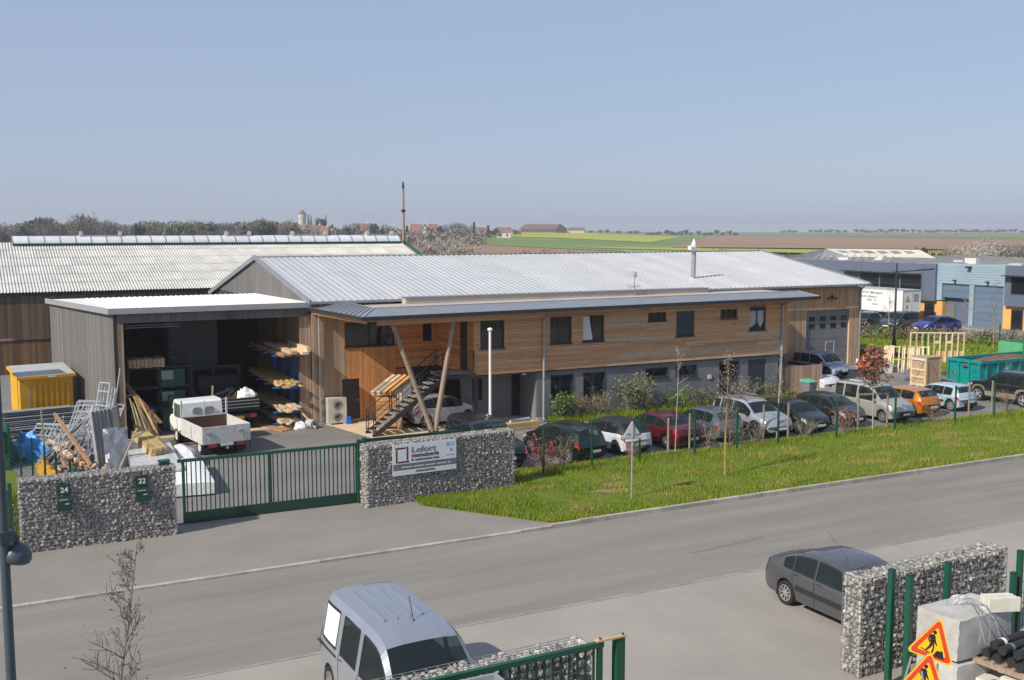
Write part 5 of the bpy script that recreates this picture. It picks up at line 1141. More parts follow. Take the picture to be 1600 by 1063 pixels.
MB().prism([(3.15,.6),(4.9,.5),(4.9,1.1),(4.4,1.95),(4.2,2.02),(3.3,2.02),(3.15,1.8)],-.9,.9,M=Matrix(((0,0,1,0),(1,0,0,0),(0,1,0,0),(0,0,0,1)))).build('cab', M['anth'], bt)
wheelset(bt, [(-.75,1.0),(.75,1.0),(-.75,4.1),(.75,4.1)], rim='galv_d')
rub = thing('rubble_heap', 'heap of grey boards and rubble loaded in the black tipper', 'rubble', (10.35,47.3,.95), .05); r = random.Random(2)
for k in range(14):
    a = r.uniform(0,6.28); MB().bar((-.5+r.uniform(-.4,.3),-.6+.1*k,.1+r.uniform(0,.3)),(.3+r.uniform(-.3,.5),-.8+.1*k+r.uniform(-.3,.3),.4+r.uniform(0,.35)),.35,.03).build('board', M['galv_d' if k % 3 else 'board_brown'], rub)
def crumple(name, label, cat, loc, d, m, seed, parent=None, group=None, amp=.18, n=16, rz=0):
    r = random.Random(seed); mb = MB(); ph = [(r.uniform(1,5), r.uniform(1,5), r.uniform(0,6)) for _ in range(7)]
    for j in range(n//2+1):
        for i in range(n):
            u, v = 2*PI*i/n, PI*.5*(1-j/(n//2)); x, y, z = math.cos(u)*math.cos(PI/2-v), math.sin(u)*math.cos(PI/2-v), math.sin(PI/2-v)
            x, y, z = math.cos(u)*math.sin(v), math.sin(u)*math.sin(v), math.cos(v)
            k = 1+amp*sum(math.sin(a*x*2+b*y*2+c+z*3) for a, b, c in ph)/3.5+r.uniform(-amp,amp)*.35
            mb.v.append((x*k*d[0]/2, y*k*d[1]/2, max(0, z*k)*d[2]))
    for j in range(n//2):
        for i in range(n): a = j*n+i; b = j*n+(i+1)%n; mb.f.append((a, b, b+n, a+n)); mb.m.append(0)
    o = mb.build(name, M[m], smooth=40, loc=loc, rz=rz); tag(o, label, cat, group); return o
crumple('rubble_bag', 'crumpled white rubble bag on the black tipper load', 'bag', (10.85,46.5,1.2), (.9,.8,.55), 'wrap', 3, amp=.3)
stake_ = MB().box(-.03,.03,-.04,.04,0,1.1).build('timber_stake', M['yellow_pine'], loc=(9.3,46.4,.9)); stake_.rotation_euler = (.1,.05,0); tag(stake_, 'short yellow timber upright in the tipper truck load', 'stake')
# ------------------------------------------------------------------ timber rack and what lies in the shed
rack = thing('cantilever_rack', 'bright blue cantilever rack against the right wall of the shed', 'rack', (13.22,46.1,0))
for y in (0,1.5,3.0,4.5):
    MB().box(-.09,.09,y-.05,y+.05,0,3.35).build('upright', M['blue'], rack)
    for z in (.1,.62,1.72,3.15): MB().add([(-.09,y-.04,z-.1),(-.09,y+.04,z-.1),(-.09,y+.04,z+.05),(-.09,y-.04,z+.05),(-1.3,y-.04,z-.0),(-1.3,y+.04,z-.0),(-1.3,y+.04,z+.05),(-1.3,y-.04,z+.05)],[(0,1,2,3),(7,6,5,4),(0,4,5,1),(1,5,6,2),(2,6,7,3),(3,7,4,0)]).build('arm', M['blue'], rack)
bme = {}
def plank_thing(label, group, loc, L, w, h, m, rz=0, rot=None, name='timber_plank', cat='plank'):
    k = (m,)
    if k not in bme: bme[k] = MB().box(-.5,.5,0,1,-.5,.5).mesh('timber_plank', M[m])
    o = inst(name, bme[k], None, loc, (w,L,h), rot or (0,0,rz)); tag(o, label, cat, group); return o
r = random.Random(9)
for (z, nx, nz, m, lab, grp, L, y0) in ((3.22,6,3,'old_timber','long brown plank stacked on the top level of the blue rack','planks on the top rack level',5.8,45.0),(1.80,8,4,'yellow_pine','yellow board bundled on the second level of the blue rack','boards on the second rack level',5.2,45.55),(.70,8,3,'pine','pale sawn board lying on the third level of the blue rack','boards on the third rack level',5.0,45.5),(.18,6,3,'pine','pale board stacked on the lowest level of the blue rack','boards on the lowest rack level',4.6,45.4)):
    for j in range(nz):
        for i in range(nx):
            if j == nz-1 and r.random() < .35: continue
            w = .95/nx*.93; h = .075 if z > 3 else .055
            plank_thing(lab, grp, (12.12+i*(1.0/nx)+r.uniform(-.02,.02)+w/2, y0+r.uniform(-.35,.45)+(.25*j if z < 3 else 0), z+h*(j+.5)+.002*j), L+r.uniform(-.5,.3), w, h*.95, m, r.uniform(-.02,.02))
for k, (x, y, z, L, w, h, m) in enumerate(((12.45,44.45,3.46,4.5,.28,.14,'pine'),(12.95,44.4,3.42,4.2,.3,.12,'pine'),(13.15,44.55,3.56,3.2,.16,.22,'pine'))):
    plank_thing(('pale squared beam sticking out over the top rack level on the shed side','wide pale beam sticking out beside the shed jamb on the top rack level','short pale block end standing on top of the rack timber')[k], 'beams on the top rack level', (x,y,z), L, w, h, m)
for k in range(3): plank_thing('rusty brown plank on the ground below the blue rack', 'planks on the ground by the rack', (12.0+.2*k,44.75+.1*k,.03+.002*k), 2.6, .14, .05, 'old_timber', .35+.05*k)
plank_thing('thin pale batten leaning from rack to ground', None, (13.4,44.6,.06), 1.9, .05, .05, 'pine', rot=(.45,0,.25))
crumple('white_sack', 'small crumpled white sack on the ground below the rack', 'sack', (12.9,45.1,.0), (.6,.45,.3), 'wrap', 12, amp=.25)
reel = thing('film_reel', 'grey roll of film lying beside the white sack', 'roll', (13.35,45.0,.2), .3); MB().tube((0,-.2,0),(0,.25,0),.2,16).build('roll', M['lid'], reel, smooth=50); MB().tube((0,-.21,0),(0,-.19,0),.06,10).build('core', M['steel'], reel)
# inside, in the dark
sv = thing('shelf_rack', 'dark steel shelving with boxes at the left inside the shed', 'shelf', (6.2,48.6,0))
for x in (0,1.35,2.7):
    for y in (0,.9): MB().box(x-.04,x+.04,y-.04,y+.04,0,3.2).build('upright', M['anth'], sv)
for z in (.75,1.7,2.6): MB().box(-.04,2.74,-.04,.94,z,z+.08).build('shelf', M['blue'] if z < 1 else M['anth'], sv)
for k in range(9): plank_thing('short pine offcut standing in a row on the top shelf', 'offcuts on the top shelf', (6.3+.17*k,48.55,2.86), .8, .15, .34+.03*(k%3), 'pine', .02*(k%3))
for k in range(2):
    c = thing('glass_crate', 'grey plastic wrapped crate on the %s shelf inside the shed' % ('lower','middle')[k], 'crate', (7.5,48.6,(.83,1.78)[k])); MB().box(0,1.1,0,.8,0,.75).build('crate', M['machgreen'], c); MB().box(.05,.6,-.02,0,.3,.7).build('wrap', M['lid'], c)
gm = thing('woodworking_machine', 'dark green woodworking machine behind the cardboard box in shed', 'machine', (7.4,47.3,0))
MB().box(0,1.6,0,.8,.1,.9).build('body', M['machgreen'], gm); MB().box(-.1,2.1,-.1,.9,.9,1.02).build('table', M['green_d'], gm); MB().box(.3,.7,.2,.5,1.02,1.5).build('head', M['machgreen'], gm); MB().lathe([(0,0),(.14,0),(.14,.06),(0,.06)],12,M=Matrix.Translation((1.1,-.02,.55)) @ Matrix.Rotation(PI/2,4,'X')).build('knob', M['lid'], gm)
du = thing('dust_extractor', 'large grey extractor cabinet high at the back of the shed', 'machine', (8.6,52.5,0)); MB().box(0,2.3,0,1.4,2.1,4.3).build('cabinet', M['machine'], du); MB().box(-.1,2.6,-.1,1.5,1.85,2.1).box(0,.12,0,.12,0,1.85).box(2.2,2.32,0,.12,0,1.85).build('frame', M['anth'], du)
for z in (2.6,3.2,3.8): MB().lathe([(0,0),(.05,0),(.05,.03),(0,.03)],8,M=Matrix.Translation((.2,-.01,z)) @ Matrix.Rotation(PI/2,4,'X')).build('knob', M['lid'], du)
fp_ = thing('frame_press', 'dark steel frame press standing behind the white truck in shed', 'machine', (9.0,49.8,0)); mb = MB()
for x in (0,1.1,2.3): mb.box(x-.07,x+.07,0,.14,0,2.3)
mb.box(-.07,2.37,0,.14,2.3,2.44).build('frame', M['anth'], fp_); MB().box(-.1,2.4,-.1,.3,.3,1.3).build('bed', M['machine'], fp_)
cbx = thing('cardboard_box', 'open brown cardboard box with blue bags inside the shed mouth', 'box', (6.05,46.35,0), -.03)
for b in ((0,.95,0,.02,0,.62),(0,.95,.78,.8,0,1.02),(0,.02,.02,.78,0,.62),(.93,.95,.02,.78,0,.62)): MB().box(*b).build('side', M['cardboard'], cbx)
for k in range(4): crumple('plastic_bag', 'pale blue crumpled plastic bag in the open cardboard box', 'bag', (6.25+.2*k,46.7+.08*(k%2),.5), (.3,.3,.28), 'lid' if k % 2 else 'bluesid', 20+k, amp=.3, group='bags in the cardboard box')
for k in range(10):
    p = Vector((5.95+.10*k, 43.1+.06*k+.1*(k%2), .05)); q = Vector((5.80+.045*k, 45.4-.05*(k%3), 1.85-.08*(k%4))); o = MB().bar((0,0,0), q-p, .026, .026).build('timber_lath', M['yellow_pine'], loc=p); tag(o, 'thin yellow lath leaning at the left shed jamb', 'lath', 'laths leaning at the jamb')
for k in range(2): plank_thing('long brown beam leaning across the cardboard box', 'beams leaning by the cardboard box', (6.7+.2*k,44.6,.85), 3.2, .12, .06, 'old_timber', rot=(.55,0,.42+.06*k))
lad = thing('ladder', 'thin aluminium ladder leaning inside the left of the shed', 'ladder', (6.9,46.6,0)); mb = MB()
for s in (0,.35): mb.bar((s,0,0),(s-1.3,.9,2.2),.05,.03)
mb.build('rail', M['galv'], lad); mb = MB()
for k in range(7): t = (k+.7)/7.5; mb.bar((-1.3*t,.9*t,2.2*t),(.35-1.3*t,.9*t,2.2*t),.03)
mb.build('rung', M['galv'], lad)
# ------------------------------------------------------------------ left yard: container, scaffolding, bundles
ct = thing('yellow_container', 'yellow steel site container with grey sloping lid', 'container', (1.85,50.0,0), .14)
cbdy = MB(); cbdy.add([(.06,.06,.08),(2.24,.06,.08),(2.24,2.1,.08),(.06,2.1,.08),(.06,.06,2.28),(2.24,.06,2.28),(2.24,2.1,2.5),(.06,2.1,2.5)],[(0,3,2,1),(0,1,5,4),(1,2,6,5),(2,3,7,6),(3,0,4,7),(4,5,6,7)]); cbdy.build('body', M['yellow'], ct)
for k in range(7): MB().box(.60+k*.23,.69+k*.23,-.01,.06,.12,2.1).build('rib', M['yellow'], ct)
MB().box(.06,.42,.035,.06,.12,2.1).build('door', M['yellow'], ct); MB().box(.44,.47,.0,.03,1.0,1.8).build('door_bar', M['galv'], ct)
MB().add([(-.06,-.08,2.27),(2.36,-.08,2.27),(2.36,2.25,2.53),(-.06,2.25,2.53),(-.06,-.08,2.39),(2.36,-.08,2.39),(2.36,2.25,2.65),(-.06,2.25,2.65)],[(0,3,2,1),(4,5,6,7),(0,1,5,4),(1,2,6,5),(2,3,7,6),(3,0,4,7)]).build('lid_frame', M['yellow'], ct)
MB().add([(.0,-.02,2.408),(2.30,-.02,2.408),(2.30,2.2,2.65),(.0,2.2,2.65),(.0,-.02,2.395),(2.30,-.02,2.395),(2.30,2.2,2.64),(.0,2.2,2.64)],[(0,1,2,3),(7,6,5,4),(0,4,5,1)]).build('lid_sheet', M['lid'], ct)
MB().box(1.2,1.55,-.085,-.08,2.3,2.36).build('label', M['white'], ct)
lean = thing('dark_board', 'dark brown board leaning edge-on at the far left hangar wall', 'board', (.2,50,0)); MB().bar((-.3,.0,3.9),(1.55,.3,4.0),.9,.06).bar((.2,.2,0),(.2,.2,3.9),.12).build('board', M['board_brown'], lean)
r = random.Random(21)
deckp = None
for k in range(13):
    lev = k
    o = thing('scaffold_deck', 'grey galvanised scaffold deck lying flat in the stack before the yellow container', 'scaffold deck', (1.25+r.uniform(-.1,.12)-.02*k,48.3+r.uniform(-.06,.06)+(.05*(k%3)),.12+.085*k), .12+r.uniform(-.02,.02), 'scaffold decks in the flat stack')
    MB().box(0,2.9,0,.34,0,.05).build('deck', M['galv_d'], o); MB().tube((0,-.02,.025),(2.9,-.02,.025),.027,6).tube((0,.36,.025),(2.9,.36,.025),.027,6).build('edge_tube', M['galv'], o)
for k in range(9):
    o = thing('scaffold_deck', 'grey galvanised scaffold deck in the back row of the flat stack', 'scaffold deck', (1.4+r.uniform(-.08,.1),48.8,.15+.11*k), .12, 'scaffold decks in the back row'); MB().box(0,2.8,0,.34,0,.06).tube((0,-.02,.03),(2.8,-.02,.03),.03,6).build('deck', M['galv_d'], o)
def sframe(label, group, loc, rz, tilt, w=1.0, h=2.0, rungs=5, m='galv', rr=.024, diag=False):
    o = thing('scaffold_ladder', label, 'scaffold', loc, 0, group); o.rotation_euler = (tilt,0,rz)
    MB().path([(0,0,0),(0,0,h),(w,0,h),(w,0,0)],rr,6).build('outer_tube', M[m], o); mb = MB()
    for k in range(rungs): z = h*(k+.6)/(rungs+.2); mb.tube((0,0,z),(w,0,z),rr*.8,5)
    if diag: mb.tube((0,0,.1),(w,0,h*.8),rr*.8,5)
    mb.build('rung', M[m], o); return o
for k in range(20): sframe('galvanised scaffold frame leaning in the left jumble of frames', 'scaffold frames in the left jumble', (1.7+.10*k+r.uniform(-.03,.03),44.9-.07*k,.05), -.75+r.uniform(-.15,.15), -.80+r.uniform(-.12,.10), 1.0, 1.35, 4, 'galv', .03, k % 2 == 0)
for k in range(14): sframe('galvanised scaffold frame leaning upright in the middle row', 'scaffold frames in the middle row', (2.9+.075*k,44.0-.10*k,.05), -.85+r.uniform(-.05,.05), -.52+r.uniform(-.05,.03), .75, 2.2+r.uniform(-.1,.1), 8, 'galv', .027)
for k in range(3): sframe('tall narrow aluminium ladder frame against the shed corner', 'tall ladder frames by the shed corner', (3.95+.13*k,43.2+.1*k,.05), -.95, -.24, .55, 2.85-.12*k, 5, 'galv', .035)
for k in range(26): 
    o = MB().tube((0,0,0),(0,2.1+r.uniform(-.5,.4),.0),.024,6).build('scaffold_tube', M['galv'], smooth=60); o.location = (2.0+.06*k,42.0+.05*k+r.uniform(-.1,.1),.12+.05*(k%5)); o.rotation_euler = (.45+r.uniform(-.2,.35),0,-.75+r.uniform(-.5,.5)); tag(o, 'loose galvanised tube in the heap behind the boundary fence', 'scaffold tube', 'loose tubes in the heap')
o = MB().tube((0,0,0),(.55,.3,3.0),.03,6).build('scaffold_tube', M['galv'], loc=(4.75,43.6,.3)); tag(o, 'single tall tube sticking up above the frames at the shed corner', 'scaffold tube')
for k in range(6):
    o = thing('aluminium_tray', 'tall aluminium tray standing on edge in the wrapped row', 'tray', (3.98+.15*k,40.4+.10*k,.08), 1.2, 'aluminium trays on edge'); o.rotation_euler = (-.10,0,.95+.02*k)
    MB().box(0,.62,-.015,.015,0,2.1).box(-.015,.0,-.05,.05,0,2.1).box(.62,.635,-.05,.05,0,2.1).box(0,.62,-.05,.05,2.1,2.115).build('tray', M['galv_d' if k % 2 else 'galv'], o)
mb = MB(); r2 = random.Random(77)
for j in range(17):
    for i in range(11):
        u, v = i/10, j/16; w_ = .07*math.sin(7*u+9*v)+.06*math.sin(13*u-11*v)+r2.uniform(-.05,.05); mb.v.append((.95*u+w_*.4, .25*u-.25*(1-v)*(1-u)-.2+w_, 1.55*v+.05*math.sin(6*u)))
for j in range(16):
    for i in range(10): k = j*11+i; mb.f.append((k,k+1,k+12,k+11)); mb.m.append(0)
fl_ = mb.build('plastic_film', M['film'], loc=(4.05,39.6,.15), rz=.2, smooth=40); tag(fl_, 'shiny clear film hanging over the aluminium trays', 'film')
b_ = plank_thing('pale diagonal batten across the film wrapped trays', None, (4.45,38.9,.15), 1.9, .07, .03, 'stake', rot=(.85,0,-.75))
crumple('blue_tarp', 'bright blue tarpaulin bundled behind the green fence', 'tarpaulin', (1.75,43.9,.15), (1.3,1.1,.75), 'bluetarp', 31, amp=.3)
crumple('blue_tarp', 'dark fold of blue tarpaulin trailing beside the bright bundle', 'tarpaulin', (2.25,43.2,.0), (.9,1.0,.55), 'bluetarp', 33, amp=.3)
for k in range(5): plank_thing('yellow formwork beam sloping down behind the green fence', 'yellow beams behind the fence', (2.35+.1*k,41.4-1.05*k,.25+.03*k), 2.0, .12, .2, 'yellow', rot=(-.12,0,.15+.05*k))
crumple('green_net', 'dark green net heaped behind the fence posts', 'net', (2.95,36.6,0), (1.1,1.3,.85), 'net', 35, amp=.3); crumple('green_net', 'green net hung over the far part of the boundary fence', 'net', (1.0,43.4,0), (.7,2.4,1.5), 'net', 36, amp=.2)
for k in range(5): plank_thing('crooked brown timber pile plank behind the letterbox wall', 'brown planks in the left pile', (2.95+.12*k,37.6+.1*k,.12+.09*k), 3.0+r.uniform(-.4,.4), .2, .07, 'old_timber', -.12+r.uniform(-.12,.12)) if False else None
for k in range(16):
    i, j = k % 4, k//4
    plank_thing('brown sawn timber in the stepped pile behind the letterbox wall', 'timbers in the stepped pile', (3.15+.19*i+r.uniform(-.04,.04),40.6+r.uniform(-.3,.3)+.3*j,.12+.12*j), 4.4+r.uniform(-.9,.3), .16, .11, 'old_timber' if k % 3 else 'pine', .13+r.uniform(-.05,.05))
for k in range(3):
    plank_thing('short pale squared block on the timber pile', 'pale blocks on the pile', (2.75+.28*k,42.3+.2*k,.6+.05*k), .75, .24, .16, 'pine', -.5)
plank_thing('pale batten propped diagonally over the scaffold heap', None, (2.15,42.4,.15), 2.6, .09, .16, 'stake', rot=(.5,0,-.95)); plank_thing('brown beam slanting down from the pale batten', None, (3.7,39.9,.35), 3.6, .11, .09, 'old_timber', rot=(.42,0,.28))
plank_thing('pale upright lath frame beside the batten', None, (2.35,42.2,.1), 2.0, .06, .06, 'stake', rot=(1.35,0,.1))
for k in range(8): plank_thing('grey flat offcut scattered by the timber pile', 'grey offcuts by the pile', (4.0+.2*(k%4),38.4+.5*(k//4),.04+.03*k), 1.6, .16, .03, 'galv_d' if k % 2 else 'osb', r.uniform(-.8,.3))
for k in range(14): plank_thing('grey or brown offcut tossed on the ground before the scaffold heap', 'offcuts before the scaffold heap', (2.6+.13*k,39.6+r.uniform(-1.2,1.4),.06+.03*(k%5)), r.uniform(.8,1.9), r.uniform(.08,.2), .05, ('old_timber','pine','galv_d','osb')[k%4], r.uniform(-.9,.9))
for k in range(14):
    o = MB().tube((0,0,0),(0,1.9+r.uniform(-.4,.4),.0),.028,6).build('scaffold_tube', M['galv'], smooth=60); o.location = (2.5+.12*k,41.2+r.uniform(-.3,.4),.25+.05*(k%4)); o.rotation_euler = (.35+r.uniform(-.2,.45),0,-.6+r.uniform(-.7,.7)); tag(o, 'bright tube lying over the front of the scaffold heap', 'scaffold tube', 'tubes over the front of the heap')
plank_thing('rust brown sheet lying flat before the trays', None, (4.6,37.8,.10), 1.5, 1.1, .03, 'cardboard', -.25)
iw = thing('insulation_pack', 'large grey film wrapped pack of boards beside the letterbox wall', 'pack', (4.75,36.9,0), -.08); MB().box(0,1.6,0,4.8,.1,.62).build('boards', M['film'], iw); MB().box(0,1.6,-.02,0,.1,.55).build('end', M['cardboard'], iw); MB().box(.1,1.25,.1,4.3,0,.1).build('bearer', M['old_timber'], iw)
for k in range(6):
    i, j = k % 3, k//3; plank_thing('yellow planed beam in the bundle on the grey wrapped pack', 'yellow beams on the pack', (5.75+.2*i+.03*j,39.2+.1*i,.69+.13*j), 3.9-.2*i, .18, .12, 'yellow_pine', .04)
crumple('film_bundle', 'bulging film covered bundle between the yellow beams and white truck', 'bundle', (7.05,40.6,0), (1.15,3.0,.6), 'film', 40, amp=.15)
wbl = thing('white_bale', 'long white sheeted bale behind the sliding gate', 'bale', (5.7,35.1,0), -.08)
mb = MB(); r2 = random.Random(5); nx, ny = 8, 20
for j in range(ny+1):
    for i in range(nx+1):
        u, v = i/nx, j/ny; mb.v.append((1.35*u+r2.uniform(-.01,.01), 4.1*v, .50-.05*abs(2*u-1)**4-(.03 if j in (0,ny) else 0)+r2.uniform(-.012,.012)))
for j in range(ny):
    for i in range(nx): k = j*(nx+1)+i; mb.f.append((k,k+1,k+nx+2,k+nx+1)); mb.m.append(0)
ring = [i for i in range(nx+1)]+[nx+(nx+1)*j for j in range(1,ny+1)]+[ny*(nx+1)+i for i in range(nx-1,-1,-1)]+[(nx+1)*j for j in range(ny-1,0,-1)]
b0 = len(mb.v)
for q in ring: x, y, z = mb.v[q]; mb.v.append((x+r2.uniform(-.03,.03), y+r2.uniform(-.03,.03), .06))
for k in range(len(ring)): mb.f.append((b0+k, b0+(k+1)%len(ring), ring[(k+1)%len(ring)], ring[k])); mb.m.append(0)
mb.build('sheeting', M['wrap'], wbl, smooth=50); MB().box(.15,1.2,.1,4.0,0,.08).build('bearer', M['yellow_pine'], wbl)
# crate and panels under the stairs
cr = thing('timber_crate', 'orange timber crate topped with grey striped planks beside the stairs', 'crate', (15.75,43.3,0), -.35)
MB().box(0,.85,0,1.5,.1,1.45).build('box', M['wood_o'], cr)
for k in range(7): MB().box(-.02,.87,-.025,.0,.14+.19*k,.31+.19*k).build('slat', M['crate_o'], cr)
MB().box(.9,1.12,-.1,.12,.0,1.6).build('corner_post', M['pine'], cr)
for k in range(4):
    p = Vector((15.6+.22*k,43.35-.13*k,1.62)); q = p+Vector((1.25,.55,.62)); lbm = ('leftmost grey topped beam sloping up over the timber crate','second grey topped beam sloping up over the timber crate','third sloping beam over the timber crate','last orange sloping beam over the timber crate')[k]
    o = MB().bar((0,0,0),q-p,.20,.17).build('timber_beam', M['crate_o' if k > 1 else 'pine'], loc=p); tag(o, lbm, 'beam')
    if k < 2: o = MB().bar((0,0,0),(q-p)*.55,.15,.012).build('membrane_strip', M['galv_d'], loc=p+Vector((.02,.01,.10))); tag(o, ('grey membrane strip on the leftmost sloping beam','grey membrane strip on the second sloping beam')[k], 'strip')
gb = thing('grey_board', 'grey board standing upright behind the staircase handrail', 'board', (17.0,44.9,0), -.1); MB().box(0,1.1,0,.04,.9,2.05).build('sheet', M['lid'], gb); MB().box(.5,.52,-.02,0,.9,2.05).build('joint', M['galv_d'], gb)
for k in range(5): plank_thing('pale beam lying by the office downpipe', 'beams by the office downpipe', (20.0+.05*(k%3),40.35+.14*(k%3),.09+.15*(k//3)), 2.3, .13, .14, 'yellow_pine', -1.5, name='timber_beam', cat='beam')
pr = thing('white_pipe', 'pale grey plastic pipe lying beside the yellow beams', 'pipe', (21.3,41.2,.18), 0); MB().tube((0,0,0),(1.1,.35,0),.13,14).build('pipe', M['lid'], pr, smooth=50)
# ------------------------------------------------------------------ right yard: skip, crate, stud frame, bag
sk = thing('skip', 'large teal roll-off skip with ribs filled with brown waste', 'skip', (48.7,38.7,zg(48.7,38.7)), .0)
SKL, SKW, SKH = 6.2, 2.15, 1.5
MB().box(0,SKL,0,.05,.2,SKH).box(0,SKL,SKW-.05,SKW,.2,SKH).box(0,.05,.05,SKW-.05,.2,SKH).box(SKL-.05,SKL,.05,SKW-.05,.2,SKH).box(0,SKL,0,SKW,.15,.2).build('hull', M['teal'], sk)
MB().box(-.09,SKL+.05,-.09,.06,SKH-.14,SKH+.02).box(-.09,SKL+.05,SKW-.06,SKW+.09,SKH-.14,SKH+.02).box(-.09,.06,.06,SKW-.06,SKH-.14,SKH+.02).box(SKL-.06,SKL+.05,.06,SKW-.06,SKH-.14,SKH+.02).build('rim', M['teal'], sk)
for k in range(7): MB().box(.35+.9*k,.45+.9*k,-.09,0,.2,SKH-.14).build('rib', M['teal'], sk)
for y in (.0,.68,1.35,2.05): MB().box(-.09,0,y,y+.10,.1,SKH-.14).build('rib', M['teal'], sk)
MB().box(.3,5.9,.4,.6,0,.15).box(.3,5.9,1.55,1.75,0,.15).build('skid', M['steel'], sk)
for z in (.6,.95): MB().box(-.05,-.03,.2,.5,z,z+.03).build('rung', M['teal'], sk)
MB().box(1.95,2.5,-.012,-.005,.95,1.35).build('notice', M['lid'], sk)
crumple('skip_waste', 'rust brown wood waste heaped inside the teal skip', 'waste', (51.75,39.75,1.25), (5.7,1.95,.38), 'rust', 51, amp=.25, n=22)
sk2 = thing('skip', 'light green skip edge showing behind the teal skip', 'skip', (58.6,43.6,.2)); 
for b in ((0,4,0,.06,.1,1.45),(0,4,1.7,1.76,.1,1.45),(0,.06,.06,1.7,.1,1.45),(3.94,4,.06,1.7,.1,1.45)): MB().box(*b).build('side', M['lgreen'], sk2)
for k in range(4): MB().box(.4+1.0*k,.5+1.0*k,-.07,0,.1,1.4).build('rib', M['lgreen'], sk2)
ld = thing('white_ladder', 'white ladder standing upright at the front of the teal skip', 'ladder', (52.3,38.45,.3)); mb = MB()
for x in (0,.45): mb.bar((x,0,0),(x+.15,.25,2.5),.05)
for k in range(7): mb.bar((.02*k,.035*k,.3+.33*k),(.45+.02*k,.035*k,.3+.33*k),.04)
mb.build('frame', M['white'], ld)
wc = thing('packing_crate', 'tall pale packing crate of chipboard with diagonal braces', 'crate', (45.3,40.4,zg(45.6,40)), -PI/2); CL, CW, CH = 1.0, 1.12, 1.62
MB().box(0,CL,0,CW,.12,CH).build('box', M['osb'], wc)
for x in (-.02,CL-.08): MB().box(x,x+.10,-.04,0,.02,CH).build('batten', M['pine'], wc)
for z in (.12,.52,.92): MB().box(.08,CL-.08,-.045,-.005,z,z+.09).build('batten', M['pine'], wc)
MB().bar((.12,-.02,.2),(CL-.12,-.02,1.5),.08,.03,up=(0,1,0)).build('brace', M['osb'], wc); MB().box(-.03,CL+.03,-.05,CW+.03,CH,CH+.04).build('lid', M['osb'], wc); MB().box(.05,CL-.05,-.06,-.045,CH-.16,CH-.02).build('edge', M['cream'], wc)
for y in (.0,CW-.1): MB().box(CL,CL+.035,y,y+.1,.05,CH).build('batten', M['osb'], wc)
MB().bar((CL+.018,.1,1.5),(CL+.018,CW-.1,.25),.03,.1,up=(1,0,0)).build('brace', M['osb'], wc)
pallet_parts(thing('pallet', 'wooden pallet beneath the tall packing crate', 'pallet', (45.25,40.45,zg(45.6,40)-.01), -PI/2), 1.1, 1.2, 'pine', .12)
sf = thing('timber_studwork', 'long pale timber stud wall frame standing behind the skip and crate', 'timber frame', (49.6,44.4,.72), -.55); SFL, SFH = 3.15, 1.9
MB().box(0,SFL,0,.1,SFH,SFH+.06).build('top_plate', M['pine'], sf); MB().box(0,SFL,0,.1,0,.06).build('bottom_plate', M['pine'], sf)
for k in range(10): x = k*(SFL-.06)/9; MB().box(x,x+.06,0,.1,.06,SFH).build('stud', M['pine'], sf)
for k in (4,6): x = k*(SFL-.06)/9; MB().box(x+.06,x+(SFL-.06)/9,0,.1,1.3,1.45).build('nogging', M['pine'], sf)
MB().box(1.5,SFL,.1,.12,.0,.85).build('sheathing', M['yellow_pine'], sf)
tf = thing('timber_lattice', 'pale slatted timber frames leaning together left of the packing crate', 'timber frames', (46.6,42.9,.62), -.62)
for k in range(3):
    mb = MB(); x = k*.5
    for s in range(4): mb.bar((x+.3*s,0,0),(x+.3*s+.15,.5,1.5),.07,.05)
    for z in (.15,.75,1.45): mb.bar((x,.33*z,z),(x+1.05,.33*z,z),.07,.05)
    mb.build('frame', M['pine'], tf)
for k in range(5): plank_thing('pale plank leaning steeply on the slatted frames', 'planks leaning on the slatted frames', (45.7+.12*k,43.0-.03*k,.62), 2.1, .1, .05, 'pine', rot=(.75,0,-1.0))
wbx = thing('pale_carton', 'pale carton beside the orange bag in the right yard', 'carton', (45.6,42.9,.6), -.4); MB().box(0,.75,0,.6,0,.72).build('carton', M['cream'], wbx); MB().box(-.01,.76,.28,.32,.72,.73).build('tape', M['cardboard'], wbx)
crumple('orange_bag', 'bright orange woven bulk bag on a pallet by the garage corner', 'bulk bag', (45.35,43.5,.82), (1.2,1.15,.85), 'orangebag', 61, amp=.22, n=20)
pallet_parts(thing('pallet', 'wooden pallet under the bright orange bulk bag', 'pallet', (44.6,42.9,.66), -.1), 1.5, 1.2, 'pole', .13)
crumple('debris_heap', 'dark heap of bagged debris left of the packing crate', 'debris', (46.3,41.3,.5), (1.1,.8,.55), 'machine', 62, amp=.35)
plank_thing('low rusty beam lying between crate and skip', None, (47.6,41.8,.62), 1.6, .2, .2, 'rust', -1.3, name='timber_beam', cat='beam')
bol = thing('white_bollard', 'short white bollard at the right jamb of the garage door', 'bollard', (46.1,45.1,.68)); MB().tube((0,0,0),(0,0,.5),.07,10).lathe([(.07,.5),(.05,.54),(0,.55)],10).build('bollard', M['white'], bol, smooth=50)
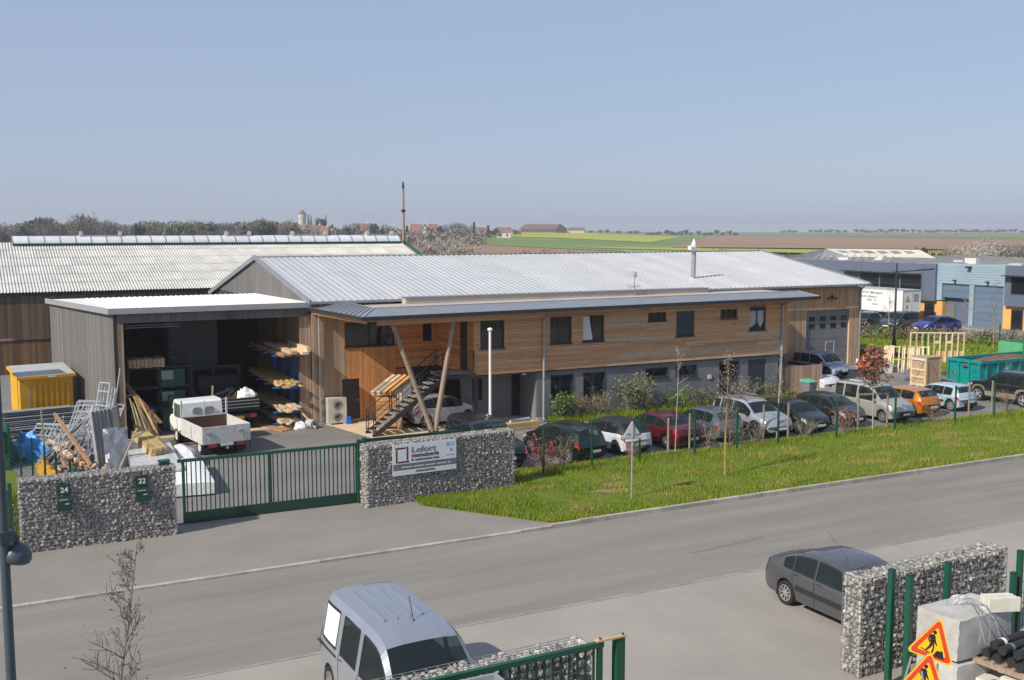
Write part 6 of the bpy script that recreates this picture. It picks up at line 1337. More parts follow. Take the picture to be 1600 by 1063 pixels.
# ------------------------------------------------------------------ plants
def rv(r, k=1.): return Vector((r.uniform(-1,1), r.uniform(-1,1), r.uniform(-1,1)))*k
def branch(mb, tips, p, d, L, rad, lev, r, kids=4, spread=.7, up=.25, n=4, wig=.12):
    segs_ = 3 if lev > 0 else 2; q = Vector(p); d = Vector(d).normalized(); r0 = rad
    for s in range(segs_):
        d2 = (d+rv(r, wig)+Vector((0,0,up*.15))).normalized(); q2 = q+d2*L/segs_; r1 = rad*(1-.75*(s+1)/segs_); mb.tube(q, q2, r0, n if lev > 0 else 3, r2=max(.0045, r1), cap=False)
        if lev > 0:
            for k in range(kids):
                t = r.random(); b = q.lerp(q2, t); a = r.uniform(0,2*PI); side = d2.cross(Vector((math.cos(a),math.sin(a),.3))).normalized()
                if s > 0 or lev > 1 or r.random() < .5: branch(mb, tips, b, d2*(1-spread)+side*spread+Vector((0,0,up)), L*r.uniform(.32,.55)*(1.15-.5*t*(s+1)/segs_), max(.005, r1*.55), lev-1, r, max(2,kids-1), spread, up, 3, wig)
        q, d, r0 = q2, d2, r1
    tips.append((q, d))
def young_tree(label, x, y, h, lean, m, twm, seed, group=None, first=.35, nb=16, bl=.9, rad=.035, leaf=None, nleaf=0, ls=.05, z0=0, name='young_tree', tuft=False, up=.5):
    r = random.Random(seed); o = thing(name, label, 'tree', (x,y,z0), 0, group); tk_ = MB(); cr_ = MB(); tips = []
    pts = [Vector((lean[0]*t+.04*math.sin(5*t+seed), lean[1]*t+.03*math.sin(4*t), h*t)) for t in [k/9 for k in range(10)]]
    for k in range(9): tk_.tube(pts[k], pts[k+1], rad*(1-.85*k/9), 7, r2=rad*(1-.85*(k+1)/9), cap=False)
    for k in range(nb):
        t = first+(1-first)*(k+r.random())/nb; i = min(8, int(t*9)); p = pts[i].lerp(pts[i+1], t*9-i); a = r.uniform(0,2*PI)
        branch(cr_, tips, p, (math.cos(a), math.sin(a), r.uniform(.4,1.0)), bl*(1.25-t)*r.uniform(.7,1.2), .015*(1.3-t), 1, r, 4, .6, up)
    tk_.build('trunk', M[m], o, smooth=60); cr_.build('crown', M[twm], o)
    if leaf:
        lm = MB()
        for k in range(nleaf):
            p, d = tips[r.randrange(len(tips))]; p = p+rv(r, .10); a = rv(r).normalized(); b = a.cross(rv(r)).normalized(); s = ls*r.uniform(.6,1.3); lm.add([p-a*s, p+b*s*.5, p+a*s, p-b*s*.5], [(0,1,2,3)])
        lm.build('leaves', M[leaf], o)
    return o
def stakes(label, pts, h, bar=True, group=None):
    for i, (x, y) in enumerate(pts):
        o = thing('tree_stake', label, 'stake', (x,y,0), 0, group or label[:40]); MB().tube((0,0,0),(0,0,h),.045,8).build('stake', M['stake'], o)
young_tree('bare dark sapling with small black cones in front of the road', 1.02, 13, 5.05, (.62,0), 'bark', 'bark', 3, first=.56, nb=30, bl=.8, rad=.026, leaf='ink', nleaf=230, ls=.016, up=.35)
young_tree('slim bare tree with bright yellow lichen on its trunk in the verge', 23.55, 29.0, 4.35, (-.05,0), 'lichen', 'twig', 4, first=.42, nb=30, bl=1.05, rad=.05, leaf='blossom', nleaf=260, ls=.03, up=.7)
young_tree('slender pale bare tree staked beside the red saloon', 24.35, 33.05, 4.3, (.0,0), 'palebark', 'palebark', 5, first=.5, nb=11, bl=.7, rad=.026, up=.7)
young_tree('slender pale bare tree staked in front of the silver off-roader', 29.75, 33.4, 4.2, (.1,0), 'palebark', 'twig', 6, first=.55, nb=18, bl=.7, rad=.04, up=.8)
young_tree('young tree with copper brown leaves staked before the beige car', 34.5, 32.75, 3.5, (.02,0), 'palebark', 'bark', 7, first=.52, nb=26, bl=1.2, rad=.04, leaf='copper', nleaf=1000, ls=.085, up=.35)
stakes('grey wooden stake beside the slender tree by the red saloon', [(23.75,32.75),(25.1,33.2)], 1.55)
stakes('wooden stake beside the slender tree before the silver off-roader', [(29.1,33.5),(30.25,33.3)], 1.55)
stakes('wooden stake beside the copper leaved young tree', [(33.9,33.0),(35.2,32.6)], 1.75)
sb_ = MB().bar((33.9,33.0,1.7),(35.2,32.6,1.7),.04,.07).build('stake_rail', M['stake']); tag(sb_, 'low timber rail nailed between the stakes of the copper tree', 'rail')
stakes('wooden stake standing between the pale blue car and fence', [(42.9,33.4)], 1.65)
stakes('stout wooden stake standing beside the green fence post by the pale blue car', [(41.2,33.3)], 1.7)
def shrub(label, x, y, h, w, leaf, n, seed, ls=.05, twm='twig', group=None, nst=9, z0=.05, name='shrub', d=None):
    r = random.Random(seed); o = thing(name, label, 'shrub', (x,y,z0), 0, group); s = MB(); tips = []
    for k in range(nst):
        a = r.uniform(0,2*PI); branch(s, tips, (.05*math.cos(a),.05*math.sin(a),0), (math.cos(a)*w/h*.7, math.sin(a)*w/h*.7, 1.1), h*r.uniform(.6,.95), .014, 1, r, 3, .55, .3)
    s.build('stems', M[twm], o)
    if n:
        lm = MB(); blobs = [(rv(r, .30), r.uniform(.25,.5)) for _ in range(7)]
        for k in range(n):
            if r.random() < .45: p, q = tips[r.randrange(len(tips))]; p = p+rv(r, .09)
            else:
                c, rd = blobs[r.randrange(7)]; v = rv(r); v = v.normalized()*rd*r.random()**.4; p = Vector(((c.x+v.x)*w, (c.y+v.y)*(d or w), (c.z+v.z)*h*.8+h*.52))
            if p.z < 0: continue
            a = (rv(r)+Vector((0,0,.3))).normalized(); b = a.cross(rv(r)).normalized(); q = ls*r.uniform(.6,1.35); lm.add([p-a*q, p+b*q*.6, p+a*q, p-b*q*.6], [(0,1,2,3)])
        lm.build('leaves', M[leaf], o)
    return o
sh = shrub
sh('red leaved shrub in front of the black green hatchback', 18.05, 32.5, 1.3, .85, 'redleaf', 700, 1, .035)
sh('small olive shrub right of the red leaved shrub', 19.25, 33.2, 1.05, .45, 'leaf3', 260, 2, .03)
sh('low pinkish shrub between white hatchback and triangular sign', 22.3, 33.1, .75, .7, 'redleaf', 200, 3, .03)
sh('brown twiggy shrub in front of the red saloon lamp', 26.0, 33.1, 1.15, .7, 'brownleaf', 280, 4, .03)
sh('thin yellow green shoot beside the green post by the red saloon', 26.8, 32.9, 1.5, .4, 'leaf3', 60, 41, .04, nst=4)
sh('bare twiggy shrub left of the lichen tree', 27.3, 33.0, 1.2, .9, 'brownleaf', 160, 5, .025, nst=14)
sh('bare brown shrub before the silver off-roader wheel', 28.4, 33.2, .9, .7, 'brownleaf', 90, 6, .025, nst=12)
sh('bare grey shrub in front of the black hatchback number plate', 31.2, 33.3, .95, 1.3, 'leaf3', 120, 7, .025, nst=22)
sh('red tinted shrub in front of the olive grey hatchback', 33.2, 33.0, 1.2, 1.1, 'redleaf', 320, 8, .03, nst=16)
sh('low brown shrub behind the fence by the orange car', 38.6, 33.0, .8, .8, 'brownleaf', 160, 9, .03)
sh('rusty brown shrub between the pale blue car and off-roader', 43.9, 33.3, 1.1, 1.0, 'copper', 260, 10, .03)
sh('low dry shrub in front of the muddy off-road car', 45.9, 33.1, .7, 1.0, 'brownleaf', 180, 11, .03)
sh('sparse green tuft at the verge by the gabion wall end', 16.7, 32.6, .6, .5, 'leaf3', 120, 12, .03)
sheet('planting_bed', [(23.3,40.6),(37.6,40.2),(37.6,41.9),(23.3,41.9)], .014, M['lawn']); struct(MB().box(23.2,37.7,40.1,40.2,0,.10).build('bed_edging', M['kerb']))
kind(blades('grass', 9000, strip(23.3,37.6,40.5,41.85,.02), (.12,.42), .016, 'grass', 8), 'stuff')
sh('bright green dense bush beside the office downpipe', 24.0, 41.1, 1.35, 1.05, 'leaf', 900, 20, .06)
sh('dry reddish brown bush under the first ground floor window', 25.1, 41.3, 1.0, .8, 'brownleaf', 420, 21, .045)
sh('straw coloured grassy bush between the two tall ground floor windows', 26.05, 41.2, 1.25, .9, 'leaf3', 360, 22, .04, nst=20)
sh('tall grey green bush right of the ground floor windows', 27.7, 41.25, 1.75, 1.1, 'leaf2', 1000, 23, .055)
sh('grey green bush with yellowish tips next to the tallest bush', 28.6, 41.3, 1.7, .9, 'leaf3', 600, 24, .055)
sh('low dark green bush below the small office window', 30.4, 41.1, 1.0, 1.2, 'leaf', 700, 25, .045)
sh('silvery low bush below the second small office window', 31.6, 41.2, 1.15, 1.0, 'leaf2', 500, 26, .045)
sh('low bright green ground bush by the office wall box', 32.9, 41.0, .75, 1.4, 'leaf', 600, 27, .05)
sh('bare silvery twig bush in front of the dark office door', 34.4, 41.0, 1.4, 1.5, 'blossom', 260, 28, .03, 'twig', nst=26)
sh('olive bush in front of the office shutter', 36.2, 41.1, 1.2, 1.3, 'leaf3', 420, 29, .045)
sh('low yellow green bush at the foot of the right office downpipe', 37.3, 40.8, .6, .9, 'leaf3', 300, 30, .045)
sh('weedy bush growing behind the left gabion wall end', .7, 33.5, .7, 1.2, 'leaf3', 260, 31, .04); kind(blades('grass', 5000, strip(-.5,2.6,32.3,38,.02), (.1,.4), .014, 'grass', 9), 'stuff')
sheet('weed_strip', [(-3,32.2),(2.9,32.2),(1.0,43.0),(-3,43)], .008, M['lawn'])
# hedge of the far units: a row of clipped young bushes
for k in range(22):
    t = k/21; x = 57.4+8.4*t; y = 58.0-16.5*t
    sh('low mixed young bush in the hedge row before the far car park', x, y, 1.15, 1.15, ('leaf3','hazyleaf','brownleaf','leaf')[k % 4], 260, 100+k, .075, group='bushes in the far hedge row', z0=.75, nst=7)
young_tree('young bare tree staked beside the bright blue saloon', 62.0, 57.6, 3.6, (0,0), 'palebark', 'twig', 30, first=.4, nb=16, bl=.9, z0=.77)
young_tree('young pale tree in front of the half open warehouse door', 65.2, 53.0, 4.0, (0,0), 'palebark', 'palebark', 31, first=.35, nb=20, bl=1.0, z0=.77)
young_tree('young tree with yellow trunk before the closed blue warehouse door', 60.1, 46.9, 4.6, (0,0), 'lichen', 'twig', 32, first=.4, nb=16, bl=1.0, z0=.77, rad=.05)
for (x, y, l) in ((49.9,50.2,'thin dark green fence post beyond the garage corner'),(59.0,45.6,'thin green fence post at the lane before the stud frame'),(53.4,46.6,'thin black post behind the stud frame')): 
    p = thing('fence_post', l, 'post', (x,y,.75)); MB().tube((0,0,0),(0,0,1.9),.04,8).build('tube', M['green_d'], p)
# ------------------------------------------------------------------ blue grey industrial units on the right
un = thing('industrial_unit', 'blue grey industrial unit with ochre ground floor and blue sectional doors', 'industrial unit', (0,0,0)); UX = 74.0
MB().box(UX+.5,UX+26,30,84,.6,5.6).build('wall_core', M['bluecl'], un)
def fac(nm, y0, y1, z0, z1, m, dx=0., t=.5, p=None): return MB().box(UX-dx,UX+t,y0,y1,z0,z1).build(nm, M[m], p or un)
fac('upper_cladding', 63.5, 84, 2.6, 5.75, 'bluecl', .35); fac('upper_cladding', 45, 56.7, 2.65, 5.85, 'bluecl', .35)
for y in (64.8, 68.2, 71.9): MB().box(UX-.358,UX-.352,y-.012,y+.012,2.6,5.75).build('panel_joint', M['anth'], un)
fac('ground_wall', 62.95, 84, .7, 2.6, 'ochre'); fac('ground_wall', 45, 57.0, .7, 2.65, 'ochre')
sd = fac('siding', 56.7, 63.5, 4.15, 5.85, 'bluesid', .1); fac('siding', 62.98, 63.5, 2.7, 4.15, 'bluesid', .1, p=sd) if False else MB().box(UX-.1,UX+.5,62.98,63.5,2.7,4.15).build('siding', M['bluesid'], un)
MB().box(UX-.1,UX+.5,56.7,56.95,2.7,4.15).build('siding', M['bluesid'], un)
for k in range(8): MB().box(UX-.13,UX-.1,56.7,63.5,4.2+.205*k,4.2+.205*k+.10).build('siding_rib', M['bluesid'], sd)
MB().box(UX-.1,UX+.5,59.78,60.2,.7,4.15).build('pier', M['bluesid'], un)
d1 = MB().box(UX+.1,UX+.15,60.2,62.98,2.95,4.15).build('sectional_door', M['bluedoor'], un)
for k in range(2): MB().box(UX+.06,UX+.1,60.22,62.96,2.97+.59*k,2.97+.59*k+.57).build('door_section', M['bluedoor'], d1)
d2 = MB().box(UX+.1,UX+.15,56.95,59.78,.76,4.15).build('sectional_door', M['bluedoor'], un)
for k in range(6): MB().box(UX+.06,UX+.1,56.97,59.76,.78+.56*k,.78+.56*k+.54).build('door_section', M['bluedoor'], d2)
MB().box(UX+.16,UX+4,60.2,62.98,.76,.77).box(UX+3.9,UX+4,60.2,62.98,.77,2.95).box(UX+.5,UX+3.9,62.9,62.98,.77,2.95).build('interior', M['cream'], un); MB().box(UX+.4,UX+.5,62.0,62.9,.77,2.4).build('inner_door', M['machine'], un)
for y in (58.4, 61.6): MB().bx((UX-.25,y,4.45),(.3,.2,.12)).build('wall_lamp', M['anth'], un)
MB().bx((UX-.3,60.2,5.6),(.5,.35,.16)).build('wall_lamp', M['anth'], un)
for y0 in (63.75, 55.15): 
    o = MB().box(UX-.06,UX-.01,y0,y0+1.05,.78,2.4).build('entrance_door', M['anth'], un); MB().box(UX-.08,UX-.06,y0+.1,y0+.95,.9,2.3).build('pane', M['glass'], o)
def uwin(y0, y1, z0, z1, n):
    o = MB().box(UX-.37,UX-.3,y0,y1,z0,z1).build('ribbon_window', M['anth'], un)
    for k in range(n): a = y0+(y1-y0)*k/n+.08; b = y0+(y1-y0)*(k+1)/n-.08; MB().box(UX-.39,UX-.37,a,b,z0+.08,z1-.08).build('pane', M['glass'], o)
    for k in range(1, n): a = y0+(y1-y0)*k/n; MB().box(UX-.40,UX-.372,a-.07,a+.07,z0,z1).build('mullion', M['bluecl'], o)
    return o
uwin(64.95, 72.0, 3.45, 4.75, 3); uwin(50.0, 56.1, 3.6, 5.0, 3)
MB().box(UX-1.0,UX-.35,65.0,74,4.82,4.9).build('awning', M['anth'], un); MB().box(UX-1.0,UX-.35,48,56.6,5.02,5.1).build('awning', M['anth'], un)
MB().box(UX+.5,UX+26,30,84,5.6,5.72).build('flat_roof', M['flatroof'], un); r = random.Random(14)
for k in range(12): MB().box(UX+.6,UX+25,62+1.9*k-.04,62+1.9*k+.04,5.72,5.78).build('roof_seam', M['flatroof'], un)
for (x, y, l, w_, h, m) in ((77,57.8,2.2,.9,.35,'lid'),(79,54.2,2.6,.9,.4,'white'),(82,58,3.5,1.2,.4,'lid'),(84,52,3.5,1.2,.4,'white'),(87,57,3.2,1.3,.45,'lid'),(90,53,4,1.3,.45,'white'),(76.5,55.2,2.3,.8,.35,'white'),(93,61,3,1.2,.5,'lid'),(78,63,.9,.9,.9,'cream'),(78,73.5,.9,.8,.9,'cream'),(76,76,1.2,1.0,.5,'cream'),(80,66,1.3,.8,.4,'lid')):
    o = MB().box(0,l*.55,0,w_*1.3,0,h*.55).build('skylight' if m != 'cream' else 'roof_unit', M[m], un, loc=(x,y,5.72))
for k in range(11): MB().bar((75.5+.1*k,70.5+1.05*k,5.75),(76.8+.1*k,71.1+1.05*k,6.25),.07).build('roof_rail', M['lid'], un)
lo_ = thing('low_factory', 'low factory with ivory sheet roof and grey gable behind the blue units', 'factory', (0,0,0))
a = far(.296,118); b = far(.385,112); c = far(.400,106); d = far(.318,110); e = far(.262,116)
mb = MB(); mb.add([(*a,6.55),(*b,6.55),(*c,5.85),(*d,5.85)],[(0,3,2,1)]); mb.build('roof', M['ivory'], lo_)
MB().add([(*e,5.75),(*d,5.85),(*a,6.55),(*e,.6),(*d,.6)],[(0,3,4,1,2)]).add([(*d,5.8),(*c,5.8),(*c,.6),(*d,.6)],[(0,3,2,1)]).build('wall', M['galv_d'], lo_)
MB().add([(*e,5.7),(*a,6.5),(*far(.30,124),5.7)],[(0,1,2)]).build('back_roof', M['ivory'], lo_); r = random.Random(3)
for k in range(6):
    t = .10+.145*k; p = Vector((*a,6.55)).lerp(Vector((*b,6.55)), t); q = Vector((*d,5.85)).lerp(Vector((*c,5.85)), t+.02); p1 = p.lerp(q,.25); p2 = p.lerp(q,.5); MB().bar(p1+Vector((0,0,.03)),p2+Vector((0,0,.03)),.8,.04).build('rooflight', M['galv_d'], lo_)
# trailer with lettering
tl_ = thing('box_trailer', 'white box trailer with delivery lettering parked before the blue unit', 'trailer', (69.3,63.0,.77)); TLh = 2.85
MB().box(0,2.1,0,12,1.0,TLh).build('box', M['white'], tl_); MB().box(-.03,2.13,-.03,12.03,TLh,TLh+.06).build('roof_edge', M['lid'], tl_); MB().box(-.02,0,0,12,.96,1.06).build('side_rail', M['lid'], tl_)
MB().box(1.03,1.07,-.02,0,1.0,TLh).box(0,.05,-.025,0,1.0,TLh).box(2.05,2.1,-.025,0,1.0,TLh).box(.05,2.05,-.025,0,TLh-.06,TLh).build('door_frame', M['lid'], tl_)
for x in (.3,1.55): MB().box(x,x+.4,-.06,-.02,.92,1.06).build('tail_lamp', M['red'], tl_)
for y in (1.2,2.4): 
    for x in (.15,1.9): MB().lathe([(0,-.14),(.42,-.14),(.42,.14),(0,.14)],16,M=Matrix.Translation((x,y,.42)) @ Matrix.Rotation(PI/2,4,'Y')).build('wheel', M['black'], tl_)
MB().box(.3,1.8,.3,11.5,.75,.95).build('chassis', M['steel'], tl_)
RS = (PI/2,0,-PI/2)
for s, z, sz, y0 in (('TRANSPORT Messagerie',2.46,.30,5.3),('courte distance',2.12,.30,4.7),('24/24   7/7',1.82,.24,3.9),('Express',1.52,.20,3.3)): text('lettering', s, sz, 'greyink', tl_, (-.012,y0,z), RS, .002, .004)
TM = Matrix.Translation((.30,-.022,1.95)) @ Matrix.Rotation(PI/2,4,'X'); MB().prism(rtri(.55,0,.03),0,.004,0,TM).build('warning_triangle', M['greyink'], tl_); MB().prism(rtri(.55,.06,.02),.004,.008,0,TM).build('warning_triangle', mat('faded_yellow',(.55,.52,.12),.6), tl_)
for k in range(5): MB().box(1.25,1.9-.08*(k%2),-.024,-.022,2.5-.14*k,2.56-.14*k).build('small_print', M['greyink'], tl_)
MB().bx((.52,-.024,1.5),(.10,.004,.3)).build('pictogram', M['ink'], tl_)
# ------------------------------------------------------------------ far trees, village, barn
def far_mesh(seed, n, w, h, m, tm, trunk=.22, shape='round', size=.55, thick=.10):
    r = random.Random(seed); t = MB(); c = MB(); tips = []
    t.tube((0,0,0),(0,0,h*.55),h*.018+.05,5,r2=h*.008)
    for k in range(9): a = r.uniform(0,6.28); t.tube((0,0,h*(trunk+.03*k)),(math.cos(a)*w*.3,math.sin(a)*w*.3,h*(trunk+.25+.04*k)),h*.006+.03,4,r2=.03,cap=False)
    bl = [(rv(r,.36), r.uniform(.16,.34)) for _ in range(11)]
    for k in range(n):
        if shape == 'round':
            c0, rd = bl[r.randrange(11)]; v = rv(r).normalized()*rd*r.random()**.45; p = Vector(((c0.x+v.x)*w*.72, (c0.y+v.y)*w*.72, h*(trunk+(1-trunk)*(.5+(c0.z+v.z)*.72))))
            a = (p-Vector((0,0,h*.3))).normalized()*.8+rv(r,.6)
        else:
            q = r.random(); rad = w*.5*(1-q)*(1 if shape == 'cone' else .9+.4*math.sin(3*q)); an_ = r.uniform(0,6.28); rr2 = rad*r.random()**.5; p = Vector((math.cos(an_)*rr2, math.sin(an_)*rr2, h*(.06+.94*q))); a = Vector((math.cos(an_),math.sin(an_),.5 if shape == 'cone' else 2))+rv(r,.5)
        a = a.normalized(); b = a.cross(rv(r)).normalized(); s = size*r.uniform(.5,1.3); c.add([p-a*s-b*thick*.5, p-a*s+b*thick*.5, p+a*s+b*thick*.3, p+a*s-b*thick*.3], [(0,1,2,3)])
    return t.mesh('trunk', M[tm]), c.mesh('crown', M[m])
PR = {'bare': [far_mesh(s, 620, 9, 11, 'twigfar', 'bark', .16, 'round', .6, .13) for s in (1,2,3,4)], 'ever': [far_mesh(s, 520, 6.5, 11, 'conif', 'bark', .1, 'round', .5, .5) for s in (5,6)],
      'cone': [far_mesh(8, 420, 4.5, 12, 'conif', 'bark', .05, 'cone', .5, .4)], 'spring': [far_mesh(s, 560, 9, 9, 'hazyleaf', 'bark', .1, 'round', .5, .3) for s in (9,10)], 'pop': [far_mesh(11, 420, 2.6, 13, 'twigfar', 'bark', .05, 'pop', .6, .16)],
      'blos': [far_mesh(12, 1500, 8, 8, 'blossom', 'bark', .06, 'round', .28, .12)], 'dense': [far_mesh(s, 800, 7, 7, 'twigfar', 'bark', .22, 'round', .42, .28) for s in (13,14)]}
FL = {'bare': ('bare_tree','bare brown tree in the distant wood line','distant bare trees'), 'ever': ('evergreen_tree','dark evergreen tree in the distant wood line','distant evergreen trees'), 'cone': ('conifer','dark pointed conifer in the distance','distant conifers'), 'spring': ('budding_tree','pale budding tree in the distant wood line','distant budding trees'), 'pop': ('poplar_tree','slim bare poplar in the distance','distant poplars'), 'blos': ('blossom_tree','pale blossoming tree beyond the roofs','blossoming trees'), 'dense': ('round_tree','round crowned roadside tree on the far horizon','horizon roadside trees')}
frn = random.Random(77)
def ftree(kd, b, d, ztop, w=None, label=None, grp=True):
    tm, cm = PR[kd][frn.randrange(len(PR[kd]))]; H0 = {'bare':11,'ever':11,'cone':12,'spring':9,'pop':13,'blos':8,'dense':7}[kd]; W0 = {'bare':9,'ever':6.5,'cone':4.5,'spring':9,'pop':2.6,'blos':8,'dense':7}[kd]
    x, y = far(b, d); z = zt(d, b) if d > 300 else .5; s = max(.25, (ztop-z)/H0*.97); k = s if w is None else w/W0
    nm, lb, gp = FL[kd]; o = thing(nm, label or lb, 'tree', (x,y,z-.1), frn.uniform(0,6.28), gp if grp and not label else None)
    inst('trunk', tm, o, (0,0,0), (k,k,s)); inst('crown', cm, o, (0,0,0), (k,k,s)); return o
def ty(y, d): return 8.8-(y-357)/1650*d
prof = smf([-80,0,40,65,82,100,112,130,152,175,205,240,275,300,330,360,400,425,450,470,520,560,600,630,660],[346,345,344,337,333,345,341,329,334,344,341,340,340,338,342,342,341,338,343,346,350,350,349,352,352])
for row, (d0, dy, st) in enumerate(((345,0,15),(400,-1,17),(470,1,19))):
    px = -75+row*7
    while px < 470:
        d = d0+frn.uniform(-20,25); kd = frn.choice(['bare','bare','bare','bare','ever','spring'] if row == 0 else ['bare','bare','bare','ever'])
        y = prof(px, 4)+dy+(frn.uniform(0,7) if row == 0 else frn.uniform(-1,5)); ftree(kd, (px-800)/1650, d, ty(y, d), w=frn.uniform(7,11)); px += st*frn.uniform(.7,1.25)
ftree('bare', (132-800)/1650, 330, ty(328,330), 13, 'large rounded bare tree standing highest in the left wood line'); ftree('bare', (82-800)/1650, 335, ty(332,335), 7, 'narrow tall bare tree left of the largest one in the wood line')
for px in (335,218,45): ftree('ever', (px-800)/1650, 340, ty(344,340), 6)
for px, y in ((408,337),(395,341),(420,340),(432,341)): ftree('ever', (px-800)/1650, 480, ty(y,480), 7)
for px, y, kd, d in ((459,340,'bare',600),(484,335,'pop',620),(488,336,'pop',620),(503,337,'ever',600),(511,336,'pop',600),(465,345,'ever',600),(521,350,'cone',560),(548,344,'bare',450),(552,345,'bare',455),(541,352,'ever',430),(588,343,'ever',440),(601,347,'bare',450),(575,350,'bare',520),(598,357,'spring',300),(562,356,'bare',420),(530,355,'bare',420),(637,352,'cone',520),(686,349,'ever',560),(700,346,'bare',560),(712,345,'bare',560),(722,346,'bare',560),(732,347,'bare',565),(741,346,'cone',570),(763,351,'cone',620),(773,354,'ever',620),(672,357,'bare',480),(650,358,'bare',470),(807,357,'spring',700),(620,354,'bare',480),(480,356,'spring',420),(440,355,'bare',400),(500,357,'bare',430)): ftree(kd, (px-800)/1650, d, ty(y,d), {'pop':2.6,'cone':4.5,'ever':8}.get(kd,9))
for px, y in ((664,364),(690,361),(712,363),(735,368),(676,362),(700,360)): ftree('blos', (px-800)/1650, 150, ty(y+3,150), 4.6)
ftree('blos', (700-800)/1650, 148, ty(364,148), 6.2, 'largest pale blossoming tree beyond the workshop roof ridge')
for k, px in enumerate(range(800,1270,17)): ftree(('spring','bare','blos','bare')[k%4], (px+frn.uniform(-6,6)-800)/1650, 165+frn.uniform(-10,15), ty(387+frn.uniform(-4,5),165), 4.5+frn.uniform(-1,1.5))
for px, y, w in ((897,358,0),(911,358,0),(923,359,0),(937,359,0),(948,358,0),(966,359,0),(984,360,0),(993,358,0)): ftree('dense', (px-800)/1650, 1100, ty(y,1100), 7.5)
for px in (1012,1020,1028,1040,1047,1054,1062,1070,1078,1090,1100,1108,1118,1128,1138,1148): ftree('dense', (px-800)/1650, 1050, ty(359+frn.uniform(-1.5,3),1050), frn.uniform(6,9))
px = 1222
while px < 1610:
    if not any(a < px < b for a, b in ((1240,1264),(1325,1334),(1415,1420))): ftree('dense', (px-800)/1650, 1650, ty(357.2+frn.uniform(-1,1.8),1650), frn.uniform(9,14))
    px += frn.uniform(6,11)
for px, y, d, kd, w in ((1500,372,180,'blos',9),(1525,370,185,'blos',9),(1555,368,190,'blos',8),(1580,366,200,'bare',10),(1600,366,200,'bare',10),(1480,381,165,'bare',6),(1465,383,150,'spring',4),(1575,374,170,'bare',8),(1540,376,165,'blos',7),(1512,380,160,'blos',7),(1250,389,140,'spring',6),(1268,390,140,'bare',5),(1225,389,150,'bare',5)): ftree(kd, (px-800)/1650, d, ty(y,d), w)
ftree('ever', (1437-800)/1650, 128, ty(372,128), 2.4, 'dark pair of evergreens behind the ivory factory roof', False); ftree('ever', (1447-800)/1650, 129, ty(374,129), 2.4, 'second dark evergreen right beside the first behind the ivory roof', False)
wt = thing('water_tower', 'pale round water tower with conical roof above the village', 'water tower', (*far((474.5-800)/1650,700), zt(700,-.2)))
MB().lathe([(2.4,0),(2.4,11.5),(2.75,12.2),(2.75,14.2)],16).build('shaft', M['render'], wt, smooth=40); MB().lathe([(3.0,14.2),(0,17.3)],16).build('roof', M['barn'], wt, smooth=40)
def house(px, d, wpx, yb, yt, label, m='render', gable=False, dep=8):
    x, y = far((px-800)/1650, d); W_ = wpx*d/1650; z = zt(d,(px-800)/1650); zt_ = ty(yt,d); zr = max(1.5,(zt_-z)); ze = zr*.55; o = thing('house', label, 'house', (x,y,z), -YAW)
    MB().box(-W_/2,W_/2,0,dep,-1,ze).build('wall', M[m], o)
    if gable: mb = MB().add([(-W_/2-.3,-.3,ze),(0,-.3,zr),(0,dep+.3,zr),(-W_/2-.3,dep+.3,ze),(W_/2+.3,-.3,ze),(W_/2+.3,dep+.3,ze)],[(0,1,2,3),(1,4,5,2)]); MB().add([(-W_/2,0,ze),(W_/2,0,ze),(0,0,zr-.1)],[(0,1,2)]).build('gable', M[m], o)
    else: mb = MB().add([(-W_/2-.3,-.4,ze),(W_/2+.3,-.4,ze),(W_/2+.3,dep/2,zr),(-W_/2-.3,dep/2,zr),(-W_/2-.3,dep+.4,ze),(W_/2+.3,dep+.4,ze)],[(0,1,2,3),(3,2,5,4)])
    rf_ = mb.build('roof', M['tile'], o); MB().box(W_*.2,W_*.2+.7,dep/2-.3,dep/2+.3,zr-.4,zr+.7).build('chimney', M['render'], rf_)
    for s in (-.25,.2): MB().box(W_*s,W_*s+.9,-.06,0,ze*.35,ze*.75).build('window', M['glass'], o)
for h in ((430,520,30,355,349,'red roofed house left of the water tower'),(462,520,36,357,351,'long red roofed house below the water tower'),(492,530,26,358,352,'red roofed house right of the water tower base'),(507,430,11,358,354,'bright cream walled house below the conifer'),(568,560,24,355,349,'brown roofed house behind the round bare tree'),(650,520,16,358,350,'red roofed house right of the tall mast'),(664,520,14,358,351,'house with red roof in the middle of the right village group'),(676,525,12,358,350,'house with steep red roof end beside the evergreen'),(752,620,16,364,355,'white house with red roof left of the brown barn'),(787,620,22,364,355,'red roofed house next to the brown barn'),(745,640,8,363,356,'small gabled house beside the conifer')): house(*h[:5], h[5], gable=h[0] in (664,745))
bn = thing('barn', 'large brown roofed barn with dark gable on the field edge', 'barn', (*far((848-800)/1650,900), zt(900,.03)), -YAW); bn.scale = (1.42,1.42,1.42)
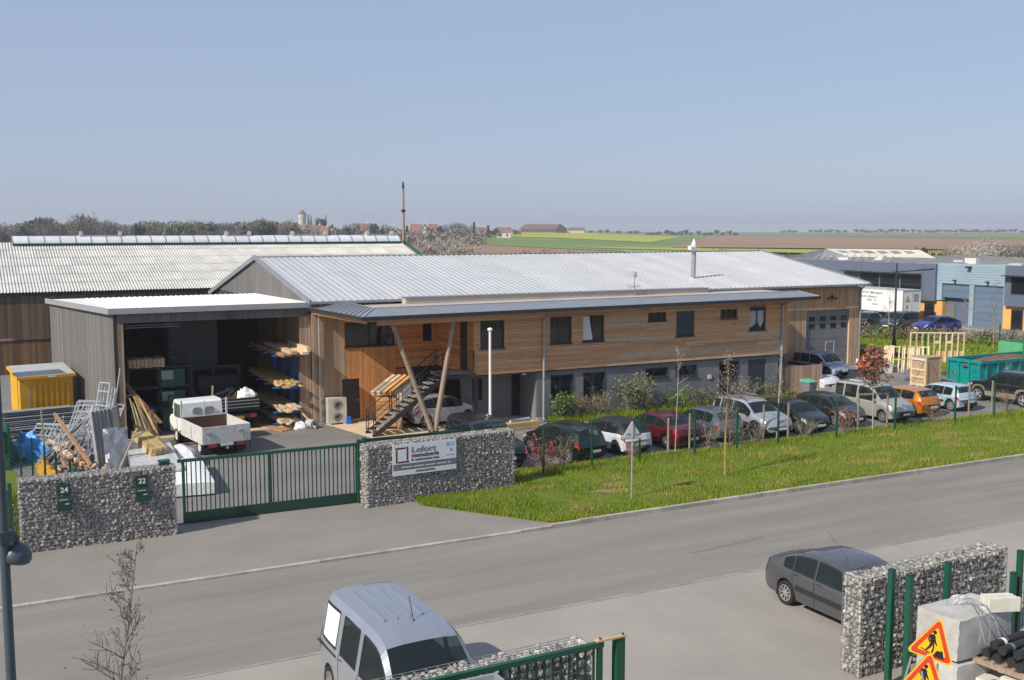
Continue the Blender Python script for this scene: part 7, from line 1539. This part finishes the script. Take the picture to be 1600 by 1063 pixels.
MB().box(-13,13,0,14,-2,2.6).build('wall', M['barn'], bn); MB().add([(-15,-.3,2.0),(7.5,-.3,2.0),(9.5,7,5.4),(-10.5,7,5.4)],[(0,1,2,3)]).add([(7.5,-.4,-2),(14.5,-.4,-2),(14.5,-.4,2.4),(11.5,-.4,5.0),(9.5,-.4,5.4),(7.5,-.4,2.0)],[(0,1,2,3,4,5)],1).add([(9.5,-.3,5.42),(11.5,-.3,5.02),(14.7,-.3,2.4),(14.7,14,2.4),(9.5,14,5.42)],[(0,1,2,3,4)]).build('roof', [M['barn'],M['barn_d']], bn)
b2 = thing('barn', 'low red roofed barn annex right of the large brown barn', 'barn', (*far((900-800)/1650,920), zt(920,.06)), -YAW); b2.scale = (1.4,1.4,1.4); MB().box(-5,5,0,7,-2,2.2).build('wall', M['render'], b2); MB().add([(-5.3,-.3,2.2),(5.3,-.3,2.2),(5.3,3.5,3.8),(-5.3,3.5,3.8)],[(0,1,2,3)]).build('roof', M['tile'], b2)
pt = thing('polytunnel', 'pale grey polytunnel showing above the workshop ridge', 'polytunnel', (*far((1022-800)/1650,132), .5), -YAW+.05)
mb = MB()
for i in range(13):
    t = PI*i/12
    for x in (-3.5,3.5): mb.v.append((x+(.0 if x < 0 else 0), -3*math.cos(t), 5.2*math.sin(t)+.3))
for i in range(12): mb.f.append((2*i,2*i+1,2*i+3,2*i+2)); mb.m.append(0)
mb.build('film', M['polytunnel'], pt, smooth=60)
wood = MB(); r = random.Random(90)
for k in range(5200):
    px = r.uniform(-90,760); d = r.uniform(430,560); x, y = far((px-800)/1650, d); top_y = prof(px,4)+9+3*math.sin(px*.13); zz0 = zt(d,(px-800)/1650); z = zz0+(ty(top_y,d)-zz0)*r.random()**.7; a = rv(r).normalized(); b = a.cross(rv(r)).normalized(); s = r.uniform(.5,1.4); p = Vector((x,y,z)); wood.add([p-a*s-b*.35,p-a*s+b*.35,p+a*s+b*.35,p+a*s-b*.35],[(0,1,2,3)])
kind(wood.build('woods', M['twigfar']), 'stuff')
# ------------------------------------------------------------------ the air
hz_ = MB().box(-3120,3160,-3110,3170,-9.5,24).build('haze', [])
kind(hz_, 'stuff'); hm = bpy.data.materials.new('haze'); hm.use_nodes = True; n = hm.node_tree.nodes; n.remove(n['Principled BSDF'])
pv = n.new('ShaderNodeVolumePrincipled'); pv.inputs['Color'].default_value = (.93,.95,1,1); pv.inputs['Density'].default_value = .00035; pv.inputs['Anisotropy'].default_value = .2
hm.node_tree.links.new(pv.outputs[0], n['Material Output'].inputs['Volume']); hz_.data.materials.append(hm)
